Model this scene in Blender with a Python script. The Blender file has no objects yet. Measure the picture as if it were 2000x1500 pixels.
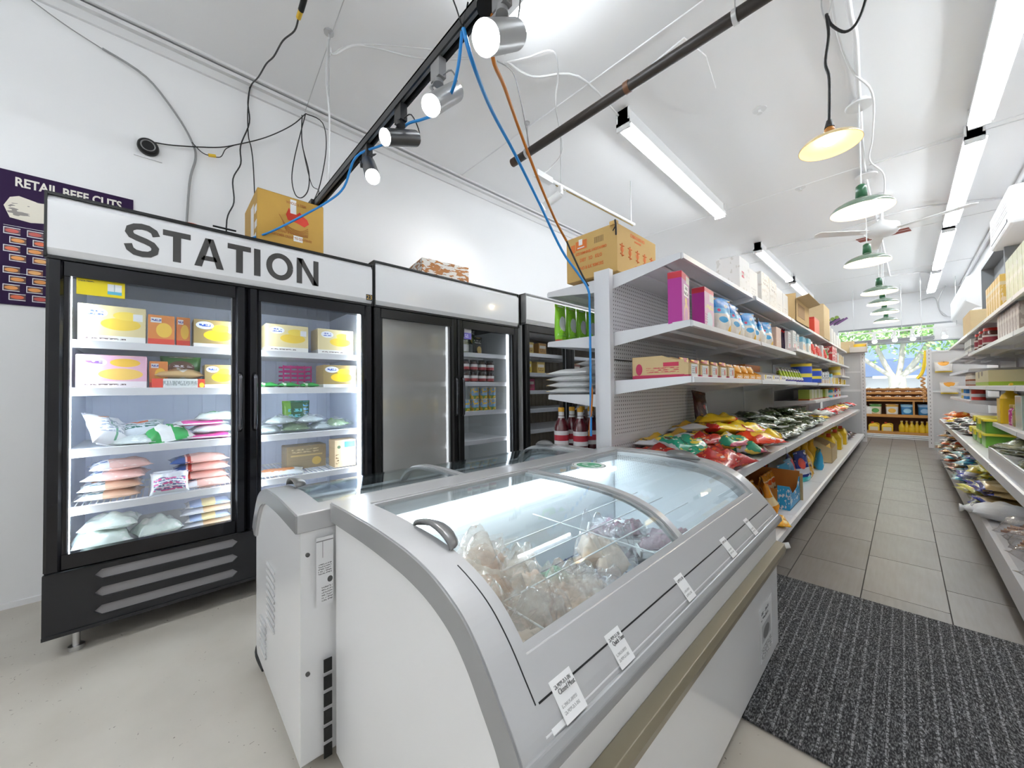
import bpy, bmesh, math, random
from math import sin, cos, pi, radians, sqrt, atan2
from mathutils import Vector, Matrix, Euler
random.seed(7)
S = bpy.context.scene
COL = S.collection
# ------------------------------------------------------------------ camera
CAMZ = 1.13; FPX = 725.0
yaw = atan2(764, FPX); pit = .017; rol = .0105
fw = Vector((-sin(yaw)*cos(pit), cos(yaw)*cos(pit), sin(pit)))
r0 = Vector((cos(yaw), sin(yaw), 0)); u0 = r0.cross(fw)
rt = r0*cos(rol) - u0*sin(rol); up = u0*cos(rol) + r0*sin(rol)
cd = bpy.data.cameras.new('camera'); cam = bpy.data.objects.new('camera', cd); COL.objects.link(cam)
cd.sensor_width = 36; cd.lens = FPX*36/2000; cd.clip_start = .03; cd.clip_end = 200
cam.matrix_world = Matrix(((rt.x, up.x, -fw.x, 0), (rt.y, up.y, -fw.y, 0), (rt.z, up.z, -fw.z, CAMZ), (0, 0, 0, 1)))
S.camera = cam
# ------------------------------------------------------------------ world, exposure
W = bpy.data.worlds.new('sky'); S.world = W; W.use_nodes = True
W.node_tree.nodes['Background'].inputs[0].default_value = (.80, .90, 1, 1)
W.node_tree.nodes['Background'].inputs[1].default_value = 2.0
S.view_settings.view_transform = 'Standard'; S.view_settings.look = 'None'
S.view_settings.exposure = 0.98; S.view_settings.gamma = 1; S.view_settings.use_curve_mapping = False
S.cycles.use_denoising = True
S.cycles.max_bounces = 10; S.cycles.diffuse_bounces = 5; S.cycles.glossy_bounces = 4
S.cycles.transparent_max_bounces = 24; S.cycles.transmission_bounces = 8
S.cycles.caustics_reflective = False; S.cycles.caustics_refractive = False
S.cycles.sample_clamp_indirect = 6
sd = bpy.data.lights.new('sun', 'SUN'); sd.energy = 3; sd.angle = .02; sd.color = (1, .96, .9)
so = bpy.data.objects.new('sun', sd); COL.objects.link(so); so.rotation_euler = (radians(42), radians(12), 0)
TUBE = 22.0      # emission of the fluorescent tubes
# ------------------------------------------------------------------ node materials
MATS = {}
def nt(name):
    m = bpy.data.materials.new(name); m.use_nodes = True; MATS[name] = m
    return m, m.node_tree, m.node_tree.nodes['Principled BSDF']
def rgba(c): return (c[0], c[1], c[2], 1)
def M(name, col=(.8, .8, .8), rough=.5, metal=0, emis=0, bump=0, bscale=40, noise=0, nscale=8, spec=.5, coat=0):
    if name in MATS: return MATS[name]
    m, t, b = nt(name)
    b.inputs['Base Color'].default_value = rgba(col); b.inputs['Roughness'].default_value = rough
    b.inputs['Metallic'].default_value = metal; b.inputs['Specular IOR Level'].default_value = spec
    b.inputs['Coat Weight'].default_value = coat
    if emis: b.inputs['Emission Color'].default_value = rgba(col); b.inputs['Emission Strength'].default_value = emis
    if bump or noise:
        tc = t.nodes.new('ShaderNodeTexCoord')
    if noise:
        n = t.nodes.new('ShaderNodeTexNoise'); n.inputs['Scale'].default_value = nscale; n.inputs['Detail'].default_value = 5
        t.links.new(tc.outputs['Object'], n.inputs['Vector'])
        mx = t.nodes.new('ShaderNodeMix'); mx.data_type = 'RGBA'
        mx.inputs[6].default_value = rgba([c*(1-noise) for c in col]); mx.inputs[7].default_value = rgba([min(1, c*(1+noise)) for c in col])
        t.links.new(n.outputs['Fac'], mx.inputs[0]); t.links.new(mx.outputs[2], b.inputs['Base Color'])
    if bump:
        n = t.nodes.new('ShaderNodeTexNoise'); n.inputs['Scale'].default_value = bscale; n.inputs['Detail'].default_value = 3
        t.links.new(tc.outputs['Object'], n.inputs['Vector'])
        bp = t.nodes.new('ShaderNodeBump'); bp.inputs['Strength'].default_value = bump; bp.inputs['Distance'].default_value = .01
        t.links.new(n.outputs['Fac'], bp.inputs['Height']); t.links.new(bp.outputs['Normal'], b.inputs['Normal'])
    return m
def glassy(name, tint=(.95, .98, .98), refl=.08, rough=.02, haze=0, hcol=(.8, .8, .8), bump=0, bscale=30):
    """thin clear sheet: light passes straight, a mirror part by angle, and an optional milky part"""
    if name in MATS: return MATS[name]
    m = bpy.data.materials.new(name); m.use_nodes = True; t = m.node_tree; MATS[name] = m
    t.nodes.clear(); N = t.nodes.new; L = t.links.new
    out = N('ShaderNodeOutputMaterial'); tr = N('ShaderNodeBsdfTransparent'); gl = N('ShaderNodeBsdfGlossy'); mx = N('ShaderNodeMixShader')
    lw = N('ShaderNodeLayerWeight'); lw.inputs['Blend'].default_value = .5
    pw = N('ShaderNodeMath'); pw.operation = 'POWER'; pw.inputs[1].default_value = 4.5; L(lw.outputs['Facing'], pw.inputs[0])
    ml = N('ShaderNodeMath'); ml.operation = 'MULTIPLY_ADD'; ml.use_clamp = True; ml.inputs[1].default_value = .75; ml.inputs[2].default_value = refl*.5
    L(pw.outputs[0], ml.inputs[0])
    tr.inputs[0].default_value = rgba(tint); gl.inputs['Roughness'].default_value = rough
    L(ml.outputs[0], mx.inputs[0]); L(gl.outputs[0], mx.inputs[2])
    if haze:
        df = N('ShaderNodeBsdfDiffuse'); df.inputs[0].default_value = rgba(hcol); m2 = N('ShaderNodeMixShader'); m2.inputs[0].default_value = haze
        tl = N('ShaderNodeBsdfTranslucent'); tl.inputs[0].default_value = rgba(hcol); m3 = N('ShaderNodeMixShader')
        L(df.outputs[0], m3.inputs[1]); L(tl.outputs[0], m3.inputs[2])
        L(tr.outputs[0], m2.inputs[1]); L(m3.outputs[0], m2.inputs[2]); L(m2.outputs[0], mx.inputs[1])
    else: L(tr.outputs[0], mx.inputs[1])
    if bump:
        tc = N('ShaderNodeTexCoord'); n = N('ShaderNodeTexNoise'); n.inputs['Scale'].default_value = bscale; L(tc.outputs['Object'], n.inputs[0])
        bp = N('ShaderNodeBump'); bp.inputs['Strength'].default_value = bump; bp.inputs['Distance'].default_value = .02; L(n.outputs[0], bp.inputs['Height'])
        L(bp.outputs[0], gl.inputs['Normal'])
        if haze: L(bp.outputs[0], df.inputs['Normal'])
    L(mx.outputs[0], out.inputs[0]); return m
def PM(name, base, layers=(), rough=.4, bump=0, bscale=25, spec=.5, coat=0):
    """printed pack: layers over a base colour in the pack's own 0..1 box
    b axis lo hi col | r a lo hi a lo hi col | e a c r a c r col | s a lo hi a lo hi rows freq col | n scale thr col"""
    if name in MATS: return MATS[name]
    m, t, b = nt(name); N = t.nodes.new; L = t.links.new
    b.inputs['Roughness'].default_value = rough; b.inputs['Specular IOR Level'].default_value = spec; b.inputs['Coat Weight'].default_value = coat
    tc = N('ShaderNodeTexCoord'); sp = N('ShaderNodeSeparateXYZ'); L(tc.outputs['Generated'], sp.inputs[0])
    ax = {'x': 0, 'y': 1, 'z': 2}
    def mt(op, a, bb=None, c=None):
        n = N('ShaderNodeMath'); n.operation = op
        for i, v in enumerate((a, bb, c)):
            if v is None: continue
            if isinstance(v, (int, float)): n.inputs[i].default_value = v
            else: L(v, n.inputs[i])
        return n.outputs[0]
    def rng(a, lo, hi): return mt('COMPARE', sp.outputs[ax[a]], (lo+hi)/2, (hi-lo)/2)
    cur = None
    for l in layers:
        k = l[0]
        if k == 'b': f = rng(l[1], l[2], l[3])
        elif k == 'r': f = mt('MULTIPLY', rng(l[1], l[2], l[3]), rng(l[4], l[5], l[6]))
        elif k == 'e':
            d1 = mt('DIVIDE', mt('SUBTRACT', sp.outputs[ax[l[1]]], l[2]), l[3]); d2 = mt('DIVIDE', mt('SUBTRACT', sp.outputs[ax[l[4]]], l[5]), l[6])
            f = mt('LESS_THAN', mt('ADD', mt('MULTIPLY', d1, d1), mt('MULTIPLY', d2, d2)), 1.0)
        elif k == 's':
            f = mt('MULTIPLY', rng(l[1], l[2], l[3]), rng(l[4], l[5], l[6]))
            row = mt('MULTIPLY', mt('SUBTRACT', sp.outputs[ax[l[4]]], l[5]), l[7]/(l[6]-l[5]))
            f = mt('MULTIPLY', f, mt('COMPARE', mt('FRACT', row), .5, .27))
            cb = N('ShaderNodeCombineXYZ'); L(mt('MULTIPLY', sp.outputs[ax[l[1]]], l[8]), cb.inputs[0]); L(mt('MULTIPLY', row, 2.3), cb.inputs[1])
            n = N('ShaderNodeTexNoise'); n.inputs['Scale'].default_value = 1; n.inputs['Detail'].default_value = 1; L(cb.outputs[0], n.inputs['Vector'])
            f = mt('MULTIPLY', f, mt('GREATER_THAN', n.outputs[0], .47))
        elif k == 'n':
            n = N('ShaderNodeTexNoise'); n.inputs['Scale'].default_value = l[1]; n.inputs['Detail'].default_value = 2; L(tc.outputs['Generated'], n.inputs['Vector'])
            f = mt('GREATER_THAN', n.outputs[0], l[2])
        mx = N('ShaderNodeMix'); mx.data_type = 'RGBA'; L(f, mx.inputs[0])
        if cur is None: mx.inputs[6].default_value = rgba(base)
        else: L(cur, mx.inputs[6])
        mx.inputs[7].default_value = rgba(l[-1]); cur = mx.outputs[2]
    if cur: L(cur, b.inputs['Base Color'])
    else: b.inputs['Base Color'].default_value = rgba(base)
    if bump:
        n = N('ShaderNodeTexNoise'); n.inputs['Scale'].default_value = bscale; n.inputs['Detail'].default_value = 2; L(tc.outputs['Object'], n.inputs['Vector'])
        bp = N('ShaderNodeBump'); bp.inputs['Strength'].default_value = bump; bp.inputs['Distance'].default_value = .02
        L(n.outputs['Fac'], bp.inputs['Height']); L(bp.outputs['Normal'], b.inputs['Normal'])
    return m
# ------------------------------------------------------------------ mesh builder
class MB:
    def __init__(s): s.v = []; s.f = []; s.sm = []
    def add(s, vs, fs, smooth=False):
        n = len(s.v); s.v += [tuple(p) for p in vs]; s.f += [tuple(i+n for i in f) for f in fs]; s.sm += [smooth]*len(fs); return s
    def box(s, x0, x1, y0, y1, z0, z1):
        return s.add([(x, y, z) for z in (z0, z1) for y in (y0, y1) for x in (x0, x1)],
                     [(0, 2, 3, 1), (4, 5, 7, 6), (0, 1, 5, 4), (2, 6, 7, 3), (0, 4, 6, 2), (1, 3, 7, 5)])
    def cbox(s, c, d, M3=None):
        x, y, z = (k/2 for k in d); vs = [Vector((i*x, j*y, k*z)) for k in (-1, 1) for j in (-1, 1) for i in (-1, 1)]
        if M3 is not None: vs = [M3 @ p for p in vs]
        return s.add([p+Vector(c) for p in vs], [(0, 2, 3, 1), (4, 5, 7, 6), (0, 1, 5, 4), (2, 6, 7, 3), (0, 4, 6, 2), (1, 3, 7, 5)])
    def cyl(s, a, b, r, r2=None, n=16, cap=True, smooth=True):
        a = Vector(a); b = Vector(b); r2 = r if r2 is None else r2; d = (b-a).normalized()
        u = d.orthogonal().normalized(); w = d.cross(u); vs = []
        for c, rr in ((a, r), (b, r2)):
            vs += [c+(u*cos(2*pi*i/n)+w*sin(2*pi*i/n))*rr for i in range(n)]
        s.add(vs, [(i, (i+1) % n, n+(i+1) % n, n+i) for i in range(n)], smooth)
        if cap: s.add(vs, [tuple(reversed(range(n))), tuple(range(n, 2*n))])
        return s
    def lathe(s, prof, n=20, c=(0, 0, 0), close=True):
        vs = [(c[0]+r*cos(2*pi*i/n), c[1]+r*sin(2*pi*i/n), c[2]+z) for r, z in prof for i in range(n)]
        fs = [(k*n+i, k*n+(i+1) % n, (k+1)*n+(i+1) % n, (k+1)*n+i) for k in range(len(prof)-1) for i in range(n)]
        s.add(vs, fs, True)
        if close: s.add(vs, [tuple(reversed(range(n))), tuple(range((len(prof)-1)*n, len(prof)*n))])
        return s
    def tube(s, pts, r, n=6, smooth_n=0):
        P = [Vector(p) for p in pts]
        if smooth_n:
            Q = [P[0]]
            for i in range(len(P)-1):
                p0 = P[max(i-1, 0)]; p1 = P[i]; p2 = P[i+1]; p3 = P[min(i+2, len(P)-1)]
                for k in range(1, smooth_n+1):
                    t = k/smooth_n
                    Q.append(.5*((2*p1)+(p2-p0)*t+(2*p0-5*p1+4*p2-p3)*t*t+(3*p1-p0-3*p2+p3)*t**3))
            P = Q
        vs = []; u = None
        for i, p in enumerate(P):
            d = (P[min(i+1, len(P)-1)]-P[max(i-1, 0)]).normalized()
            if u is None: u = d.orthogonal().normalized()
            u = (u-d*u.dot(d))
            u = u.normalized() if u.length > 1e-6 else d.orthogonal().normalized()
            w = d.cross(u)
            vs += [p+(u*cos(2*pi*k/n)+w*sin(2*pi*k/n))*r for k in range(n)]
        m = len(P)
        s.add(vs, [(i*n+k, i*n+(k+1) % n, (i+1)*n+(k+1) % n, (i+1)*n+k) for i in range(m-1) for k in range(n)], True)
        s.add(vs, [tuple(reversed(range(n))), tuple(range((m-1)*n, m*n))]); return s
    def prism(s, poly, a0, a1, axis='y', smooth=False):
        """polygon of 2D points pushed along axis; 2D = the other two axes in order"""
        def mk(p, a): return {'y': (p[0], a, p[1]), 'x': (a, p[0], p[1]), 'z': (p[0], p[1], a)}[axis]
        n = len(poly); vs = [mk(p, a0) for p in poly]+[mk(p, a1) for p in poly]
        s.add(vs, [(i, (i+1) % n, n+(i+1) % n, n+i) for i in range(n)], smooth)
        s.add(vs, [tuple(reversed(range(n))), tuple(range(n, 2*n))]); return s
    def pillow(s, w, h, d, nx=12, ny=10, seed=0, wr=.12, flat=.35, pw=2.6, seal=.0, sag=0):
        """soft bag lying on z=0, w along x, h along y"""
        rd = random.Random(seed); ph = [rd.uniform(0, 6.3) for _ in range(8)]
        def f(u, v):
            e = max(0, 1-abs(u)**pw)*max(0, 1-(min(1, abs(v)/(1-seal)))**pw)
            e = e**.5
            k = 1+wr*(sin(5*u+ph[0]+3*v)+sin(7*v+ph[1]-4*u)+.7*sin(11*u*v+9*u+ph[2])+.6*sin(13*v+ph[3]))
            return e*k
        top = []; bot = []
        for j in range(ny+1):
            for i in range(nx+1):
                u = -1+2*i/nx; v = -1+2*j/ny; e = f(u, v)
                sh = 1-.07*(1-abs(v)**2)*abs(u)**3
                x = u*w/2*sh; y = v*h/2*(1-.05*(1-u*u))
                jx = wr*.03*w*sin(9*v+ph[4]); jy = wr*.03*h*sin(9*u+ph[5])
                top.append((x+jx, y+jy, d*flat+e*d*(1-flat)+sag*v)); bot.append((x+jx, y+jy, d*flat-min(1, e)*d*flat+sag*v))
        a = (nx+1)*(ny+1); fs = []
        for j in range(ny):
            for i in range(nx):
                q = j*(nx+1)+i
                fs.append((q, q+1, q+nx+2, q+nx+1)); fs.append((a+q, a+q+nx+1, a+q+nx+2, a+q+1))
        bd = [i for i in range(nx+1)]+[(j*(nx+1)+nx) for j in range(1, ny+1)]+[ny*(nx+1)+i for i in range(nx-1, -1, -1)]+[j*(nx+1) for j in range(ny-1, 0, -1)]
        vs = [(x, y, z+.0012) for x, y, z in top]+bot
        for i in range(len(bd)):
            p, q = bd[i], bd[(i+1) % len(bd)]; fs.append((p, a+p, a+q, q))
        return s.add(vs, fs, True)
    def standup(s, w, h, d, nx=10, ny=10, seed=0, wr=.06, topd=.02):
        """pouch standing on z=0, front -y, wide gusset below, flat crimp above"""
        rd = random.Random(seed); ph = [rd.uniform(0, 6.3) for _ in range(6)]
        rows = []
        for j in range(ny+1):
            v = j/ny; dd = d/2*((1-v)**.55*(.55+.45*min(1, v*6)))*(1 if v < .9 else .15)+topd*d
            ww = w*(1 if v > .85 else .93+.07*v)
            ring = []
            m = 2*nx
            for i in range(m):
                a = i/m*4
                if a < 2: u = -1+a; sg = -1
                else: u = 3-a; sg = 1
                e = (1-abs(u)**2.4)**.6*(1+wr*(sin(6*u+ph[0]+9*v)+sin(13*v+ph[1])))
                ring.append((u*ww/2, sg*dd*e, v*h*(1+.008*sin(5*u+ph[2]))))
            rows.append(ring)
        m = 2*nx; vs = [p for r_ in rows for p in r_]
        fs = [(j*m+i, j*m+(i+1) % m, (j+1)*m+(i+1) % m, (j+1)*m+i) for j in range(ny) for i in range(m)]
        s.add(vs, fs, True); s.add(vs, [tuple(reversed(range(m))), tuple(range(ny*m, ny*m+m))]); return s
    def xf(s, mat, i0=0):
        s.v[i0:] = [tuple(mat @ Vector(p)) for p in s.v[i0:]]; return s
    def obj(s, name, m, parent=None, kind=None, off=None, bevel=0, mesh=None):
        if mesh is None:
            me = bpy.data.meshes.new(name)
            if off is None and parent is not None and parent.get('wsp'): off = parent_off(parent)
            vs = s.v if off is None else [(a-off[0], b-off[1], c-off[2]) for a, b, c in s.v]
            me.from_pydata(vs, [], s.f); me.polygons.foreach_set('use_smooth', s.sm); me.validate(); me.update()
            bm = bmesh.new(); bm.from_mesh(me); bmesh.ops.recalc_face_normals(bm, faces=bm.faces); bm.to_mesh(me); bm.free()
            for mm in (m if isinstance(m, (list, tuple)) else [m]): me.materials.append(mm)
        else: me = mesh
        o = bpy.data.objects.new(name, me); COL.objects.link(o)
        if parent is not None: o.parent = parent
        if parent is not None and parent.get('wsp'): o['wsp'] = 1; o['ox'] = off[:] if off else [0, 0, 0]
        if kind: o['kind'] = kind
        if bevel:
            b = o.modifiers.new('edge', 'BEVEL'); b.width = bevel; b.segments = 2; b.limit_method = 'ANGLE'
        return o
def parent_off(p): return tuple(p['ox']) if 'ox' in p else tuple(p.location)
def thing(name, label, cat, loc=(0, 0, 0), rz=0, group=None, wsp=False, kind=None):
    o = bpy.data.objects.new(name, None); COL.objects.link(o); o.location = loc; o.rotation_euler = (0, 0, rz)
    o.empty_display_size = .05
    if label: o['label'] = label
    if cat: o['category'] = cat
    if group: o['group'] = group
    if kind: o['kind'] = kind
    if wsp: o['wsp'] = 1; o['ox'] = list(loc)
    return o
def tag(o, label, cat, group=None):
    o['label'] = label; o['category'] = cat
    if group: o['group'] = group
    return o
def centre(o):
    """move a lone mesh's origin to its own base centre"""
    me = o.data; xs = [v.co for v in me.vertices]
    c = Vector(((min(p.x for p in xs)+max(p.x for p in xs))/2, (min(p.y for p in xs)+max(p.y for p in xs))/2, min(p.z for p in xs)))
    me.transform(Matrix.Translation(-c)); o.location = c; return o
def struct(name, mb, m, parent=None, **k): 
    o = mb.obj(name, m, parent, **k); o['kind'] = 'structure'; return o
def lone(name, mb, m, label, cat, group=None, **k): return centre(tag(mb.obj(name, m, **k), label, cat, group))
def copy_tree(o, par=None):
    c = o.copy(); COL.objects.link(c)
    if par is not None: c.parent = par
    for ch in KIDS.get(o.name, ()): copy_tree(ch, c)
    return c
KIDS = {}
class Kind:
    """build once, then copy"""
    def __init__(s, build, name, cat): s.p = thing(name, None, cat); build(s.p); s.cat = cat; s.used = False; s.reg()
    def reg(s):
        def walk(o):
            ks = [c for c in bpy.data.objects if c.parent == o]; KIDS[o.name] = ks
            for c in ks: walk(c)
        walk(s.p)
    def put(s, loc, rz, label, group=None, tilt=(0, 0), sc=1):
        if not s.used: o = s.p; s.used = True
        else: o = copy_tree(s.p)
        o.location = loc; o.rotation_euler = (tilt[0], tilt[1], rz); o['label'] = label; o.scale = (sc,)*3 if not isinstance(sc, tuple) else sc
        if group: o['group'] = group
        return o
ORD = 'first second third fourth fifth sixth seventh eighth ninth tenth eleventh twelfth thirteenth fourteenth fifteenth sixteenth seventeenth eighteenth nineteenth twentieth'.split()
def text(s, size, m, parent, loc, rot=(pi/2, 0, 0), ext=.0006, bold=0, sx=1, name='lettering', al='CENTER'):
    c = bpy.data.curves.new('t', 'FONT'); c.body = s; c.size = size; c.extrude = ext; c.offset = bold; c.align_x = al; c.resolution_u = 3
    o = bpy.data.objects.new('t', c); me = bpy.data.meshes.new_from_object(o); bpy.data.objects.remove(o)
    me.transform(Matrix.Scale(sx, 4, (1, 0, 0))); me.transform(Euler(rot).to_matrix().to_4x4()); me.materials.clear(); me.materials.append(m)
    o = bpy.data.objects.new(name, me); COL.objects.link(o)
    if parent is not None:
        o.parent = parent
        if parent.get('wsp'): f = parent_off(parent); loc = (loc[0]-f[0], loc[1]-f[1], loc[2]-f[2])
    o.location = loc; return o
def tubelight(o, L, axis, power, parent): pass
# common materials
wh = M('white_paint', (.86, .86, .86), .45)
wall_m = M('wall_paint', (.88, .88, .885), .38, bump=.08, bscale=6, noise=.015, nscale=2)
ceil_m = M('ceiling_gloss_paint', (.93, .93, .935), .3, bump=.12, bscale=3, spec=.55)
shelf_m = M('shelf_enamel', (.80, .80, .82), .32)
steel = M('brushed_steel', (.62, .62, .62), .3, metal=1)
dark = M('black_plastic', (.006, .006, .008), .1, spec=.35)
blackm = M('matt_black', (.010, .010, .010), .35, spec=.35)
grille_m = M('charcoal_panel', (.018, .018, .020), .4, spec=.35)
greyp = M('grey_plastic', (.47, .47, .475), .2, spec=.6)
greyd = M('dark_grey_plastic', (.30, .30, .305), .22)
frz_w = M('freezer_white', (.80, .80, .805), .25, coat=.3)
liner = M('freezer_liner', (.86, .89, .92), .4)
card = M('cardboard', (.60, .42, .20), .75, noise=.06, nscale=20)
card2 = M('cardboard_pale', (.66, .52, .30), .75, noise=.05, nscale=20)
black_ink = M('black_ink', (.03, .03, .032), .5)
red_ink = M('red_ink', (.62, .06, .03), .6)
orange_ink = M('orange_ink', (.70, .20, .04), .6)
white_lab = M('white_label', (.85, .85, .85), .5)
wcable = M('white_cable', (.80, .80, .80), .4)
bcable = M('black_cable', (.012, .012, .012), .45)
# ================================================================== ROOM
X0, X1, Y0, Y1, ZC = -3.3, 1.0, -2.6, 13.5, 3.45
def floor_mat():
    m, t, b = nt('painted_concrete'); N = t.nodes.new; L = t.links.new
    tc = N('ShaderNodeTexCoord'); n1 = N('ShaderNodeTexNoise'); n1.inputs['Scale'].default_value = 1.6; n1.inputs['Detail'].default_value = 6; L(tc.outputs['Object'], n1.inputs[0])
    cr = N('ShaderNodeValToRGB'); cr.color_ramp.elements[0].position = .3; cr.color_ramp.elements[0].color = (.50, .455, .39, 1)
    cr.color_ramp.elements[1].position = .7; cr.color_ramp.elements[1].color = (.66, .62, .55, 1); L(n1.outputs[0], cr.inputs[0])
    v = N('ShaderNodeTexNoise'); v.inputs['Scale'].default_value = 26; v.inputs['Detail'].default_value = 2; v.inputs['Distortion'].default_value = 3.0; L(tc.outputs['Object'], v.inputs[0])
    g = N('ShaderNodeMath'); g.operation = 'GREATER_THAN'; g.inputs[1].default_value = .735; L(v.outputs[0], g.inputs[0])
    mx = N('ShaderNodeMix'); mx.data_type = 'RGBA'; L(g.outputs[0], mx.inputs[0]); L(cr.outputs[0], mx.inputs[6]); mx.inputs[7].default_value = (.2, .17, .14, 1)
    L(mx.outputs[2], b.inputs['Base Color']); b.inputs['Roughness'].default_value = .35; return m
floor = struct('floor', MB().box(X0, X1, Y0, Y1, -.2, 0), floor_mat())
def tile_mat(i):
    m, t, b = nt('floor_tile_%d' % i); N = t.nodes.new; L = t.links.new; k = (.93, 1, 1.07)[i]
    tc = N('ShaderNodeTexCoord'); n1 = N('ShaderNodeTexNoise'); n1.inputs['Scale'].default_value = 4; n1.inputs['Detail'].default_value = 6; L(tc.outputs['Object'], n1.inputs[0])
    mp = N('ShaderNodeMapping'); mp.inputs['Scale'].default_value = (60, 5, 1); L(tc.outputs['Object'], mp.inputs[0]); n2 = N('ShaderNodeTexNoise'); n2.inputs['Scale'].default_value = 1; L(mp.outputs[0], n2.inputs[0])
    ad = N('ShaderNodeMath'); ad.operation = 'ADD'; L(n1.outputs[0], ad.inputs[0]); L(n2.outputs[0], ad.inputs[1])
    cr = N('ShaderNodeValToRGB'); cr.color_ramp.elements[0].position = .35; cr.color_ramp.elements[0].color = (.155*k, .135*k, .12*k, 1)
    cr.color_ramp.elements[1].position = .7; cr.color_ramp.elements[1].color = (.20*k, .18*k, .165*k, 1)
    hf = N('ShaderNodeMath'); hf.operation = 'MULTIPLY'; hf.inputs[1].default_value = .5; L(ad.outputs[0], hf.inputs[0]); L(hf.outputs[0], cr.inputs[0])
    L(cr.outputs[0], b.inputs['Base Color']); b.inputs['Roughness'].default_value = .38; return m
tms = [tile_mat(i) for i in range(3)]
tmesh = [MB().prism([(.0025, .0025), (.3175, .0025), (.3175, .6055), (.0025, .6055)], -.006, .004, 'z') for _ in range(3)]
tme = []
for i in range(3):
    o = tmesh[i].obj('tile', tms[i], floor); tme.append(o.data); bpy.data.objects.remove(o)
for c in range(6):
    x = -.82+c*.32; off = -(c % 2)*.3
    y = 1.62+off
    while y < Y1-.3:
        if y > 1.5:
            o = MB().obj('tile', None, floor, mesh=tme[random.randrange(3)]); o.location = (x, y, 0)
        y += .608
grout = M('grout', (.05, .045, .04), .9)
gr = MB().box(-.82, X1-.001, 1.5, Y1-.001, .0005, .0015).obj('grout_bed', grout, floor)
struct('wall_left', MB().box(X0-.15, X0, Y0, Y1, 0, ZC), wall_m)
struct('wall_right', MB().box(X1, X1+.15, Y0, Y1, 0, ZC), wall_m)
struct('wall_front', MB().box(X0-.15, X1+.15, Y0-.15, Y0, 0, ZC), wall_m)
wb = MB().box(X0-.15, -1.2, Y1, Y1+.2, 0, ZC).box(.95, X1+.15, Y1, Y1+.2, 0, ZC).box(-1.2, .95, Y1, Y1+.2, 2.66, ZC).box(-1.2, .95, Y1, Y1+.2, 0, .45).box(-1.2, -.78, Y1, Y1+.2, .45, 2.25)
struct('wall_back', wb, wall_m)
struct('ceiling', MB().box(X0-.15, X1+.15, Y0-.15, Y1+.2, ZC, ZC+.15), ceil_m)
struct('baseboard_left', MB().box(X0, X0+.012, Y0, -.42, 0, .03), wall_m)
# ceiling seams and corner trim
for i, y in enumerate((2.35, 5.35, 8.0, 10.7)):
    struct('trim_%d' % (i+1), MB().cyl((X0, y, ZC), (X1, y, ZC), .008, n=6), ceil_m)
tr = MB(); tr.box(X0, X0+.055, Y0, Y1, ZC-.055, ZC-.03); tr.box(X0, X0+.02, Y0, Y1, ZC-.11, ZC-.055); tr.box(X0+.055, X0+.075, Y0, Y1, ZC-.02, ZC)
struct('trim_5', tr, M('trim_paint', (.78, .78, .78), .35))
# shop window at the back with transom band
winf = M('window_frame_grey', (.35, .36, .37), .4)
w1 = struct('window_1', MB().box(-1.2, .95, Y1+.02, Y1+.1, 2.25, 2.34).box(-1.2, .95, Y1+.02, Y1+.1, 2.62, 2.66).box(-.8, -.75, Y1+.02, Y1+.1, .45, 2.25).box(.9, .95, Y1+.02, Y1+.1, .45, 2.25), winf)
pane_m = glassy('window_glass', (.97, .985, .98), .05)
MB().box(-.75, .9, Y1+.055, Y1+.061, .45, 2.25).obj('pane', pane_m, w1)
MB().box(-1.2, .95, Y1+.055, Y1+.061, 2.34, 2.62).obj('transom_pane', pane_m, w1)
for k in range(3): MB().cyl((-1.15, Y1-.25-.05*k, 2.2+.05*k), (.95, Y1-.25-.05*k, 2.2+.05*k), .018, n=10).obj('rail', M('rail_grey', (.45, .45, .46), .4), w1)
# soffit box at the right end
lone('soffit_box', MB().box(.52, .97, 12.9, 13.45, 2.2, 2.55), wh, 'white boxed soffit hanging above the window beside the right wall', 'soffit')
# ------------------------------------------------------------------ outside the window
struct('pavement', MB().box(-30, 25, Y1+.2, 60, -.25, -.05), M('pavement', (.42, .42, .43), .8, noise=.05))
bt = thing('shop_building', 'pale building across the street with blue awning and green lettering', 'building', (0, 26, 0), wsp=True)
MB().box(-14, 14, 26, 30, -.05, 6).obj('wall', M('cream_render', (.80, .79, .76), .8), bt)
aw = MB().prism([(24.6, 1.6), (26, 1.6), (26, 3.3), (24.6, 2.4)], -12, 12, 'x').obj('awning', M('blue_awning', (.10, .14, .24), .7), bt)
for k in range(24): MB().box(-12+k*1.0, -11.5+k*1.0, 24.57, 24.6, 1.5, 1.62).obj('valance', M('awning_grey', (.50, .54, .62), .7), aw)
MB().box(-.9, 4.5, 25.9, 26, -.05, .85).obj('window_frame', M('dark_frame', (.04, .045, .05), .4), bt)
MB().box(-.75, 4.35, 25.85, 25.9, .05, .7).obj('pane', M('dim_glass', (.45, .50, .55), .15), bt)
MB().box(-3.1, -1.3, 25.94, 25.96, 1.12, 1.36).obj('sign_board', PM('green_scrawl', (.80, .79, .76), [('s', 'x', .02, .98, 'z', .1, .9, 1, 22, (.05, .25, .12))]), bt)
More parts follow.
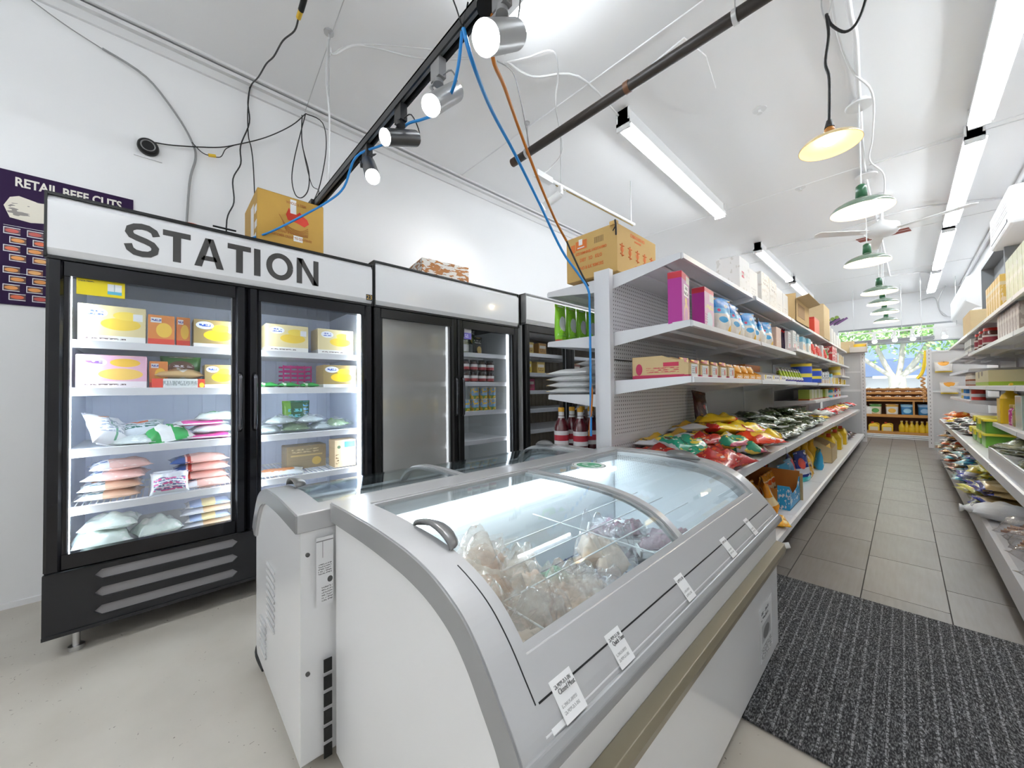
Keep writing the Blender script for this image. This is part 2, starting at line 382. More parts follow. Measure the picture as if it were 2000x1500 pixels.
def tree(x, y):
    t = thing('street_tree', 'street tree with pale forked trunk and light green crown beyond the window', 'tree', (x, y, -.05), wsp=True)
    b = MB(); tip = []
    b.tube([(x, y, -.05), (x+.03, y, .9), (x, y, 1.5)], .22, 8)
    for dx, dz, r in ((-1.7, 3.0, .1), (-.8, 3.6, .11), (.3, 3.8, .11), (1.2, 3.4, .12), (1.9, 2.8, .08)):
        b.tube([(x, y, 1.35), (x+dx*.35, y+.1, 1.9), (x+dx, y, dz)], r*.7, 7, 3); tip.append((x+dx, y, dz))
    b.obj('trunk', M('pale_bark', (.40, .37, .32), .8, noise=.2, nscale=6), t)
    lf = MB(); rd = random.Random(3)
    for k in range(4200):
        cx, _, cz = tip[rd.randrange(5)]; c = Vector((cx+rd.gauss(0, .7), y+rd.gauss(0, .6), cz-.25+rd.gauss(.0, .45)))
        u = Vector((rd.gauss(0, 1), rd.gauss(0, 1), rd.gauss(0, 1))).normalized(); w = u.orthogonal().normalized(); s_ = rd.uniform(.06, .11)
        lf.add([c-u*s_, c+w*s_*.5, c+u*s_, c-w*s_*.5], [(0, 1, 2, 3)])
    o = lf.obj('foliage', M('leaf_green', (.28, .46, .16), .6, noise=.4, nscale=3), t); o['kind'] = 'stuff'
tree(-.15, 18.6)
# ================================================================== LIGHT FITTINGS
tube_m = M('tube_glow', (.90, .955, 1), .5, emis=TUBE)
fixt = M('fixture_white', (.82, .82, .82), .35)
def strip(name, label, x, y0, y1, z=3.29, axis='y', n=1, group=None, bare=False):
    L = y1-y0
    t = thing(name, label, 'ceiling light', (x, (y0+y1)/2, z), 0 if axis == 'y' else -pi/2, group)
    h = MB(); (h if bare else h.box(-.065, .065, -L/2, L/2, .03, .06)).box(-.045, .045, -L/2, L/2, .06, ZC-z)
    h.box(-.06, .06, -L/2, -L/2+.02, -.01, ZC-z).box(-.06, .06, L/2-.02, L/2, -.01, ZC-z)
    h.obj('housing', fixt, t)
    for k in range(n):
        dx = 0 if n == 1 else (-.035, .035)[k]
        MB().cyl((dx, -L/2+.025, .005), (dx, L/2-.025, .005), .019, n=12).obj('tube', tube_m, t)
        MB().box(dx-.012, dx+.012, -L/2+.02, L/2-.02, .026, .035).obj('tube_clip', fixt, t)
    if n == 1: MB().prism([(.035, .04), (.075, .01), (.078, .013), (.038, .047)], -L/2, L/2).obj('reflector', fixt, t)
    return t
G = 'fluorescent ceiling strips'
strip('ceiling_light', 'long ceiling tube light above the near end of the peg-board shelving', -1.557, 2.773, 5.157, group=G)
strip('ceiling_light', 'middle ceiling tube of the row above the left shelving', -1.557, 6.908, 9.292, group=G)
strip('ceiling_light', 'furthest ceiling tube of the row above the left shelving', -1.557, 9.584, 11.968, group=G)
strip('ceiling_light', 'twin tube ceiling light crossing behind the track spotlights', -1.5, 1.15, 1.95, axis='x', n=2, group=G).location = (-1.32, 1.54, 3.29)
strip('ceiling_light', 'nearest ceiling tube of the right-hand row, cut by the top right corner', 0.477, 2.549, 4.943, group=G)
strip('ceiling_light', 'second ceiling tube of the right-hand row', 0.477, 5.205, 7.735, group=G)
strip('ceiling_light', 'third ceiling tube of the right-hand row', 0.477, 7.978, 10.489, group=G)
strip('ceiling_light', 'furthest ceiling tube of the right-hand row', 0.477, 10.751, 12.941, group=G)
strip('ceiling_light', 'added unseen fill tube behind the viewpoint on the left', -1.5, -2.3, -.5, z=2.8, bare=True, group=G)  # added out of view, hung low and bare to brighten the ceiling
strip('ceiling_light', 'added unseen fill tube behind the viewpoint on the right', 0.1, -2.3, -.2, z=2.9, bare=True, group=G)  # second added lamp out of view, also lifting the ceiling brightness
# black dark pipe across the ceiling
pp = thing('ceiling_pipe', 'dark brown pipe slung across under the ceiling with a capped end', 'pipe', (-.8, 2.3, 3.18), 0, wsp=True)
MB().cyl((-2.36, 2.3, 3.18), (1.0, 2.3, 3.19), .034, n=20).obj('pipe', M('dark_pipe', (.022, .016, .012), .45), pp)
MB().cyl((-2.385, 2.3, 3.18), (-2.33, 2.3, 3.18), .036, n=20).obj('end_cap', M('rust_cap', (.06, .03, .015), .5), pp)
MB().cyl((-1.27, 2.3, 3.184), (-1.235, 2.3, 3.184), .0385, n=20).obj('collar', M('rust_collar', (.12, .05, .02), .5), pp)
for x in (-2.2, -.6, .5):
    MB().cyl((x, 2.3, 3.21), (x, 2.3, ZC), .004, n=6).cyl((x-.012, 2.3, 3.182), (x+.012, 2.3, 3.182), .04, n=16).cyl((x, 2.3, ZC-.012), (x, 2.3, ZC), .025, n=10).obj('hanger', M('zinc', (.6, .6, .6), .35, metal=.8), pp)
# spotlight track
tk = thing('lighting_track', 'black ceiling-hung lighting track running above the first fridge', 'track', (-1.6, .78, 2.45), 0, wsp=True)
TZ = lambda x: 2.425
b = MB(); b.box(-2.79, .2, .758, .765, 2.405, 2.445); b.box(-2.79, .2, .795, .802, 2.405, 2.445); b.box(-2.79, .2, .758, .802, 2.437, 2.445)
b.obj('rail', M('track_black', (.02, .02, .022), .25), tk)
MB().box(-2.785, .2, .771, .789, 2.425, 2.437).obj('conductor_insert', M('track_grey', (.30, .30, .31), .3), tk)
MB().box(-2.88, -2.76, .745, .815, 2.39, 2.455).obj('end_feed', blackm, tk)
MB().cyl((-.90, .78, 2.38), (-.90, .78, 2.56), .05, n=16).obj('joint', blackm, tk)
MB().cyl((-2.5, .78, 2.445), (-2.5, .78, ZC), .005, n=6).cyl((-2.5, .78, ZC-.012), (-2.5, .78, ZC), .03, n=10).obj('drop_rod', M('zinc2', (.62, .62, .62), .4, metal=.7), tk)
MB().cyl((-.55, .78, 2.445), (-.55, .78, ZC), .005, n=6).obj('drop_rod', MATS['zinc2'], tk)
spot_glow = M('spot_glow', (1, 1, 1), .5, emis=9)
def spot(label, top, back, face, r, mat, glow=spot_glow, group='track spotlights', pw=14):
    back = Vector(back); face = Vector(face); top = Vector(top); d = (face-back).normalized()
    t = thing('track_spotlight', label, 'spotlight', tuple(top), 0, group, wsp=True)
    MB().box(top.x-.03, top.x+.03, top.y-.016, top.y+.016, top.z-.075, top.z).cyl((top.x, top.y, top.z-.09), (top.x, top.y, top.z-.07), .02, n=14).obj('adapter', mat, t)
    piv = back.lerp(face, .35); sd_ = d.cross(Vector((0, 0, 1))).normalized()*(r+.006)
    MB().tube([(top.x, top.y, top.z-.07), tuple(Vector((top.x, top.y, top.z-.09))+sd_*.8), tuple(piv+sd_)], .006, 6).cyl(tuple(piv+sd_*1.1), tuple(piv+sd_*.7), .011, n=10).obj('bracket', mat, t)
    h = MB(); h.cyl(back, face, r, r, n=28, cap=False); h.cyl(back-d*.004, back+d*.003, r*.93, r, n=28); h.cyl(back+d*.02, back+d*.024, r*1.015, n=28, cap=False)
    h.obj('lamp_head', mat, t)
    MB().cyl(face-d*.012, face-d*.006, r*.93, n=28).obj('lens', glow, t)
    MB().tube([tuple(top+Vector((.02, 0, -.07))), tuple(top+Vector((.06, .02, -.06))), tuple(back-d*.03+Vector((0, 0, .03))), tuple(back)], .003, 5, 4).obj('flex', mat, t)
    l = bpy.data.lights.new('spot_beam', 'SPOT'); l.energy = pw; l.spot_size = 1.6; l.spot_blend = .8; l.shadow_soft_size = .03
    lo = bpy.data.objects.new('spot_beam', l); COL.objects.link(lo); lo.parent = t; lo.location = face+d*.004-top
    lo.rotation_euler = d.to_track_quat('-Z', 'Y').to_euler()
    return t
spm = M('spot_black', (.028, .028, .03), .3); spg = M('spot_grey', (.30, .30, .30), .35)
spot('black track spotlight pointing down nearest the red and tan carton', (-1.90, .78, 2.41), (-1.90, .785, 2.325), (-1.68, .715, 2.13), .034, spm)
spot('black track spotlight pointing sideways, second from the carton', (-1.53, .78, 2.41), (-1.52, .845, 2.29), (-1.487, .685, 2.205), .034, spm)
spot('grey track spotlight, third from the carton', (-1.22, .78, 2.41), (-1.20, .845, 2.315), (-1.12, .685, 2.13), .035, spg)
spot('big grey track spotlight at the top, fourth from the carton', (-.85, .78, 2.41), (-.862, .845, 2.305), (-.80, .67, 2.135), .043, spg)
# white track with one spotlight
wt = thing('lighting_track', 'white lighting track hanging above the far fridges', 'track', (-2.1, 2.9, 3.0), 0, wsp=True)
MB().tube([(-2.13, 2.33, 2.99), (-2.04, 3.85, 2.97)], .017, 4).obj('rail', fixt, wt)
MB().tube([(-2.118, 2.58, 2.972), (-2.042, 3.82, 2.952)], .006, 4).obj('conductor_insert', M('brass_strip', (.35, .25, .08), .4), wt)
MB().cbox((-2.125, 2.42, 2.985), (.05, .2, .05)).obj('end_feed', fixt, wt)
MB().cyl((-2.09, 2.62, 3.0), (-2.09, 2.62, ZC), .004, n=6).cyl((-2.05, 3.8, 2.98), (-2.05, 3.8, ZC), .004, n=6).obj('drop_rod', MATS['zinc2'], wt)
spot('white spotlight on the white track above the far fridges', (-2.11, 2.62, 2.97), (-2.09, 2.60, 2.885), (-2.225, 2.53, 2.80), .035, fixt, group=None, pw=10)
# pendant lamps
def pendant_lathe(R, H, t=.004):
    pr = [(R, 0), (R*.985, H*.12), (R*.90, H*.34), (R*.72, H*.55), (R*.48, H*.72), (R*.26, H*.86), (R*.19, H*.95), (R*.16, H)]
    return pr
warm = M('bulb_glow', (1, .90, .70), .5, emis=10)
def pendant(name, label, x, y, z, R, out, inn, cap, ceil_z=ZC, cord=wcable, H=None, tilt=.0, pw=2, neck=.09, group='green enamel pendant lamps over the aisle'):
    H = H or R*.55
    t = thing(name, label, 'pendant lamp', (x, y, z), 0, group)
    p = pendant_lathe(R, H); a = MB().lathe(p, 40, close=False).obj('shade', out, t)
    MB().lathe([(r-.003, h_-.003 if h_ else .0) for r, h_ in p], 40, close=False).lathe([(R, 0), (R-.003, 0)], 40, close=False).obj('shade_lining', inn, a)
    MB().lathe([(R*.17, H*.96), (R*.19, H*.97), (R*.17, H+neck), (R*.12, H+neck+.01), (.006, H+neck+.02)], 20).obj('cap', cap, t)
    MB().lathe([(.018, H*.95), (.02, H*.75), (.032, H*.55), (.036, H*.40), (.028, H*.25), (.008, H*.18)], 16).obj('bulb', warm, t)
    if ceil_z: MB().cyl((0, 0, H+neck+.015), (0, 0, ceil_z-z), .0045, n=8).obj('cord', cord, t)
    l = bpy.data.lights.new('bulb_light', 'POINT'); l.energy = pw; l.color = (1, .84, .6); l.shadow_soft_size = .03
    lo = bpy.data.objects.new('bulb_light', l); COL.objects.link(lo); lo.parent = t; lo.location = (0, 0, H*.08)
    return t
genam = M('green_enamel', (.16, .22, .165), .25, coat=.5); gcap = M('dark_green_cap', (.01, .10, .035), .3, coat=.4)
cream = M('cream_enamel', (.93, .86, .70), .4)
pl = pendant('pendant_lamp', 'cream enamel pendant lamp on a black cord with a mottled orange socket', -.246, 2.6, 2.42, .134, M('cream_glass', (.90, .68, .36), .3, coat=.3), MATS['cream_glass'], M('tortoise_socket', (.55, .22, .03), .3, noise=.8, nscale=30), ceil_z=None, H=.062, neck=.03, group=None, pw=.7)
PLZ = ZC-2.42
MB().cyl((0, 0, .10), (0, 0, .14), .022, .012, n=14).obj('cord_grip', bcable, pl)
MB().tube([(0, 0, .13), (.005, 0, .36), (-.009, 0, .46), (.007, 0, .6), (0, 0, .72), (.018, .01, .655), (.07, .04, .60), (.12, .05, .63), (.16, .05, .76), (.2, .05, PLZ)], .007, 8, 5).obj('cord', bcable, pl)
MB().tube([(0, 0, .68), (-.02, 0, .78), (-.008, 0, PLZ)], .004, 6, 3).tube([(0, 0, .68), (.025, 0, .80), (.015, 0, PLZ)], .003, 6, 3).obj('hook_wire', M('wire_white', (.75, .75, .75), .3), pl)
yy = [(-.20, 4.05, 2.53), (-.245, 5.6, 2.48), (-.21, 7.4, 2.46), (-.21, 8.7, 2.50), (-.215, 9.8, 2.50), (-.22, 11.0, 2.48)]
nm = ['nearest green enamel pendant lamp with its bulb showing', 'second green pendant lamp, hanging in front of the ceiling fan', 'third green pendant lamp along the aisle, top one of the far cluster', 'fourth green pendant lamp along the aisle', 'fifth green pendant lamp along the aisle', 'furthest green pendant lamp along the aisle, lowest of the cluster']
for i, (x, y, z) in enumerate(yy): pendant('pendant_lamp', nm[i], x, y, z, .195, genam, cream, gcap)
# ceiling fan
fan = thing('ceiling_fan', 'white ceiling fan with broad blades beyond the pendant lamps', 'fan', (-.14, 6.3, 3.0), 0)
MB().cyl((0, 0, .05), (0, 0, ZC-3.0), .018, n=12).lathe([(.08, .33), (.075, .36), (.05, .43), (.03, .45)], 20).obj('down_rod', fixt, fan)
MB().lathe([(.05, -.06), (.12, -.05), (.16, .0), (.15, .06), (.07, .10), (.03, .13)], 24).obj('motor', fixt, fan)
for a in (-.35, 1.75, 3.85):
    R_ = Matrix.Rotation(a, 4, 'Z'); q = MB(); q.prism([(.13, -.03), (.2, -.05), (.72, -.075), (.75, .0), (.72, .06), (.2, .045), (.13, .03)], -.012, -.004, 'z'); q.xf(R_ @ Matrix.Rotation(.12, 4, 'X')); bl = q.obj('blade', fixt, fan)
    q = MB(); q.box(.08, .24, -.015, .015, -.02, -.008); q.xf(R_); q.obj('blade_iron', fixt, bl)
lone('ceiling_patch', MB().prism([(-.47, 7.95), (.10, 7.92), (.13, 8.12), (-.43, 8.16)], ZC-.006, ZC-.001, 'z'), M('rust_patch', (.22, .03, .01), .6), 'dark red bare strip in the white ceiling above the fan', 'ceiling patch')
# small ceiling fittings
for i, (x, y, l) in enumerate(((-.20, 4.1, 'round white ceiling rose on the conduit above the nearest green pendant'), (-.23, 5.53, 'round white ceiling rose on the conduit behind the nearest green pendant'))):
    lone('ceiling_rose', MB().lathe([(.085, -.012), (.09, -.004), (.09, 0)], 28, (x, y, ZC-.04)).cyl((x, y, ZC-.045), (x, y, ZC), .05, n=20), fixt, l, 'ceiling rose')
for i, (x, y, l) in enumerate(((-.78, 3.62, 'nearer of two small sprinkler discs in the ceiling'), (-.78, 5.4, 'further of two small sprinkler discs in the ceiling'))):
    lone('sprinkler_head', MB().lathe([(.05, -.004), (.05, 0)], 24, (x, y, ZC)).cyl((x, y, ZC-.03), (x, y, ZC), .009, n=8).cyl((x, y, ZC-.034), (x, y, ZC-.03), .02, n=10), fixt, l, 'sprinkler', 'ceiling sprinklers')
lone('access_hatch', MB().prism([(-1.28, 2.55), (-.95, 2.5), (-.9, 2.75), (-.95, 3.1), (-1.2, 3.2), (-1.3, 2.9)], ZC-.012, ZC, 'z'), ceil_m, 'rounded white patch plate on the ceiling beside the dark pipe', 'ceiling plate')
def cable(label, pts, r, m, name='cable', n=6, sm=5, cat='cable', group=None): return lone(name, MB().tube(pts, r, n, sm), m, label, cat, group)
conduit = M('conduit_white', (.80, .80, .81), .3)
cable('thick white conduit along the ceiling above the pendant row', [(-.16, .9, 3.42), (-.18, 2.9, 3.42), (-.17, 3.3, 3.42), (-.2, 4.1, 3.43), (-.24, 5.6, 3.43), (-.2, 7.5, 3.43), (-.15, 11, 3.43)], .016, conduit, 'white_conduit', cat='conduit')
cable('thin white cable looping beside the pendant conduit', [(-.2, 1.5, 3.42), (-.25, 2.9, 3.43), (-.22, 3.6, 3.43), (-.12, 3.95, 3.38), (-.15, 4.7, 3.4), (-.19, 5.2, 3.42), (-.1, 5.7, 3.43), (-.12, 6.4, 3.4)], .008, wcable)
cable('white conduit run along the top of the right wall', [(.94, 2.5, 3.42), (.94, 6.6, 3.42), (.945, 13.2, 3.42)], .022, conduit, 'white_conduit', cat='conduit', sm=0, n=8)
# fallen-wall wires on the left
YEL = M('yellow_tape', (.75, .48, .03), .5)
g1 = cable('wavy black wire dropping from the ceiling to the fridge top', [(-2.151, .521, 3.10), (-2.244, .524, 3.10), (-2.414, .504, 3.15), (-2.625, .501, 3.20), (-2.786, .489, 3.25), (-3.004, .483, 3.30), (-3.26, .477, 3.389), (-3.26, .459, 3.257), (-3.26, .468, 3.11), (-3.26, .416, 2.916), (-3.26, .417, 2.785), (-3.26, .372, 2.656), (-3.26, .378, 2.492), (-3.26, .338, 2.351), (-3.18, .33, 2.04)], .0045, bcable)
cable('black wire hanging down the wall behind the tan carton', [(-3.265, .471, 3.38), (-3.265, .459, 3.2), (-3.265, .463, 3.015), (-3.265, .481, 2.928), (-3.265, .494, 2.781), (-3.2, .5, 2.33)], .004, bcable)
cable('black wire strung from the wall speaker to the cable bunch', [(-3.27, -.047, 2.738), (-3.27, .062, 2.764), (-3.26, .272, 2.84), (-3.25, .385, 2.904), (-3.25, .571, 3.046), (-3.25, .74, 3.219), (-3.25, .838, 3.362)], .004, bcable)
cable('long slack loop of black wire above the tan carton', [(-3.2, .825, 3.327), (-3.2, .789, 3.155), (-3.2, .746, 2.935), (-3.2, .729, 2.769), (-3.2, .753, 2.658), (-3.2, .799, 2.651), (-3.2, .843, 2.731), (-3.2, .847, 2.875), (-3.2, .8, 3.079), (-3.2, .8, 3.302)], .004, bcable)
cable('black wire curving from the bunch down to the track end', [(-3.18, .82, 3.314), (-3.18, .943, 3.301), (-3.18, .97, 3.105), (-3.1, .9, 2.75), (-2.86, .78, 2.47)], .004, bcable)
cable('short black wire swinging below the bunch towards the track', [(-3.2, .8, 3.07), (-3.15, .823, 2.864), (-3.1, .845, 2.72), (-2.95, .85, 2.62), (-2.86, .79, 2.47)], .003, bcable)
cable('grey double cable arching down the left wall behind the fridge', [(-3.28, -.259, 3.214), (-3.28, -.072, 3.15), (-3.28, .074, 2.977), (-3.28, .154, 2.825), (-3.28, .17, 2.726), (-3.28, .139, 2.539), (-3.26, .116, 2.03)], .007, M('cable_grey', (.30, .30, .30), .4))
cable('thin grey wire running up the left wall to the ceiling', [(-3.285, -.6, 3.36), (-3.285, -.42, 3.27), (-3.285, -.26, 3.215)], .003, MATS['cable_grey'])
lone('wire_connector', MB().tube([(-2.151, .521, 3.10), (-2.10, .52, 3.10)], .012, 8), YEL, 'yellow taped joint on the black wire at the ceiling', 'connector')
lone('wire_connector', MB().tube([(-2.10, .52, 3.10), (-2.0, .52, 3.12), (-1.97, .52, 3.44)], .014, 8), blackm, 'black plug above the yellow taped joint near the ceiling', 'connector')
lone('wire_connector', MB().tube([(-3.25, .235, 2.765), (-3.25, .275, 2.775)], .011, 8), YEL, 'small yellow wire joint hanging on the left wall', 'connector')
cable('short black wire carrying the small yellow joint', [(-3.26, .15, 2.82), (-3.25, .2, 2.77), (-3.25, .24, 2.765), (-3.25, .3, 2.78), (-3.25, .33, 2.85), (-3.25, .38, 2.90)], .003, bcable)
sp_ = thing('wall_speaker', 'small round black speaker on the left wall', 'speaker', (-3.29, -.06, 2.70), 0)
q = MB(); q.lathe([(.05, 0), (.052, .01), (.05, .03), (.044, .036)], 28); q.xf(Matrix.Rotation(pi/2, 4, 'Y')); q.obj('body', blackm, sp_)
q = MB(); q.lathe([(.034, .036), (.036, .040), (.030, .041), (.029, .037)], 28, close=False); q.xf(Matrix.Rotation(pi/2, 4, 'Y')); q.obj('ring', M('speaker_ring', (.25, .25, .25), .3, metal=.6), sp_)
q = MB(); q.box(-.008, 0, -.065, .065, -.065, .065); q.obj('base_plate', wh, sp_)
# ceiling hook cables round the rod
cable('white flex hanging beside the drop rod of the black track', [(-2.5, .78, 3.41), (-2.53, .77, 3.2), (-2.49, .77, 3.0), (-2.46, .77, 2.85), (-2.48, .77, 2.6), (-2.5, .77, 2.45)], .006, wcable)
cable('thin steel stay wire from the ceiling down to the wall corner', [(-2.2, .775, 3.435), (-2.5, .79, 3.42), (-3.22, .825, 3.35)], .0025, MATS['zinc2'], sm=0)
cable('white cable looping under the ceiling behind the black track', [(-2.5, .79, 3.35), (-2.48, .8, 3.3), (-2.44, .91, 3.4), (-2.365, 1.05, 3.42), (-2.28, 1.23, 3.42), (-2.156, 1.4, 3.42), (-2.0, 1.55, 3.42)], .006, wcable)
cable('second white cable arching beside the looping one at the ceiling', [(-2.51, .79, 3.3), (-2.51, .86, 3.4), (-2.43, .94, 3.42), (-2.3, 1.09, 3.42), (-2.12, 1.33, 3.42), (-2.0, 1.56, 3.425)], .004, wcable)
cable('white cable hanging in a long loop to the white track', [(-1.873, 1.736, 3.42), (-1.736, 1.826, 3.42), (-1.572, 1.903, 3.4), (-1.69, 2.1, 3.41), (-1.8, 2.2, 3.33), (-1.976, 2.5, 3.2), (-2.1, 2.5, 3.1), (-2.12, 2.4, 3.0)], .006, wcable)
cable('white cable bending across the ceiling to the strip light', [(-1.855, 1.744, 3.42), (-1.82, 1.967, 3.42), (-1.59, 2.215, 3.42), (-1.598, 2.8, 3.42)], .008, wcable)
cable('grey wire dropping from the ceiling to the pipe hanger', [(-1.9, 1.69, 3.42), (-1.84, 1.78, 3.36), (-1.86, 1.87, 3.25), (-1.97, 2.05, 3.15), (-2.18, 2.3, 3.23)], .004, MATS['cable_grey'])
cable('thin white wire across the ceiling towards the right wall', [(-.2, 5.33, 3.425), (.4, 5.36, 3.425), (.93, 5.4, 3.42)], .005, wcable, sm=0)
cable('white conduit crossing the ceiling beyond the fan', [(-2.2, 7.2, 3.42), (-.8, 7.3, 3.42), (.1, 7.05, 3.42), (.9, 7.5, 3.42)], .013, conduit, 'white_conduit', cat='conduit')
cable('white pipe crossing the ceiling before the furthest lights', [(-.3, 11, 3.42), (.3, 11.1, 3.42), (.45, 11.6, 3.42)], .013, conduit, 'white_conduit', cat='conduit')
cable('tangled white cable sagging at the top of the back wall', [(.7, 12.9, 3.4), (.6, 13.2, 3.1), (.68, 13.4, 2.8), (.9, 13.4, 2.72)], .012, M('cable_shade', (.6, .6, .6), .5))
cable('white cable drooping down the back wall by the corner', [(.3, 13.42, 3.2), (.55, 13.4, 3.25), (.62, 13.4, 2.95), (.75, 13.4, 2.75)], .01, MATS['cable_shade'])
# blue and orange leads
BLU = M('blue_lead', (.02, .26, .68), .35); ORA = M('orange_lead', (.55, .17, .01), .4)
cable('bright blue lead sweeping from the black track to the shelf end', [(-1.028, .76, 2.39), (-1.049, .82, 2.31), (-1.219, 1.05, 2.359), (-1.333, 1.3, 2.33), (-1.388, 1.55, 2.173), (-1.434, 1.8, 1.988), (-1.40, 1.92, 1.86), (-1.355, 1.955, 1.76), (-1.345, 1.955, 1.65), (-1.345, 1.955, 1.3), (-1.345, 1.95, .84)], .0075, BLU, n=8)
cable('bright orange lead running beside the blue one to the tan box', [(-.905, .79, 2.40), (-.978, .85, 2.313), (-1.08, 1.0, 2.35), (-1.245, 1.25, 2.378), (-1.341, 1.5, 2.251), (-1.443, 1.75, 2.167), (-1.479, 1.9, 2.093)], .0075, ORA, n=8)
cable('black tail of the orange lead in front of the tan box', [(-1.479, 1.9, 2.093), (-1.466, 1.93, 2.03), (-1.409, 1.95, 1.889), (-1.36, 1.965, 1.784)], .006, bcable)
cable('blue lead looping behind the track spotlights to the fridge top', [(-1.043, .765, 2.39), (-1.06, .76, 2.275), (-1.137, .78, 2.232), (-1.288, .82, 2.269), (-1.41, .82, 2.307), (-1.509, .8, 2.328), (-1.635, .81, 2.34), (-1.8, .81, 2.38), (-1.95, .74, 2.36), (-2.093, .73, 2.257), (-2.2, .68, 2.2), (-2.38, .58, 2.14), (-2.5, .46, 2.06), (-2.58, .38, 2.025)], .006, BLU, n=8)
lone('cable_tie', MB().tube([(-1.0, .76, 2.46), (-1.03, .76, 2.39), (-1.06, .755, 2.48), (-1.09, .75, 2.56)], .003, 5), blackm, 'long black cable tie sticking up from the track', 'cable tie')
# ================================================================== UPRIGHT FRIDGES
door_glass = glassy('fridge_glass', (.97, .98, 1.0), .07)
fog_glass = glassy('fogged_glass', (.9, .9, .9), .06, haze=.48, hcol=(.66, .65, .63))
led = M('led_strip', (.86, .95, 1), .5, emis=16)
inner = M('fridge_inner', (.72, .77, .90), .4); innerg = M('fridge_inner_grey', (.72, .75, .75), .4)
innerw = M('fridge_floor', (.70, .68, .62), .4)
wire = M('white_wire', (.82, .83, .84), .35)
header_m = M('header_panel', (.80, .80, .81), .12, coat=.4)
def sign_letters(word, ya, yb, zz, x, t):
    """heavy grotesque capitals, each letter its own piece"""
    z0, h = zz; adv = {'S': .80, 'T': .74, 'A': .86, 'I': .36, 'O': .98, 'N': .86}; tot = sum(adv[c] for c in word); k = (yb-ya)/tot; y = ya; m = M('sign_charcoal', (.05, .048, .046), .5); sw = .20
    def band(q, pts, w):
        n = len(pts); L_ = []; R_ = []
        for i in range(n):
            a = Vector(pts[max(i-1, 0)]); b = Vector(pts[min(i+1, n-1)]); d = (b-a).normalized(); p = Vector(pts[i]); nn = Vector((-d.y, d.x))*w/2; L_.append(p+nn); R_.append(p-nn)
        for i in range(n-1): q.prism([tuple(v) for v in (L_[i], L_[i+1], R_[i+1], R_[i])], x, x+.0012, 'x')
    for c in word:
        w = adv[c]*.88*k; q = MB(); W = sw*h
        P2 = lambda u, v: (y+u*w, z0+v*h)
        if c == 'T': q.prism([P2(0, 1), P2(0, 1-sw*.92), P2(1, 1-sw*.92), P2(1, 1)], x, x+.0012, 'x').prism([(y+w/2-W/2, z0), (y+w/2+W/2, z0), (y+w/2+W/2, z0+h*.82), (y+w/2-W/2, z0+h*.82)], x, x+.0012, 'x')
        elif c == 'I': q.prism([(y, z0), (y+W, z0), (y+W, z0+h), (y, z0+h)], x, x+.0012, 'x')
        elif c == 'N':
            q.prism([(y, z0), (y+W*.95, z0), (y+W*.95, z0+h), (y, z0+h)], x, x+.0012, 'x').prism([(y+w-W*.95, z0), (y+w, z0), (y+w, z0+h), (y+w-W*.95, z0+h)], x, x+.0012, 'x')
            q.prism([(y+W*.1, z0+h), (y+W*1.1, z0+h), (y+w-W*.1, z0), (y+w-W*1.1, z0)], x, x+.0012, 'x')
        elif c == 'A':
            q.prism([(y, z0), (y+W, z0), (y+w/2+W*.28, z0+h), (y+w/2-W*.55, z0+h)], x, x+.0012, 'x').prism([(y+w, z0), (y+w-W, z0), (y+w/2-W*.28, z0+h), (y+w/2+W*.55, z0+h)], x, x+.0012, 'x')
            q.prism([P2(.22, .23), P2(.78, .23), P2(.70, .39), P2(.30, .39)], x, x+.0012, 'x')
        elif c == 'O': band(q, [(y+w/2+(w/2-W/2)*cos(2*pi*i/36), z0+h/2+(h/2-W*.42)*1.01*sin(2*pi*i/36)) for i in range(37)], W*.95)
        elif c == 'S':
            pts = [(.93, .70), (.86, .84), (.68, .92), (.48, .935), (.28, .90), (.13, .82), (.10, .70), (.18, .60), (.36, .545), (.60, .49), (.80, .42), (.90, .31), (.87, .18), (.72, .09), (.50, .065), (.28, .09), (.13, .18), (.07, .33)]
            band(q, [P2(u, v) for u, v in pts], W*.92)
        q.obj('lettering', m, t); y += adv[c]*k
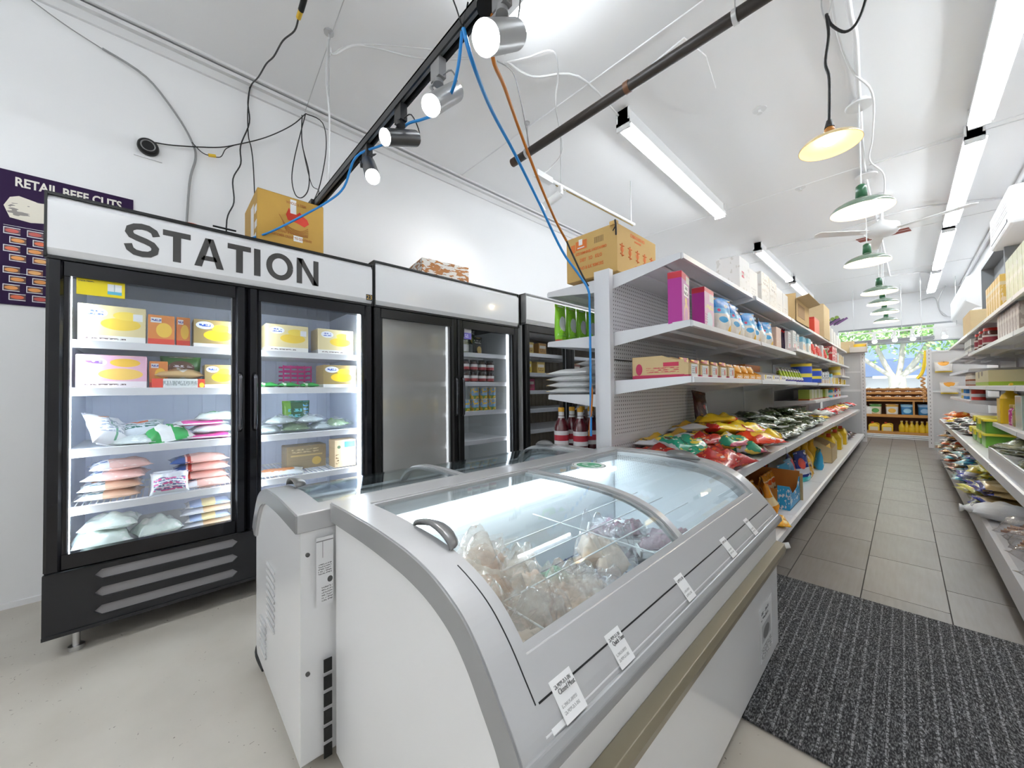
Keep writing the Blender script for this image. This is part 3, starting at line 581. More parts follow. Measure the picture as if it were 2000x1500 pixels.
def fridge(label, y0, y1, frame, body, hd, shelves, xf=-2.5, glass=(door_glass, door_glass), zt=1.985, zh=1.725, zg=.375, sign=None, grille=True, inn=inner, hframe=blackm, leds=led, split=None, top=.0):
    t = thing('display_fridge', label, 'fridge', (xf-.4, (y0+y1)/2, 0), 0, 'upright glass door fridges', wsp=True)
    xb = -3.26; ym = (y0+y1)/2
    b = MB(); b.box(xb, xf-.03, y0, y0+.04, .1, zt-.005).box(xb, xf-.03, y1-.04, y1, .1, zt-.005).box(xb, xb+.04, y0, y1, .1, zt-.01).box(xb, xf-.03, y0, y1, zh-.02, zt-.02).box(xb, xf-.04, y0, y1, .1, zg)
    b.obj('cabinet', body, t)
    k = MB(); k.box(xb+.04, xb+.055, y0+.04, y1-.04, zg, zh).box(xb+.05, xf-.06, y0+.04, y0+.05, zg, zh).box(xb+.05, xf-.06, y1-.05, y1-.04, zg, zh)
    n_ = int((y1-y0)/.07)
    for i in range(n_): yy_ = y0+.07+i*.07; k.box(xb+.055, xb+.061, yy_, yy_+.005, zg+.05, zh-.05)
    k.obj('interior_lining', inn, t)
    MB().box(xb+.05, xf-.05, y0+.04, y1-.04, zg, zg+.02).obj('interior_floor', innerw, t)
    MB().box(xf-.07, xf-.03, ym-.03, ym+.03, zg, zh).obj('mullion', frame, t)
    # header box
    h = MB(); h.prism([(xf-.05, zh), (xf+.02, zh), (xf+.035, zh+.03), (xf+.035, zt-.03), (xf+.015, zt), (xf-.05, zt)], y0+.006, y1-.006)
    h.obj('header', hd, t)
    MB().box(xf-.06, xf+.037, y0, y0+.008, zh-.008, zt+.004).box(xf-.06, xf+.037, y1-.008, y1, zh-.008, zt+.004).box(xf-.06, xf+.03, y0, y1, zt-.002, zt+.010).box(xf-.05, xf+.03, y0, y1, zh-.014, zh).obj('header_trim', hframe, t)
    if sign: sign_letters(sign[0], sign[1], sign[2], sign[3], xf+.0355, t)
    # doors
    for di in range(2):
        a, c = ((y0+.004, ym-.003), (ym+.003, y1-.004))[di]
        d = MB(); w = .062; z0, z1 = zg+.01, zh-.018
        for (p, q, r, s) in ((a, a+w, z0, z1), (c-w, c, z0, z1)):
            d.prism([(xf-.02, p), (xf+.018, p), (xf+.03, p+.01), (xf+.03, q-.022), (xf+.016, q-.012), (xf+.016, q), (xf-.02, q)] if p == a else [(xf-.02, p), (xf+.016, p), (xf+.016, p+.012), (xf+.03, p+.022), (xf+.03, q-.01), (xf+.018, q), (xf-.02, q)], z0, z1, 'z')
        for r, s in ((z0, z0+w), (z1-w, z1)): d.box(xf-.02, xf+.022, a+w-.012, c-w+.012, r, s)
        dr = d.obj('door', frame, t)
        MB().box(xf-.012, xf-.004, a+w-.01, c-w+.01, z0+w-.01, z1-w+.01).obj('glass', glass[di], dr)
        MB().box(xf-.006, xf+.004, a+w-.003, a+w+.004, z0+w, z1-w).box(xf-.006, xf+.004, c-w-.004, c-w+.003, z0+w, z1-w).obj('gasket', M('gasket_grey', (.30, .31, .33), .4), dr)
        hy = (c-.030) if di == 0 else (a+.030)
        h = MB(); h.tube([(xf+.03, hy, .93), (xf+.055, hy, .945), (xf+.06, hy, 1.0), (xf+.06, hy, 1.17), (xf+.055, hy, 1.22), (xf+.03, hy, 1.235)], .010, 8, 2)
        h.obj('handle', M('chrome_black', (.10, .10, .11), .12, metal=.9), dr)
    for (z, kind) in shelves:
        for (a, c) in ((y0+.05, ym-.01), (ym+.01, y1-.05)):
            s_ = MB()
            if kind == 'wire':
                nb = int((c-a)/.022)
                for i in range(nb+1): yy_ = a+(c-a)*i/nb; s_.box(xb+.08, xf-.09, yy_-.0022, yy_+.0022, z-.004, z)
                s_.box(xb+.08, xb+.088, a, c, z-.01, z).box(xf-.1, xf-.092, a, c, z-.012, z+.0).box(-2.95, -2.942, a, c, z-.012, z-.004)
            else: s_.box(xb+.08, xf-.09, a, c, z-.014, z)
            so_ = s_.obj('shelf', wire, t)
            if kind == 'wire2':
                pass
            MB().prism([(xf-.092, z-.028), (xf-.08, z-.03), (xf-.072, z+.006), (xf-.092, z+.008)], a, c).obj('price_rail', wh, so_)
    if leds:
        for y_ in (y0+.052, y1-.068, ym-.05, ym+.038):  # jamb strips, plus a mullion pair added to brighten the inside
            MB().box(xf-.075, xf-.055, y_, y_+.014, zg+.06, zh-.06).obj('light_strip', leds, t)
    if grille:
        g = MB(); pl_ = [(y0+.15, y1-.72), ]
        xg = xf+.006
        # lower panel built round three arrow-ended slots
        ya, yb = y0+.17, ym-.06
        zs = [.325, .245, .165]; hh = .022
        g.box(xg-.02, xg, y0, ya-.03, .1, zg-.006).box(xg-.02, xg, yb+.03, y1, .1, zg-.006)
        cuts = [zg-.006]+[v for z in zs for v in (z+hh, z-hh)]+[.1]
        for i in range(0, len(cuts), 2): g.box(xg-.02, xg, ya-.03, yb+.03, cuts[i+1], cuts[i])
        for z in zs:
            g.prism([(ya-.03, z-hh), (ya, z-hh), (ya-.024, z), (ya, z+hh), (ya-.03, z+hh)], xg-.02, xg, 'x')
            g.prism([(yb+.03, z-hh), (yb, z-hh), (yb+.024, z), (yb, z+hh), (yb+.03, z+hh)], xg-.02, xg, 'x')
        gp = g.obj('grille_panel', grille_m, t)
        for z in zs: MB().box(xg-.016, xg-.012, ya-.03, yb+.03, z-hh, z+hh).obj('vent', M('filter_grey', (.27, .26, .27), .5), gp)
        MB().box(xg-.018, xg+.006, y0, y1, .10, .115).obj('kick_lip', grille_m, gp)
    else: MB().box(xf-.02, xf+.004, y0, y1, .1, zg-.006).obj('lower_panel', body, t)
    for y_ in (y0+.09, y1-.09):
        MB().cyl((xf-.06, y_, .0), (xf-.06, y_, .10), .012, n=12).cyl((xf-.06, y_, 0), (xf-.06, y_, .018), .026, n=14).obj('foot', steel, t)
        MB().cyl((xb+.06, y_, .0), (xb+.06, y_, .10), .02, n=12).obj('foot', steel, t)
    return t
f1 = fridge('tall black two-door fridge with a STATION sign and charcoal base grille', -.355, 1.05, dark, dark, header_m, [(1.375, 's'), (1.155, 's'), (.875, 's'), (.615, 'wire')], sign=('STATION', -.118, .722, (1.782, .150)))
f2 = fridge('white-headed two-door fridge with a fogged door and can shelves', 1.056, 2.44, blackm, blackm, header_m, [(1.455, 'wire'), (1.20, 'wire'), (.945, 'wire'), (.69, 'wire')], glass=(fog_glass, door_glass), zt=2.02, inn=innerg, leds=M('added_led_dim', (.9, .95, 1), .5, emis=1.6))  # dim strips added here only to keep the interior from going dark
f3 = fridge('furthest white fridge with plain header behind the shelf end', 2.53, 3.95, blackm, wh, wh, [(1.50, 'wire'), (1.30, 'wire'), (1.12, 'wire'), (.93, 'wire'), (.72, 'wire')], zt=2.05, zh=1.78, inn=M('brown_inner', (.34, .27, .18), .4), hframe=M('grey_trim', (.3, .3, .3), .4), grille=False, leds=False)
# stickers and sign details (parts of their fridge)
MB().box(-2.493, -2.4925, -.268, -.12, 1.575, 1.65).obj('sticker', M('yellow_sticker', (.85, .68, .0), .4), f1)
st = MB().box(-2.4924, -2.492, -.175, -.13, 1.588, 1.635).obj('sticker_print', PM('fridge_icon', (.80, .84, .86), [('b', 'z', 0, .3, (.10, .45, .62)), ('r', 'y', .45, .52, 'z', .3, 1, (.4, .5, .55))]), f1)
MB().box(-2.4924, -2.492, -.262, -.215, 1.632, 1.64).obj('sticker_print', PM('small_print', (.85, .68, .0), [('s', 'y', 0, 1, 'z', 0, 1, 1, 16, (.05, .05, .03))]), f1)
MB().box(-2.4645, -2.4635, 1.0, 1.045, 1.745, 1.785).obj('badge', black_ink, f1); text('23', .04, M('gold_ink', (.6, .38, .08), .4), f1, (-2.463, 1.022, 1.752), (pi/2, 0, pi/2))
MB().box(-2.493, -2.4925, 1.825, 1.90, 1.56, 1.665).obj('sticker', PM('purple_card', (.48, .46, .48), [('b', 'z', 0, .5, (.18, .15, .50)), ('s', 'y', .1, .6, 'z', .1, .4, 2, 9, (.8, .8, .9))]), f2)
# poster on the wall
ps = thing('wall_poster', 'dark purple RETAIL BEEF CUTS poster with rows of small meat pictures', 'poster', (-3.29, -.45, 1.64), 0, wsp=True)
MB().box(-3.299, -3.292, -.625, -.125, 1.62, 2.345).obj('sheet', M('poster_purple', (.022, .005, .045), .6, spec=.2), ps)
text('RETAIL BEEF CUTS', .068, M('poster_cream', (.86, .82, .74), .5), ps, (-3.291, -.375, 2.268), (pi/2, 0, pi/2), bold=.0018, sx=.72)
cow = MB(); cow.prism([(-.61, 2.15), (-.59, 2.20), (-.56, 2.215), (-.50, 2.2), (-.40, 2.20), (-.30, 2.19), (-.24, 2.15), (-.25, 2.09), (-.31, 2.08), (-.42, 2.10), (-.52, 2.08), (-.59, 2.09)], -3.2915, -3.2905, 'x'); cow.obj('carcass_chart', PM('beef_chart', (.80, .74, .62), [('n', 5, .60, (.25, .22, .2))]), ps)
rd = random.Random(5)
mf = [PM('meat_print_%d' % i, c, [('b', 'z', 0, .1, (.8, .8, .8)), ('b', 'z', .9, 1, (.8, .8, .8)), ('b', 'y', 0, .05, (.8, .8, .8)), ('e', 'y', .5, .4, 'z', .5, .28, d)]) for i, (c, d) in enumerate((((.10, .03, .03), (.75, .12, .03)), ((.12, .04, .02), (.80, .30, .05)), ((.10, .02, .04), (.55, .06, .04)), ((.2, .05, .02), (.85, .42, .12))))]
for r_ in range(8):
    for c_ in range(6):
        if r_ == 3 and c_ > 3: continue
        y_ = -.61+c_*.078+(.02 if r_ % 2 else 0); z_ = 2.0-r_*.048-(.02 if r_ > 3 else 0)
        MB().box(-3.2915, -3.2908, y_, y_+.056, z_, z_+.036).obj('cut_picture', mf[rd.randrange(4)], ps)
for z_ in (2.045, 1.79): MB().box(-3.2915, -3.291, -.61, -.14, z_, z_+.002).obj('rule_line', white_lab, ps)
# ================================================================== PACK SHAPES
def carton(w, d, h, m, tape=None, lid=True):
    def f(p):
        b = MB(); b.box(-w/2, w/2, -d/2, d/2, 0, h); b.obj('box', m, p, bevel=min(.0025, w*.02))
        if lid:
            e = min(w, d)*.02; q = MB(); q.box(-w/2+e, w/2-e, -d/2+e, -.0008, h, h+.0016).box(-w/2+e, w/2-e, .0008, d/2-e, h, h+.0016); q.obj('lid_flap', m, p)
        if tape: MB().box(-w/2-.0006, w/2+.0006, -w*.06, w*.06, h*.8, h+.0022).obj('tape', tape, p)
    return f
def pouch(w, h, d, m, seed=0, wr=.06, label=None):
    def f(p):
        MB().standup(w, h, d, seed=seed, wr=wr).obj('bag', m, p)
        MB().box(-w/2, w/2, -.0025, .0025, h*.93, h).obj('seal', m, p)
        if label: MB().box(-w*.25, w*.25, -d*.5-.002, -d*.5+.004, h*.25, h*.5).obj('label', label, p)
    return f
def bag(w, h, d, m, seed=0, wr=.12, flat=.35, seal=.06, nx=12, ny=10, label=None, lz=None):
    def f(p):
        MB().pillow(w, h, d, nx, ny, seed, wr, flat, seal=seal).obj('bag', m, p)
        if seal: MB().box(-w*.42, w*.42, -h*.5-.006, -h*.5+.004, d*flat-.001, d*flat+.002).box(-w*.42, w*.42, h*.5-.004, h*.5+.006, d*flat-.001, d*flat+.002).obj('seal', m, p)
        if label: MB().cbox((0, 0, d*1.02), (w*.4, h*.25, .001)).obj('label', label, p)
    return f
def jar(r, h, m, lidm, labm=None, lidh=.16, lr=.9, neck=.86, n=18, content=None):
    def f(p):
        MB().lathe([(r*.9, 0), (r, h*.03), (r, h*.72), (r*neck, h*.80), (r*neck, h*(1-lidh))], n).obj('jar', m, p)
        MB().lathe([(r*lr, h*(1-lidh)), (r*lr, h*.99), (r*lr*.93, h)], n).obj('lid', lidm, p)
        if labm: MB().lathe([(r*1.008, h*.14), (r*1.008, h*.62)], n, close=False).obj('label', labm, p)
    return f
def bottle(r, h, m, capm, neckm=None, labm=None, n=16):
    def f(p):
        MB().lathe([(r*.92, 0), (r, h*.03), (r, h*.52), (r*.8, h*.64), (r*.42, h*.76), (r*.36, h*.9)], n).obj('bottle', m, p)
        if neckm: MB().lathe([(r*.46, h*.745), (r*.40, h*.80), (r*.39, h*.9)], n).obj('neck_foil', neckm, p)
        MB().lathe([(r*.42, h*.9), (r*.43, h*.985), (r*.38, h)], n).obj('cap', capm, p)
        if labm: MB().lathe([(r*1.01, h*.12), (r*1.01, h*.45)], n, close=False).obj('label', labm, p)
    return f
def can(r, h, m, metal=steel, n=20, lidm=None):
    def f(p):
        MB().lathe([(r, h*.03), (r, h*.97)], n, close=False).obj('wrap', m, p)
        MB().lathe([(r*.96, 0), (r*1.02, h*.01), (r*1.02, h*.03), (r*.98, h*.035)], n).lathe([(r*.98, h*.965), (r*1.03, h*.97), (r*1.03, h), (r*.95, h), (r*.94, h*.985)], n).obj('rim', lidm or metal, p)
    return f
def jug(w, d, h, m, capm, labm=None):
    def f(p):
        b = MB(); z = h*.62
        b.add([(-w/2, -d/2, 0), (w/2, -d/2, 0), (w/2, d/2, 0), (-w/2, d/2, 0), (-w/2, -d/2, z), (w/2, -d/2, z), (w/2, d/2, z), (-w/2, d/2, z),
               (-w*.42, -d*.3, h*.78), (w*.1, -d*.3, h*.9), (w*.1, d*.3, h*.9), (-w*.42, d*.3, h*.78)],
              [(0, 3, 2, 1), (0, 1, 5, 4), (1, 2, 6, 5), (2, 3, 7, 6), (3, 0, 4, 7), (4, 5, 9, 8), (5, 6, 10, 9), (6, 7, 11, 10), (7, 4, 8, 11), (8, 9, 10, 11)]); b.obj('jug', m, p, bevel=w*.05)
        MB().tube([(w*.08, 0, h*.86), (w*.3, 0, h*.86), (w*.44, 0, h*.76), (w*.44, 0, h*.6)], w*.07, 8, 3).obj('handle', m, p)
        MB().cyl((-w*.12, 0, h*.84), (-w*.12, 0, h), w*.13, n=14).obj('cap', capm, p)
        if labm: MB().box(-w*.36, w*.36, -d/2-.002, -d/2+.001, h*.1, h*.5).obj('label', labm, p)
    return f
def tray(w, d, h, m, inm, back=1.0, front=.45, n_in=0, inmat=None):
    """open display carton with sloping sides"""
    def f(p):
        t_ = .004; b = MB(); b.box(-w/2, w/2, -d/2, d/2, 0, t_).box(-w/2, w/2, d/2-t_, d/2, 0, h*back).box(-w/2, w/2, -d/2, -d/2+t_, 0, h*front)
        for s_ in (-1, 1):
            x_ = s_*(w/2-t_/2)
            b.prism([(-d/2, 0), (d/2, 0), (d/2, h*back), (-d*.05, h*back), (-d/2, h*front)], x_-t_/2, x_+t_/2, 'x')
        b.obj('carton', m, p)
        for i in range(n_in):
            yy_ = -d/2+.02+(d-.04)*(i+.5)/n_in; q = MB(); q.standup(w*.9, h*.86, (d/n_in)*.8, nx=5, ny=6, seed=i); q.xf(Matrix.Translation((0, yy_, t_))); q.obj('packet', inmat, p)
    return f
def put(kind, x, y, z, face, label, group=None, **k): return kind.put((x, y, z), {'x': pi/2, '-x': -pi/2, '-y': 0, 'y': pi}.get(face, face) if isinstance(face, str) else face, label, group, **k)
def K(name, cat, build): return Kind(build, name, cat)
F = 'x'
# ================================================================== THINGS IN THE FRIDGES
clear = glassy('clear_wrap', (.96, .97, .98), .12, haze=.10, hcol=(.9, .93, .95), bump=.6, bscale=18)
milky = glassy('milky_wrap', (.93, .96, .95), .12, haze=.45, hcol=(.86, .92, .89), bump=.8, bscale=16)
YB = PM('plantain_box', (.78, .66, .36), [('b', 'z', 0, .17, (.85, .84, .80)), ('e', 'x', .62, .30, 'z', .50, .17, (.86, .60, .06)), ('e', 'x', .70, .2, 'z', .74, .12, (.90, .68, .10)), ('e', 'x', .25, .17, 'z', .78, .13, (.88, .88, .92)), ('s', 'x', .14, .36, 'z', .70, .86, 2, 18, (.08, .14, .5)), ('s', 'x', .1, .7, 'z', .05, .12, 1, 26, (.15, .1, .1)), ('r', 'x', .80, .95, 'z', .62, .82, (.85, .85, .88))], rough=.3)
YB2 = PM('plantain_box_dark', (.36, .26, .10), [('b', 'z', 0, .14, (.84, .83, .80)), ('e', 'x', .55, .33, 'z', .45, .2, (.90, .60, .02)), ('e', 'x', .62, .22, 'z', .72, .13, (.95, .70, .05)), ('e', 'x', .25, .2, 'z', .8, .14, (.86, .88, .95)), ('s', 'x', .12, .38, 'z', .72, .88, 1, 14, (.04, .12, .55)), ('r', 'x', .8, .97, 'z', .6, .86, (.85, .85, .85))], rough=.3)
OB = PM('orange_carton', (.72, .25, .05), [('b', 'z', 0, .2, (.70, .06, .03)), ('e', 'x', .6, .3, 'z', .5, .25, (.86, .55, .06)), ('r', 'x', .1, .5, 'z', .75, .92, (.85, .85, .85)), ('s', 'x', .1, .5, 'z', .77, .9, 1, 12, (.1, .12, .4))])
PB = PM('pink_plantain_box', (.78, .46, .58), [('b', 'z', 0, .2, (.86, .80, .82)), ('e', 'x', .62, .32, 'z', .42, .18, (.86, .56, .12)), ('e', 'x', .68, .22, 'z', .78, .13, (.86, .52, .05)), ('e', 'x', .24, .18, 'z', .78, .14, (.88, .86, .92)), ('s', 'x', .12, .36, 'z', .7, .86, 1, 12, (.2, .08, .3)), ('s', 'x', .1, .7, 'z', .06, .14, 1, 26, (.15, .1, .1))])
Gf = 'boxes and bags in the STATION fridge'
a = K('snack_box', 'box', carton(.225, .16, .175, YB, lid=False)); b_ = K('snack_box', 'box', carton(.10, .16, .15, OB)); c_ = K('snack_box', 'box', carton(.19, .16, .15, YB2)); d_ = K('snack_box', 'box', carton(.235, .16, .155, PB))
x_ = -2.70
put(a, x_, -.165, 1.383, F, 'pale yellow plantain box on the top fridge shelf, furthest left', Gf)
put(b_, x_, .005, 1.383, F, 'dark orange carton beside the pale plantain box, top fridge shelf', Gf)
put(b_, x_-.02, .09, 1.383, F, 'thin orange carton, third on the top shelf of the left fridge door', Gf, sc=(.55, 1, 1.02))
put(c_, x_, .225, 1.383, F, 'olive plantain box with blue oval badge, top shelf by the door handles', Gf)
put(a, x_, .575, 1.383, F, 'plantain chip box behind the right STATION door, left of two', Gf, sc=(1.02, 1, .95))
put(a, x_, .86, 1.383, F, 'plantain chip box behind the right STATION door, right of two', Gf, sc=(1.0, 1, .95))
put(d_, x_, -.165, 1.163, F, 'pink tinted plantain box on the second fridge shelf', Gf)
put(b_, x_-.03, -.005, 1.163, F, 'small dark red carton next to the pink tinted box', Gf, sc=(.7, 1, .9))
bx = K('snack_box', 'box', carton(.21, .16, .045, PM('barcode_carton', (.72, .06, .03), [('r', 'x', .2, .85, 'z', 0, 1, (.80, .84, .82)), ('s', 'x', .2, .85, 'z', .0, 1.0, 1, 60, (.35, .4, .4)), ('e', 'x', .93, .05, 'z', .3, .3, (.9, .7, .05))])))
put(bx, x_, .075, 1.163, F, 'low red carton with striped white label lying on the second shelf', Gf)
bg = K('frozen_bag', 'bag', bag(.20, .15, .05, PM('tan_packet', (.60, .42, .20), [('e', 'x', .55, .12, 'y', .5, .4, (.8, .8, .75)), ('s', 'x', .3, .8, 'y', .2, .8, 3, 12, (.5, .2, .05))], rough=.3), 4)); put(bg, x_, .08, 1.21, F, 'tan packet lying on the striped red carton', Gf)
pg = K('frozen_bag', 'bag', pouch(.17, .11, .05, PM('green_brown_pouch', (.06, .20, .04), [('e', 'x', .5, .33, 'z', .42, .36, (.16, .08, .05)), ('s', 'x', .22, .78, 'z', .2, .62, 2, 9, (.82, .80, .85))], rough=.28), 2)); put(pg, x_-.06, .085, 1.225, F, 'dark green pouch with a brown panel standing above the red carton', Gf)
put(c_, x_, .245, 1.163, F, 'small orange plantain box by the handles, second fridge shelf', Gf, sc=(.72, 1, .83))
put(c_, x_, .885, 1.163, F, 'banana yellow plantain box at the lit edge, second shelf right door', Gf, sc=(1.12, 1, .98))
gp = K('frozen_bag', 'bag', bag(.12, .16, .022, PM('green_flat_pack', (.03, .32, .06), [('e', 'x', .3, .1, 'y', .3, .3, (.7, .85, .7))], rough=.25), 1))
for i, y_ in enumerate((.47, .58, .70)): put(gp, x_+.02, y_, 1.163, F, 'flat green packet low on the second shelf, %s from the door handles' % ORD[i], Gf, sc=(.95, 1, 1.3))
# third shelf
gw = PM('green_white_bag', (.84, .86, .85), [('b', 'x', 0, .26, (.03, .36, .08)), ('b', 'x', .55, .85, (.04, .40, .10)), ('r', 'x', .6, .8, 'y', .3, .7, (.85, .86, .86)), ('s', 'x', .6, .8, 'y', .3, .7, 3, 14, (.2, .2, .2))], rough=.25, bump=.2)
ww_ = PM('white_print_bag', (.84, .85, .88), [('e', 'x', .3, .1, 'y', .75, .08, (.75, .28, .1)), ('r', 'x', .45, .5, 'y', .1, .9, (.15, .4, .25)), ('s', 'x', .15, .9, 'y', .25, .7, 5, 10, (.35, .4, .5))], rough=.3, bump=.2)
fb = PM('fish_bag', (.56, .62, .66), [('r', 'x', .1, .7, 'y', .64, .74, (.65, .12, .04)), ('s', 'x', .3, .95, 'y', .2, .58, 3, 12, (.03, .13, .1))], rough=.25, bump=.25)
gs = PM('green_clear_bag', (.60, .66, .64), [('b', 'y', .55, 1, (.06, .40, .12)), ('n', 6, .62, (.8, .85, .82))], rough=.2, bump=.3)
pk = PM('pink_strip_bag', (.78, .80, .80), [('r', 'x', .1, .9, 'y', .05, .3, (.78, .10, .38)), ('s', 'x', .1, .9, 'y', .45, .8, 2, 10, (.6, .05, .15))], rough=.25, bump=.2)
ka = K('frozen_bag', 'bag', bag(.17, .21, .07, ww_, 11)); kb = K('frozen_bag', 'bag', bag(.20, .14, .045, fb, 12)); kc = K('frozen_bag', 'bag', bag(.19, .14, .08, gw, 13)); kd = K('frozen_bag', 'bag', bag(.20, .16, .045, gs, 14)); ke = K('frozen_bag', 'bag', bag(.22, .16, .032, pk, 15))
put(ka, x_-.01, -.20, .93, 2.2, 'white printed bag leaning at the left end of the third shelf', Gf, tilt=(.75, .35))
put(kb, x_-.03, -.075, .935, 1.45, 'grey bag with red stripe and dark lettering leaning behind the white one', Gf, tilt=(.35, -.2))
put(kd, x_+.02, -.09, .876, 1.3, 'clear green-ended bag lying under the grey bag', Gf)
put(kc, x_+.02, .03, .885, 1.9, 'bright green and white bag in the middle of the third shelf', Gf, tilt=(.3, -.15))
for i, (k_, z_, y_, l) in enumerate(((ke, .880, .20, 'pink lettered white bag at the bottom of the stack by the handles'), (kd, .912, .22, 'clear green bag on top of the pink lettered one'), (ke, .955, .16, 'pink edged bag third up in the stack by the handles'), (kd, .978, .24, 'topmost clear green bag of the stack by the handles'))): put(k_, x_, y_, z_, 1.5+.15*(i % 3), l, Gf)
veg = M('frozen_greens', (.20, .30, .14), .6, noise=.5, nscale=60); icy = M('icy_grey', (.56, .63, .62), .5, noise=.25, nscale=50)
def wrapped(w, h, d, inner_m, seed): 
    def f(p):
        MB().pillow(w, h, d, 12, 10, seed, .2, .3, seal=.08).obj('wrap', clear, p)
        q = MB(); q.pillow(w*.8, h*.72, d*.75, 10, 8, seed+3, .35, .35); q.xf(Matrix.Translation((0, 0, d*.08))); q.obj('contents', inner_m, p)
        MB().cbox((w*.15, 0, d*1.0), (w*.3, h*.3, .001)).obj('label', white_lab, p)
    return f
v1 = K('frozen_bag', 'bag', wrapped(.19, .16, .05, icy, 31)); v2 = K('frozen_bag', 'bag', wrapped(.19, .16, .055, veg, 32))
for i, (k_, y_, z_, l) in enumerate(((v1, .47, .878, 'icy grey wrapped bag, nearest the handles on the third shelf'), (v2, .64, .878, 'wrapped green vegetables in the middle of the third shelf, right door'), (v1, .80, .878, 'icy wrapped bag beside the vegetables, third shelf right door'), (v2, .89, .89, 'wrapped greens at the lit edge of the third shelf'), (v1, .56, .93, 'icy bag lying on top of its neighbours, third shelf right door'), (v1, .73, .93, 'second icy bag lying on top, third shelf right door'))): put(k_, -2.72, y_, z_, 1.2+.25*i, l, Gf)
gb = K('frozen_bag', 'bag', pouch(.17, .19, .05, PM('black_green_pouch', (.03, .10, .04), [('b', 'x', 0, .3, (.15, .34, .04)), ('s', 'x', .2, .7, 'z', .35, .75, 2, 7, (.15, .5, .55)), ('s', 'x', .75, .95, 'z', .2, .9, 5, 8, (.1, .35, .6))], rough=.25), 6)); put(gb, -2.92, .69, .883, F, 'dark green pouch with cyan lettering standing at the back of the third shelf', Gf)
mg = K('plastic_basket', 'basket', lambda p: [MB().box(-.09, .09, -.06, .06, 0, .004).obj('base', M('magenta', (.55, .01, .22), .35), p)]+[MB().box(-.09, .09, s_*.06-.002, s_*.06+.002, z, z+.012).obj('slat', MATS['magenta'], p) for s_ in (-1, 1) for z in (.02, .05, .08, .11, .14)]+[MB().box(x-.004, x+.004, -.063, -.058, 0, .155).obj('post', MATS['magenta'], p) for x in (-.086, -.043, 0, .043, .086)])
put(mg, -2.98, .70, 1.163, F, 'magenta slatted basket at the back of the second shelf', None)
# fourth shelf
pm1 = PM('pink_meat_pack', (.80, .52, .46), [('b', 'x', 0, .3, (.80, .82, .86)), ('s', 'x', .02, .28, 'y', .2, .8, 3, 9, (.1, .2, .45)), ('n', 7, .62, (.84, .66, .60))], rough=.22, bump=.2)
pm2 = PM('tan_meat_pack', (.70, .46, .32), [('b', 'x', .0, .4, (.82, .80, .78)), ('e', 'x', .25, .07, 'y', .5, .12, (.80, .25, .06)), ('s', 'x', .05, .4, 'y', .1, .4, 2, 9, (.1, .25, .3))], rough=.22, bump=.15)
bl1 = PM('blue_print_pack', (.80, .50, .44), [('b', 'x', .0, .25, (.03, .09, .30)), ('b', 'x', .28, .34, (.5, .04, .02))], rough=.2, bump=.15)
q1 = K('frozen_pack', 'frozen pack', bag(.22, .17, .045, pm2, 41, wr=.06)); q2 = K('frozen_pack', 'frozen pack', bag(.22, .17, .05, pm1, 42, wr=.08)); q3 = K('frozen_pack', 'frozen pack', bag(.25, .18, .045, bl1, 43, wr=.06))
wp = K('frozen_pack', 'frozen pack', bag(.15, .12, .08, PM('pink_text_pack', (.78, .82, .86), [('s', 'x', .1, .9, 'y', .05, .6, 3, 9, (.70, .08, .28)), ('s', 'x', .1, .9, 'y', .1, .6, 5, 14, (.12, .15, .3))], rough=.2, bump=.2), 44))
for k_, y_, z_, r_, l in ((q1, -.17, .622, 1.5, 'tan pack at the bottom left of the wire shelf'), (q1, -.17, .664, 1.62, 'tan pack with orange dot, second up on the wire shelf'), (q2, -.15, .708, 1.45, 'pinkish pack third up at the left of the wire shelf'), (q2, -.14, .757, 1.7, 'folded brownish pack topping the left pile on the wire shelf'),
    (q3, .16, .66, 1.57, 'pink pack with dark blue end, lowest in the right pile of the wire shelf'), (q3, .17, .705, 1.5, 'pink pack with dark blue end, middle of the right pile'), (q3, .16, .75, 1.6, 'pink pack with dark blue end, top of the right pile')): put(k_, x_-.01, y_, z_, r_, l, 'flat packs on the wire fridge shelf')
put(wp, x_+.07, .04, .66, 1.57, 'milky pack with pink lettering standing at the front of the wire shelf', None, tilt=(1.0, 0))
put(q2, x_+.03, .19, .62, 1.57, 'pale pink pack lying at the front of the wire shelf near the handles', 'flat packs on the wire fridge shelf')
# floor of the fridge
mk = [K('frozen_bag', 'bag', bag(.20, .19, .085, PM('milky_green_bag_%d' % i, (.66, .74, .68), [('n', 4, .60, (.80, .82, .78))], rough=.18, bump=.5, bscale=14, coat=.3), 50+i, wr=.16)) for i in range(2)]
put(mk[0], -2.67, -.20, .397, 1.7, 'pale green milky bag on the fridge floor, lower of two', Gf); put(mk[1], -2.70, -.17, .475, 1.5, 'pale green lettered bag lying on top of another on the fridge floor', Gf, sc=(1, .9, .75)); put(mk[1], -2.70, -.01, .397, 1.9, 'pale green tied bag in the middle of the fridge floor', Gf, sc=(.9, .8, 1))
bp_ = K('frozen_pack', 'frozen pack', bag(.2, .14, .03, PM('blue_yellow_pack', (.45, .55, .78), [('b', 'x', .35, .65, (.84, .74, .42)), ('b', 'x', .0, .1, (.8, .8, .8))], rough=.2), 61, wr=.05)); op_ = K('frozen_pack', 'frozen pack', bag(.24, .14, .03, PM('orange_white_pack', (.80, .60, .42), [('b', 'x', .0, .4, (.84, .84, .86))], rough=.2), 62, wr=.05))
for k_, z_, l in ((op_, .397, 'orange and white flat pack at the bottom of the floor pile'), (bp_, .43, 'blue pack with yellow band on the fridge floor pile'), (op_, .47, 'orange and white flat pack third up on the floor pile'), (bp_, .505, 'blue pack topping the floor pile')): put(k_, -2.72, .20, z_, 1.57, l, 'flat packs piled on the fridge floor')
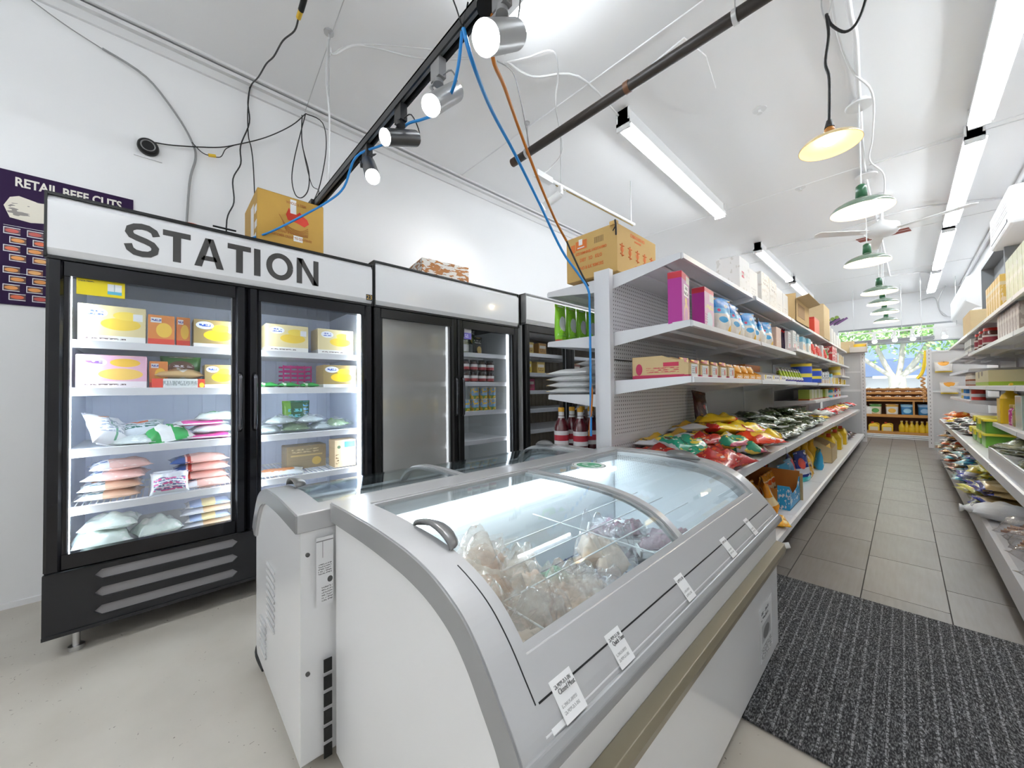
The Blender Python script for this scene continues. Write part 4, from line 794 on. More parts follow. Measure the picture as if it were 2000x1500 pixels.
# right door bottom shelf
put(K('meal_box', 'box', carton(.14, .12, .18, PM('tan_meal_box', (.68, .52, .32), [('r', 'x', .45, .95, 'z', .72, .94, (.05, .22, .45)), ('r', 'x', .3, .7, 'z', .25, .6, (.78, .74, .80)), ('e', 'x', .2, .08, 'z', .75, .06, (.1, .15, .08)), ('s', 'x', .05, .2, 'z', .1, .5, 4, 9, (.2, .12, .05))]))), -2.70, .925, .622, F, 'tall tan meal box with a blue panel at the lit edge of the fridge', None)
put(K('meal_box', 'box', carton(.24, .14, .15, PM('brown_meal_box', (.30, .24, .15), [('r', 'x', .1, .9, 'z', .55, .62, (.55, .42, .2)), ('e', 'x', .75, .12, 'z', .3, .18, (.6, .42, .12)), ('s', 'x', .12, .8, 'z', .68, .9, 2, 12, (.6, .5, .3))]))), -2.84, .72, .622, F, 'dull brown meal box behind the tan one on the wire shelf', None)
put(K('frozen_pack', 'frozen pack', bag(.26, .2, .03, PM('salmon_pack', (.70, .76, .78), [('e', 'x', .45, .35, 'y', .5, .35, (.78, .32, .12)), ('s', 'x', .1, .8, 'y', .1, .3, 1, 8, (.85, .85, .85))], rough=.2, bump=.15), 63, wr=.05)), -2.70, .55, .622, 1.35, 'flat pack with an orange oval picture on the wire shelf, right door', None)
# fridge 2: fogged door rows and can shelves
gj = 'jars in the second fridge'
j1 = K('sauce_jar', 'jar', jar(.038, .10, M('dark_sauce', (.05, .025, .02), .2, coat=.5), M('black_lid', (.03, .03, .03), .3), PM('jar_label', (.78, .76, .72), [('b', 'z', 0, .5, (.35, .05, .05))])))
n = 0
for lv in range(2):
    for c in range(4):
        put(j1, -2.66, 1.955+c*.095, 1.203+lv*.102, F, 'dark sauce jar, %s from the fogged door in the %s row' % (ORD[c], ('lower', 'upper')[lv]), gj)
c1 = K('food_can', 'can', can(.042, .105, PM('blue_can', (.24, .42, .62), [('b', 'z', 0, .3, (.16, .32, .05)), ('n', 4, .52, (.78, .48, .06)), ('n', 7, .66, (.06, .08, .05))], rough=.25)))
for lv, cs in ((0, (0, 1, 2, 3)), (1, (1, 2, 3))):
    for c in cs: put(c1, -2.66, 1.955+c*.10, .948+lv*.106, F, 'blue and green picture can, %s from the fogged door, %s row' % (ORD[c if lv == 0 else c-1], ('lower', 'upper')[lv]), 'cans in the second fridge')
dk = K('dark_pouch', 'pouch', pouch(.11, .16, .05, PM('black_gold_pouch', (.03, .03, .03), [('e', 'x', .6, .25, 'z', .25, .22, (.62, .44, .14)), ('s', 'x', .15, .85, 'z', .6, .85, 2, 9, (.75, .75, .7))], rough=.3), 7))
put(dk, -2.67, 2.10, 1.458, F, 'black pouch with gold picture on the top can shelf', None); put(dk, -2.74, 2.08, 1.56, F, 'black pouch standing behind and above the other on the top can shelf', None, sc=.9)
put(K('glass_jar', 'jar', jar(.035, .13, M('olive_jar', (.42, .40, .28), .15, coat=.5), M('tin_lid', (.6, .6, .6), .3, metal=.8), white_lab)), -2.67, 1.96, 1.458, F, 'clear jar of pale vegetables on the top can shelf', None)
put(K('white_bowl', 'bowl', lambda p: MB().lathe([(.03, 0), (.07, .01), (.085, .045), (.08, .045), (.065, .015), (.0, .012)], 24).obj('bowl', wh, p)), -2.95, 2.28, 1.62, F, 'white bowl upturned at the top of the second fridge', None) if False else None
yj = K('milk_jar', 'jar', jar(.045, .13, M('yellow_pulp', (.70, .55, .18), .3), wh)); bj = K('brown_jar', 'jar', jar(.042, .12, M('brown_pulp', (.35, .22, .14), .3), M('silver_lid', (.7, .7, .7), .3, metal=.7)))
for s_, (z_, kk) in enumerate(((1.458, yj), (1.203, bj), (.948, yj), (.693, bj))):
    for c in range(4): put(kk, -2.66, 1.20+c*.14, z_, F, 'blurred jar behind the fogged door, %s shelf down, %s along' % (ORD[s_], ORD[c]), 'jars behind the fogged door', sc=(1, 1, .9 if s_ % 2 else 1.1))
for i, (y_, z_, c) in enumerate(((2.75, 1.503, (.62, .45, .10)), (2.95, 1.503, (.55, .30, .08)), (2.72, 1.303, (.70, .52, .06)), (2.92, 1.303, (.62, .42, .1)), (2.76, 1.123, (.55, .05, .14)), (3.45, 1.503, (.5, .5, .45)), (3.55, 1.303, (.35, .12, .08)), (3.4, .933, (.3, .25, .2)))):
    put(K('drink_carton', 'carton', carton(.12, .1, .12, PM('drink_print_%d' % i, c, [('r', 'x', .1, .9, 'z', .55, .8, (.75, .7, .6)), ('s', 'x', .15, .85, 'z', .2, .5, 2, 8, (.2, .1, .05))]))), -2.68, y_, z_, F, '%s carton in the furthest fridge, %s shelf' % (('golden', 'brown', 'bright yellow', 'tan yellow', 'crimson', 'pale grey', 'dark red', 'dull brown')[i], ('top', 'top', 'second', 'second', 'third', 'top right-hand', 'second right-hand', 'fourth right-hand')[i]), 'cartons in the furthest fridge')
# ================================================================== BOXES ON THE FRIDGES
tb = thing('cardboard_box', 'large tan carton with red maple-leaf print on the STATION fridge', 'box', (-2.74, .575, 2.012), 0, wsp=True)
MB().box(-2.95, -2.53, .40, .755, 2.012, 2.31).obj('box', M('ochre_card', (.52, .30, .05), .6, noise=.06, nscale=15), tb, bevel=.003)
MB().box(-2.95, -2.53, .403, .5765, 2.31, 2.3125).box(-2.95, -2.53, .5785, .752, 2.31, 2.3125).obj('lid_flap', MATS['ochre_card'], tb)
lf_ = MB(); lf_.prism([(.56, 2.245), (.545, 2.20), (.555, 2.17), (.60, 2.165), (.645, 2.15), (.67, 2.175), (.66, 2.20), (.635, 2.215), (.62, 2.235), (.60, 2.215), (.585, 2.235), (.575, 2.22)], -2.5295, -2.529, 'x'); lf_.obj('printed_leaf', M('leaf_red', (.62, .04, .015), .55), tb)
sw = MB()
for k in range(5): sw.tube([(-2.5293, .51+k*.006, 2.19-k*.010), (-2.5293, .55, 2.135-k*.008), (-2.5293, .62, 2.118-k*.007), (-2.5293, .665, 2.145-k*.012)], .0022, 4, 5)
sw.obj('printed_swirl', M('print_brown', (.42, .16, .03), .6), tb)
text("MI'STRAD & RADE PASSION", .019, MATS['print_brown'], tb, (-2.529, .575, 2.088), (pi/2, 0, pi/2), bold=.0006, sx=.75); text('CUSTOMER CREDIT TO CONTENTS', .019, MATS['print_brown'], tb, (-2.529, .575, 2.062), (pi/2, 0, pi/2), bold=.0006, sx=.72); text('WHOLE & TRIM', .022, MATS['print_brown'], tb, (-2.529, .60, 2.27), (pi/2, 0, pi/2), bold=.0005, sx=.7)
MB().box(-2.5296, -2.5288, .568, .60, 2.215, 2.30).box(-2.5296, -2.5288, .585, .635, 2.05, 2.085).obj('torn_tape', white_lab, tb)
MB().box(-2.72, -2.63, .3988, .4, 2.05, 2.25).box(-2.60, -2.535, .3988, .4, 2.09, 2.13).box(-2.60, -2.535, .3988, .4, 2.18, 2.22).box(-2.64, -2.56, .3988, .4, 2.03, 2.06).obj('side_label', white_lab, tb)
ob = lone('patterned_box', MB().prism([(-2.96, 1.56), (-2.60, 1.50), (-2.56, 1.93), (-2.92, 1.99)], 2.032, 2.19, 'z'), PM('brown_splash', (.82, .78, .72), [('n', 9, .5, (.42, .15, .02))]), 'low box with brown and white splash pattern on the second fridge', 'box', bevel=.003)
lone('tape_roll', MB().lathe([(.045, 0), (.05, .0), (.05, .02), (.045, .02), (.035, .02), (.035, 0)], 20, (-2.62, .12, 2.012)), M('red_orange_tape', (.65, .10, .02), .4), 'red-orange roll lying on top of the STATION fridge', 'tape roll')
lone('pen', MB().cyl((-2.50, .20, 2.018), (-2.50, .30, 2.018), .005, n=8), blackm, 'black marker lying on the front edge of the STATION fridge', 'pen')
# ================================================================== CHEST FREEZERS
PT = [(-1.20, .797), (-.95, .803), (-.80, .801), (-.70, .795), (-.61, .779), (-.53, .748), (-.475, .706), (-.43, .655), (-.395, .612), (-.375, .578)]
def dense(P_, n=5):
    out = [P_[0]]
    for i in range(len(P_)-1):
        a, b, c, d = P_[max(i-1, 0)], P_[i], P_[i+1], P_[min(i+2, len(P_)-1)]
        for k in range(1, n+1):
            t = k/n; out.append(tuple(.5*(2*b[j]+(c[j]-a[j])*t+(2*a[j]-5*b[j]+4*c[j]-d[j])*t*t+(3*b[j]-a[j]-3*c[j]+d[j])*t**3) for j in (0, 1)))
    return out
PT = dense(PT)
lid_glass = glassy('lid_glass', (.93, .97, .98), .05, rough=.01)
def prof_at(x):
    for (a, za), (b, zb) in zip(PT, PT[1:]):
        if a <= x <= b: return za+(zb-za)*(x-a)/(b-a)
    return PT[-1][1]
def sub(x0, x1):
    return [(x0, prof_at(x0))]+[p for p in PT if x0 < p[0] < x1]+[(x1, prof_at(x1))]
def freezer(label, fx, y0, y1, ydiv, group):
    """fx maps profile x to the world; front face at profile x=-.38"""
    cx = fx(-.8); t = thing('chest_freezer', label, 'freezer', (cx, (y0+y1)/2, 0), 0, group, wsp=True)
    zk = .975 if fx(-1) < -1.05 else 1.0; P = lambda pts: [(fx(x), z*zk) for x, z in pts]
    def off(pts, d):   # inward offset
        out = []
        for i, (x, z) in enumerate(pts):
            a = pts[max(i-1, 0)]; b = pts[min(i+1, len(pts)-1)]; dx, dz = b[0]-a[0], b[1]-a[1]; L = sqrt(dx*dx+dz*dz) or 1
            out.append((x+dz/L*d, z-dx/L*d))
        return out
    full = sub(-1.20, -.375); inn = off(full, .058)
    # body
    b = MB()
    for (ya, yb) in ((y0+.008, y0+.05), (y1-.05, y1-.008)):
        pl_ = [(-1.19, .05), (-.385, .05), (-.385, .56)]+[(min(x, -.388), z+.012) for x, z in reversed(inn[:-1])][:-1]+[(-1.19, .76)]
        b.prism(P(pl_), ya, yb)
    b.prism(P([(-1.19, .05), (-1.14, .05), (-1.14, .755), (-1.19, .755)]), y0+.05, y1-.05)
    b.prism(P([(-.445, .05), (-.385, .05), (-.385, .60), (-.43, .60)]), y0+.05, y1-.05)
    b.prism(P([(-1.139, .05), (-.446, .05), (-.446, .10), (-1.139, .10)]), y0+.051, y1-.051)
    b.obj('cabinet', frz_w, t, bevel=.004)
    l_ = MB(); l_.prism(P([(-1.14, .10), (-.445, .10), (-.445, .13), (-1.14, .13)]), y0+.05, y1-.05)
    l_.prism(P([(-1.14, .13), (-1.125, .13), (-1.125, .74), (-1.14, .74)]), y0+.05, y1-.05).prism(P([(-.46, .13), (-.445, .13), (-.445, .60), (-.46, .60)]), y0+.05, y1-.05)
    ip = [(-1.12, .13), (-.46, .13), (-.46, .60)]+[(x, z-.06) for x, z in reversed(sub(-1.12, -.50))]
    l_.prism(P(ip), y0+.05, y0+.065).prism(P(ip), y1-.065, y1-.05)
    l_.obj('liner', liner, t)
    # rim
    r = MB(); ring = P(full+list(reversed(inn)))
    r.prism(ring, y0-.002, y0+.075); r.prism(ring, y1-.075, y1+.002)
    bk = sub(-1.20, -1.10); r.prism(P(bk+list(reversed(off(bk, .058)))), y0+.075, y1-.075)
    fr = sub(-.452, -.375); r.prism(P(fr+list(reversed(off(fr, .045)))), y0+.075, y1-.075)
    r.obj('rim', greyp, t, bevel=.003)
    eb = off(sub(-1.197, -.378), .003); ebi = off(sub(-1.197, -.378), .056)
    for ya in (y0-.006, y1+.002): MB().prism(P(eb+list(reversed(ebi))), ya, ya+.004).obj('shaded_side_band', greyd, t)  # darker plates put the shade of the end faces into the colour
    MB().prism(P([(-.393, .552), (-.372, .556), (-.364, .566), (-.366, .582), (-.378, .592), (-.398, .59)]), y0, y1).obj('front_lip', greyd, t, bevel=.003)
    gv = MB(); g_ = off(sub(-.4105, -.4085), -.0006); gv.prism(P(g_+list(reversed(off(g_, .004)))), y0+.06, y1-.02)
    e_ = off(sub(-.62, -.41), -.0008); gv.prism(P(e_+list(reversed(off(e_, .003)))), y0+.052, y0+.054)
    gv.obj('seam', blackm, t)
    # two lids
    for i, (ya, yb, dz) in enumerate(((y0+.075, ydiv+.02, .0), (ydiv-.02, y1-.075, .006))):
        g = off(sub(-1.10, -.448), .010+dz); q = MB(); q.prism(P(g+list(reversed(off(g, .005)))), ya, yb, smooth=False)
        lid = thing('lid', None, None); lid.parent = t; lid['wsp'] = 1; lid['ox'] = list(t['ox'])
        fo = off(sub(-1.10, -.448), .004+dz); fi = off(fo, .014); ring2 = P(fo+list(reversed(fi))); m = MB()
        w_ = .028
        if i == 0: m.prism(ring2, yb-w_, yb); m.prism(ring2, ya, ya+.006)
        else: m.prism(ring2, ya, ya+.008); m.prism(ring2, yb-.02, yb)
        for xa, xb in ((-1.10, -1.085), (-.462, -.448)):
            s_ = off(sub(xa, xb), .004+dz); m.prism(P(s_+list(reversed(off(s_, .014)))), ya, yb)
        m.obj('lid_frame', greyp, lid)
        q.obj('glass', lid_glass, lid)
        # scooped handle
        hy = ya+.004 if i == 0 else yb-.004; sg = 1 if i == 0 else -1; hx = -.745
        h = MB(); n = 12; vs = []; fs = []
        for a in range(n+1):
            th = pi*a/n
            for k in range(5):
                ph = pi/2*k/4; x = hx+.082*cos(th); yy_ = hy+sg*(.050*sin(th)*cos(ph)-.012); z = prof_at(min(-.45, x))+.004+.028*sin(ph)*sin(th)
                vs.append((fx(x), yy_, z*zk))
        for a in range(n):
            for k in range(4): p0 = a*5+k; fs.append((p0, p0+1, p0+6, p0+5))
        h.add(vs, fs, True)
        hh = h.obj('handle', M('handle_grey', (.17, .17, .17), .28, metal=.3), lid); hh.modifiers.new('t', 'SOLIDIFY').thickness = .007
        MB().prism(P([(hx-.08, prof_at(hx-.08)), (hx+.10, prof_at(hx+.10)), (hx+.10, prof_at(hx+.10)+.006), (hx-.08, prof_at(hx-.08)+.006)]), hy-.02 if sg > 0 else hy-.008, hy+.008 if sg > 0 else hy+.02).obj('handle_base', MATS['handle_grey'], hh) if False else None
    return t, P
FZ = 'curved glass chest freezers standing back to back'
ident = lambda x: x
z1, Pz = freezer('near chest freezer with curved glass lids, frozen chicken bags and price tags', ident, .38, 1.912, 1.12, FZ)
mirror = lambda x: -1.205+(-1.20-x)*.84
z2, Pm = freezer('rear chest freezer facing the fridges, its curved front turned away', mirror, .29, 1.86, .93, FZ)
# front details of freezer 1
MB().prism([(-.385, .425), (-.355, .43), (-.350, .455), (-.355, .475), (-.385, .48)], .395, 1.905).obj('bumper_rail', M('bronze_rail', (.27, .235, .165), .35, metal=.25), z1, bevel=.002)
MB().cyl((-.385, 1.90, .455), (-.34, 1.915, .47), .012, n=10).obj('rail_end', fixt, z1)
tagp = PM('price_tag', (.86, .86, .86), [('s', 'y', .12, .88, 'z', .72, .9, 1, 30, (.2, .2, .2)), ('s', 'y', .1, .8, 'z', .15, .45, 2, 34, (.45, .45, .45))])
tl_ = Vector((-.02, 0, .034)).normalized()
for i, (y_, w_, l) in enumerate(((.50, .055, 'Closed Meat'), (.665, .05, 'Quick Time'), (.985, .045, ''), (1.33, .045, ''), (1.585, .04, ''))):
    q = MB(); q.cbox((0, 0, 0), (.0008, w_, .06)); q.xf(Matrix.Translation((-.398, y_, .618)) @ Matrix.Rotation(-.72, 4, 'Y')); q.obj('price_label', tagp, z1)
    if l: text(l, .011, M('ink_grey', (.15, .15, .15), .5), z1, (-.3985, y_, .628), (pi/2-.72, 0, pi/2), sx=.75, bold=0)
q = MB(); q.cbox((0, 0, 0), (.0008, .04, .05)); q.xf(Matrix.Translation((-.399, .465, .613)) @ Matrix.Rotation(-.72, 4, 'Y')); q.obj('price_label', tagp, z1)
MB().box(-.3845, -.3835, 1.62, 1.80, .10, .30).obj('rating_sticker', PM('rating_plate', (.74, .74, .74), [('s', 'y', .1, .7, 'z', .72, .92, 2, 7, (.1, .1, .1)), ('s', 'y', .1, .9, 'z', .0, .25, 5, 10, (.12, .12, .12)), ('r', 'y', .15, .85, 'z', .32, .65, (.45, .45, .46)), ('e', 'y', .5, .25, 'z', .45, .12, (.15, .15, .15))]), z1)
# rear face of freezer 2: vents, label, screws
for k in range(6): MB().box(-1.198, -1.194, .355, .378, .05+k*.05, .052+k*.05+.035).obj('vent', blackm, z2)
MB().box(-1.195, -1.1935, .335, .382, .50, .70).obj('rating_sticker', PM('wiring_label', (.74, .74, .75), [('s', 'y', .1, .9, 'z', .45, .62, 5, 14, (.2, .2, .2)), ('r', 'y', .35, .38, 'z', .7, .95, (.15, .15, .15)), ('b', 'z', .94, .955, (.2, .2, .2)), ('e', 'y', .8, .16, 'z', .36, .045, (.08, .08, .08)), ('s', 'y', .3, .95, 'z', .05, .28, 6, 12, (.25, .25, .25))]), z2)
for z_ in (.66, .32): MB().cyl((-1.197, .312, z_), (-1.192, .312, z_), .006, n=10).obj('screw', M('screw_dark', (.1, .1, .1), .4, metal=.6), z2)
for k in range(9): MB().box(-1.66, -1.54, .292, .2965, .28+k*.026, .288+k*.026).obj('louvre', M('louvre_grey', (.60, .60, .6), .5), z2)
for k in range(6): MB().box(-1.78, -1.68, .292, .2965, .12+k*.024, .128+k*.024).obj('louvre', MATS['louvre_grey'], z2)
MB().tube([(-1.845, .36, .16), (-1.89, .33, .12), (-1.88, .30, .05), (-1.80, .31, .012)], .009, 8, 5).obj('power_cord', bcable, z2)
# oval green sticker on the far lid
q = MB(); q.lathe([(.075, 0), (.075, .001)], 40); q.xf(Matrix.Translation((-.93, 1.33, .807)) @ Matrix.Diagonal((1, .9, 1, 1)))
q.obj('oval_sticker', PM('green_oval', (.85, .87, .86), [('e', 'x', .5, .47, 'y', .5, .47, (.03, .03, .03)), ('e', 'x', .5, .45, 'y', .5, .45, (.85, .87, .86)), ('e', 'x', .5, .36, 'y', .5, .36, (.04, .33, .15)), ('s', 'x', .22, .8, 'y', .3, .7, 2, 5, (.8, .84, .82))]), z1)
# wires and basket inside the near freezer
wb_ = thing('wire_basket', 'white wire basket divider inside the near freezer', 'basket', (-.80, .80, .13), 0, wsp=True)
q = MB()
q.tube([(-1.10, .47, .66), (-1.0, .50, .67), (-.96, .56, .69), (-.92, .60, .64), (-.92, .60, .50)], .0028, 5)
for x_ in (-.95, -.82, -.70): q.tube([(x_, .50, .60), (x_, 1.78, .60)], .0026, 5)
q.tube([(-.55, .50, .56), (-.55, 1.1, .565), (-.56, 1.16, .60), (-.56, 1.78, .60)], .003, 5); q.tube([(-1.10, 1.16, .60), (-.5, 1.16, .60)], .0026, 5); q.tube([(-1.1, .62, .60), (-.5, .62, .60)], .0026, 5)
q.obj('rail', wire, wb_)
fl = MB()
for i in range(14): fl.box(-1.10, -.48, .56+i*.09, .564+i*.09, .34, .344)
for i in range(16): fl.box(-1.10+i*.041, -1.096+i*.041, .52, 1.80, .336, .34)
fl.obj('grid', M('navy_wire', (.05, .06, .16), .4), wb_)
for x_, y_ in ((-1.09, .52), (-.49, .52), (-1.09, 1.79), (-.49, 1.79)): MB().cyl((x_, y_, .13), (x_, y_, .345), .005, n=6).obj('post', MATS['navy_wire'], wb_)
lone('light_tube', MB().cyl((-1.09, .50, .70), (-1.09, 1.80, .70), .012, n=10), M('freezer_led', (.85, .95, 1), .5, emis=9), 'white light tube along the back inside of the near freezer', 'light tube')
chick = M('chicken_skin', (.82, .54, .40), .45, noise=.25, nscale=25, bump=.3, bscale=40)
pale = M('chicken_pale', (.90, .70, .58), .45, noise=.2, nscale=30, bump=.2)
purp = M('purple_meat', (.40, .26, .31), .4, noise=.5, nscale=28, bump=.4, bscale=50)
film = glassy('bag_film', (.99, .99, 1), .16, haze=.08, hcol=(.92, .92, .94), bump=1.0, bscale=28)
def meatbag(w, h, d, m, seed, lumps=5, ears=True, filmm=film):
    def f(p):
        rd = random.Random(seed)
        for i in range(lumps):
            a = 2*pi*i/lumps+rd.random(); rr = w*.22 if i else 0; q = MB(); n0 = 0
            q.pillow(w*.52, h*.42, d*.62, 10, 8, seed*7+i, .14, .48, pw=2.1)
            q.xf(Matrix.Translation((rr*cos(a), rr*h/w*sin(a), d*.08+rd.random()*d*.22)) @ Matrix.Rotation(rd.random()*6, 4, 'Z') @ Matrix.Rotation(rd.uniform(-.4, .4), 4, 'X'))
            q.obj('piece', m if i % 3 else pale, p)
        q = MB(); q.pillow(w, h, d, 18, 16, seed, .26, .3, pw=3.2); q.obj('bag', filmm, p)
        if ears:
            q = MB()
            n = 14; vs = []; 
            for i in range(n):
                a = 2*pi*i/n
                for r_, z_ in ((w*.10, d*.86), (w*.17+rd.uniform(-.01, .02), d*1.05), (w*.26+rd.uniform(-.02, .03), d*1.18+rd.uniform(-.01, .02))): vs.append((r_*cos(a), r_*sin(a)*.8, z_))
            q.add(vs, [(i*3+k, i*3+k+1, ((i+1) % n)*3+k+1, ((i+1) % n)*3+k) for i in range(n) for k in range(2)], False); q.obj('tie_end', M('bag_white', (.86, .86, .9), .3), p) if False else q.obj('tie_end', filmm, p)
    return f
Gc = 'frozen chicken bags in the near freezer'
milkf = glassy('bag_film_milky', (1, .98, .96), .14, haze=.18, hcol=(.97, .90, .85), bump=1.0, bscale=24)
ch = [K('chicken_bag', 'bag', meatbag(.26, .22, .15, chick, 71+i, filmm=(milkf if i != 2 else film))) for i in range(3)]
for k_, x_, y_, z_, r_, l in ((0, -.82, .66, .46, .3, 'tied milky bag of chicken standing highest at the near end of the freezer'), (1, -.68, .68, .36, 1.2, 'bag of chicken pieces below the tied one, close to the glass'), (2, -.62, .66, .34, 2.2, 'pale chicken bag pressed against the front corner of the freezer'), (1, -.68, .88, .34, .8, 'clear bag of chicken pieces in the middle of the pile'), (0, -.90, .86, .33, 2.0, 'chicken bag lying behind the pile towards the back wall'), (2, -.60, 1.0, .30, .2, 'thin bag of chicken at the far edge of the pile'), (1, -.64, .82, .34, 2.8, 'chicken bag against the front wall of the freezer'), (0, -.62, .60, .40, 1.0, 'brownish chicken bag at the very corner of the glass')):
    ch[k_].put((x_, y_, z_+.05), r_, l, Gc, sc=(1.12, 1.12, 1.1))
fill = lone('frozen_bag', MB().pillow(.58, .62, .22, 14, 14, 5, .2, .4), milkf, 'wide milky bag lying under the chicken pile', 'bag'); fill.location = (-.78, .80, .13)
wc_ = K('whole_chicken', 'chicken', meatbag(.25, .20, .17, pale, 81, 4, ears=False)); wc_.put((-.80, 1.24, .42), .6, 'whole chicken in clear wrap lying in the middle of the freezer')
dkc = K('dark_meat_bag', 'bag', meatbag(.25, .2, .09, purp, 82, 4, ears=False)); dkc.put((-.74, 1.18, .345), 1.5, 'clear bag of dark meat under the whole chicken')
def meattray(p):
    MB().prism([(-.13, -.085), (.13, -.085), (.13, .085), (-.13, .085)], 0, .006, 'z').box(-.135, .135, -.09, -.084, .0, .03).box(-.135, .135, .084, .09, 0, .03).box(-.135, -.129, -.09, .09, 0, .03).box(.129, .135, -.09, .09, 0, .03).obj('tray', wh, p)
    for i in range(5): q = MB(); q.pillow(.14, .07, .045, 10, 8, 90+i, .25, .4); q.xf(Matrix.Translation((-.06+.03*i, -.03+.03*(i % 3), .008+.006*i)) @ Matrix.Rotation(i*1.1, 4, 'Z')); q.obj('piece', purp, p)
    MB().pillow(.275, .185, .075, 14, 12, 95, .12, .3).obj('wrap', film, p)
    MB().cbox((.02, .0, .075), (.07, .035, .001)).obj('label', tagp, p)
mt_ = K('meat_tray', 'meat tray', meattray); Gt = 'trays of purple meat in the near freezer'
mt_.put((-.90, 1.50, .46), .55, 'tray of purple meat furthest back beside the lid divider', Gt); mt_.put((-.70, 1.56, .45), .75, 'tray of purple meat under the curved lid edge', Gt)
for i, (x_, y_) in enumerate(((-.90, 1.50), (-.70, 1.57))): mt_.put((x_, y_, .36), 1.1, 'lower meat tray hidden beneath the %s one' % ('back', 'front')[i], Gt)
nb_ = MB()
for k in range(7): nb_.tube([(-.93+.012*k*cos(a_/8*2*pi*1.0)*1.0*.5, 1.10+.04*sin(a_/8*2*pi)*(.3+k*.1), .36+.04*cos(a_/8*2*pi)*(.3+k*.1)) for a_ in range(9)], .003, 5, 2)
lone('green_net_bag', MB().pillow(.11, .12, .09, 14, 12, 3, .1, .4), PM('green_net', (.03, .22, .11), [('n', 26, .52, (.08, .38, .22))], bump=.8, bscale=60), 'round green net bag between the chicken pile and the whole chicken', 'bag').location = (-.93, 1.10, .35)
lone('green_packet', MB().pillow(.24, .2, .03, 10, 8, 8, .08, .4), PM('green_sheet', (.05, .30, .18), [('r', 'x', .2, .6, 'y', .4, .6, (.50, .40, .35)), ('n', 20, .56, (.02, .18, .09))]), 'flat green packet lying on the freezer grid', 'packet').location = (-.80, 1.06, .35)
# bags inside the rear freezer
for i, (x_, y_) in enumerate(((-1.45, .5), (-1.55, .75), (-1.40, 1.1), (-1.5, 1.45))):
    q = lone('frozen_bag', MB().pillow(.34, .28, .1, 14, 12, 30+i, .22, .4), milky, 'clear iced bag in the rear freezer, %s from the near end' % ORD[i], 'bag', 'iced bags in the rear freezer'); q.location = (x_, y_, .52); 
    s_ = lone('frozen_bag', MB().pillow(.42, .34, .38, 10, 10, 130+i, .1, .5), liner, 'pale iced bundle under the clear bag, %s from the near end' % ORD[i], 'bag', 'iced bundles in the rear freezer'); s_.location = (x_, y_, .132)
# floor mat
mt = thing('door_mat', 'ribbed black and grey floor mat lying beside the near freezer', 'mat', (-.13, 2.08, .004), 0, wsp=True)
def mat_mat():
    m, t, b = nt('mat_fibre'); N = t.nodes.new; L = t.links.new; tc = N('ShaderNodeTexCoord')
    mp = N('ShaderNodeMapping'); mp.inputs['Scale'].default_value = (260, 90, 60); mp.inputs['Rotation'].default_value = (0, 0, .5); L(tc.outputs['Object'], mp.inputs[0])
    n = N('ShaderNodeTexNoise'); n.inputs['Scale'].default_value = 1; n.inputs['Detail'].default_value = 2; L(mp.outputs[0], n.inputs[0])
    cr = N('ShaderNodeValToRGB'); e = cr.color_ramp.elements; e[0].position = .42; e[0].color = (.012, .012, .013, 1); e[1].position = .66; e[1].color = (.17, .17, .175, 1)
    e2 = cr.color_ramp.elements.new(.78); e2.color = (.6, .6, .6, 1); L(n.outputs[0], cr.inputs[0]); L(cr.outputs[0], b.inputs['Base Color']); b.inputs['Roughness'].default_value = .9
    bp = N('ShaderNodeBump'); bp.inputs['Strength'].default_value = .8; bp.inputs['Distance'].default_value = .004; L(n.outputs[0], bp.inputs['Height']); L(bp.outputs[0], b.inputs['Normal']); return m
MB().box(-.60, .335, 1.447, 2.70, .004, .010).obj('backing', mat_mat(), mt)
rb = MB()
for i in range(25): x_ = -.585+i*.0375; rb.box(x_, x_+.006, 1.455, 2.69, .010, .0125)
def rib_mat():
    m, t, b = nt('mat_rib'); N = t.nodes.new; L = t.links.new; tc = N('ShaderNodeTexCoord')
    n = N('ShaderNodeTexNoise'); n.inputs['Scale'].default_value = 110; L(tc.outputs['Object'], n.inputs[0]); cr = N('ShaderNodeValToRGB'); e = cr.color_ramp.elements; e[0].position = .45; e[0].color = (.05, .05, .05, 1); e[1].position = .55; e[1].color = (.30, .30, .31, 1)
    L(n.outputs[0], cr.inputs[0]); L(cr.outputs[0], b.inputs['Base Color']); b.inputs['Roughness'].default_value = .9; return m
o = rb.obj('rib', rib_mat(), mt); o['kind'] = 'stuff'
# ================================================================== PEG-BOARD SHELVING
def peg_mat(name, col, a='y', b='z'):
    m, t, bs = nt(name); N = t.nodes.new; L = t.links.new; tc = N('ShaderNodeTexCoord'); sp = N('ShaderNodeSeparateXYZ'); L(tc.outputs['Object'], sp.inputs[0])
    def mt(op, x, y=None, z=None):
        n = N('ShaderNodeMath'); n.operation = op
        for i, v in enumerate((x, y, z)):
            if v is None: continue
            if isinstance(v, (int, float)): n.inputs[i].default_value = v
            else: L(v, n.inputs[i])
        return n.outputs[0]
    ia = 'xyz'.index(a); ib = 'xyz'.index(b)
    f1_ = mt('COMPARE', mt('FRACT', mt('DIVIDE', sp.outputs[ia], .0254)), .5, .13); f2_ = mt('COMPARE', mt('FRACT', mt('DIVIDE', sp.outputs[ib], .0254)), .5, .18)
    f = mt('MULTIPLY', f1_, f2_); mx = N('ShaderNodeMix'); mx.data_type = 'RGBA'; L(f, mx.inputs[0]); mx.inputs[6].default_value = rgba(col); mx.inputs[7].default_value = (.03, .03, .035, 1)
    L(mx.outputs[2], bs.inputs['Base Color']); bs.inputs['Roughness'].default_value = .4; return m
peg = peg_mat('pegboard', (.86, .86, .875)); peg_x = peg_mat('pegboard_end', (.42, .43, .44), 'x', 'z')
plainp = M('shelf_back_plain', (.66, .67, .69), .4)
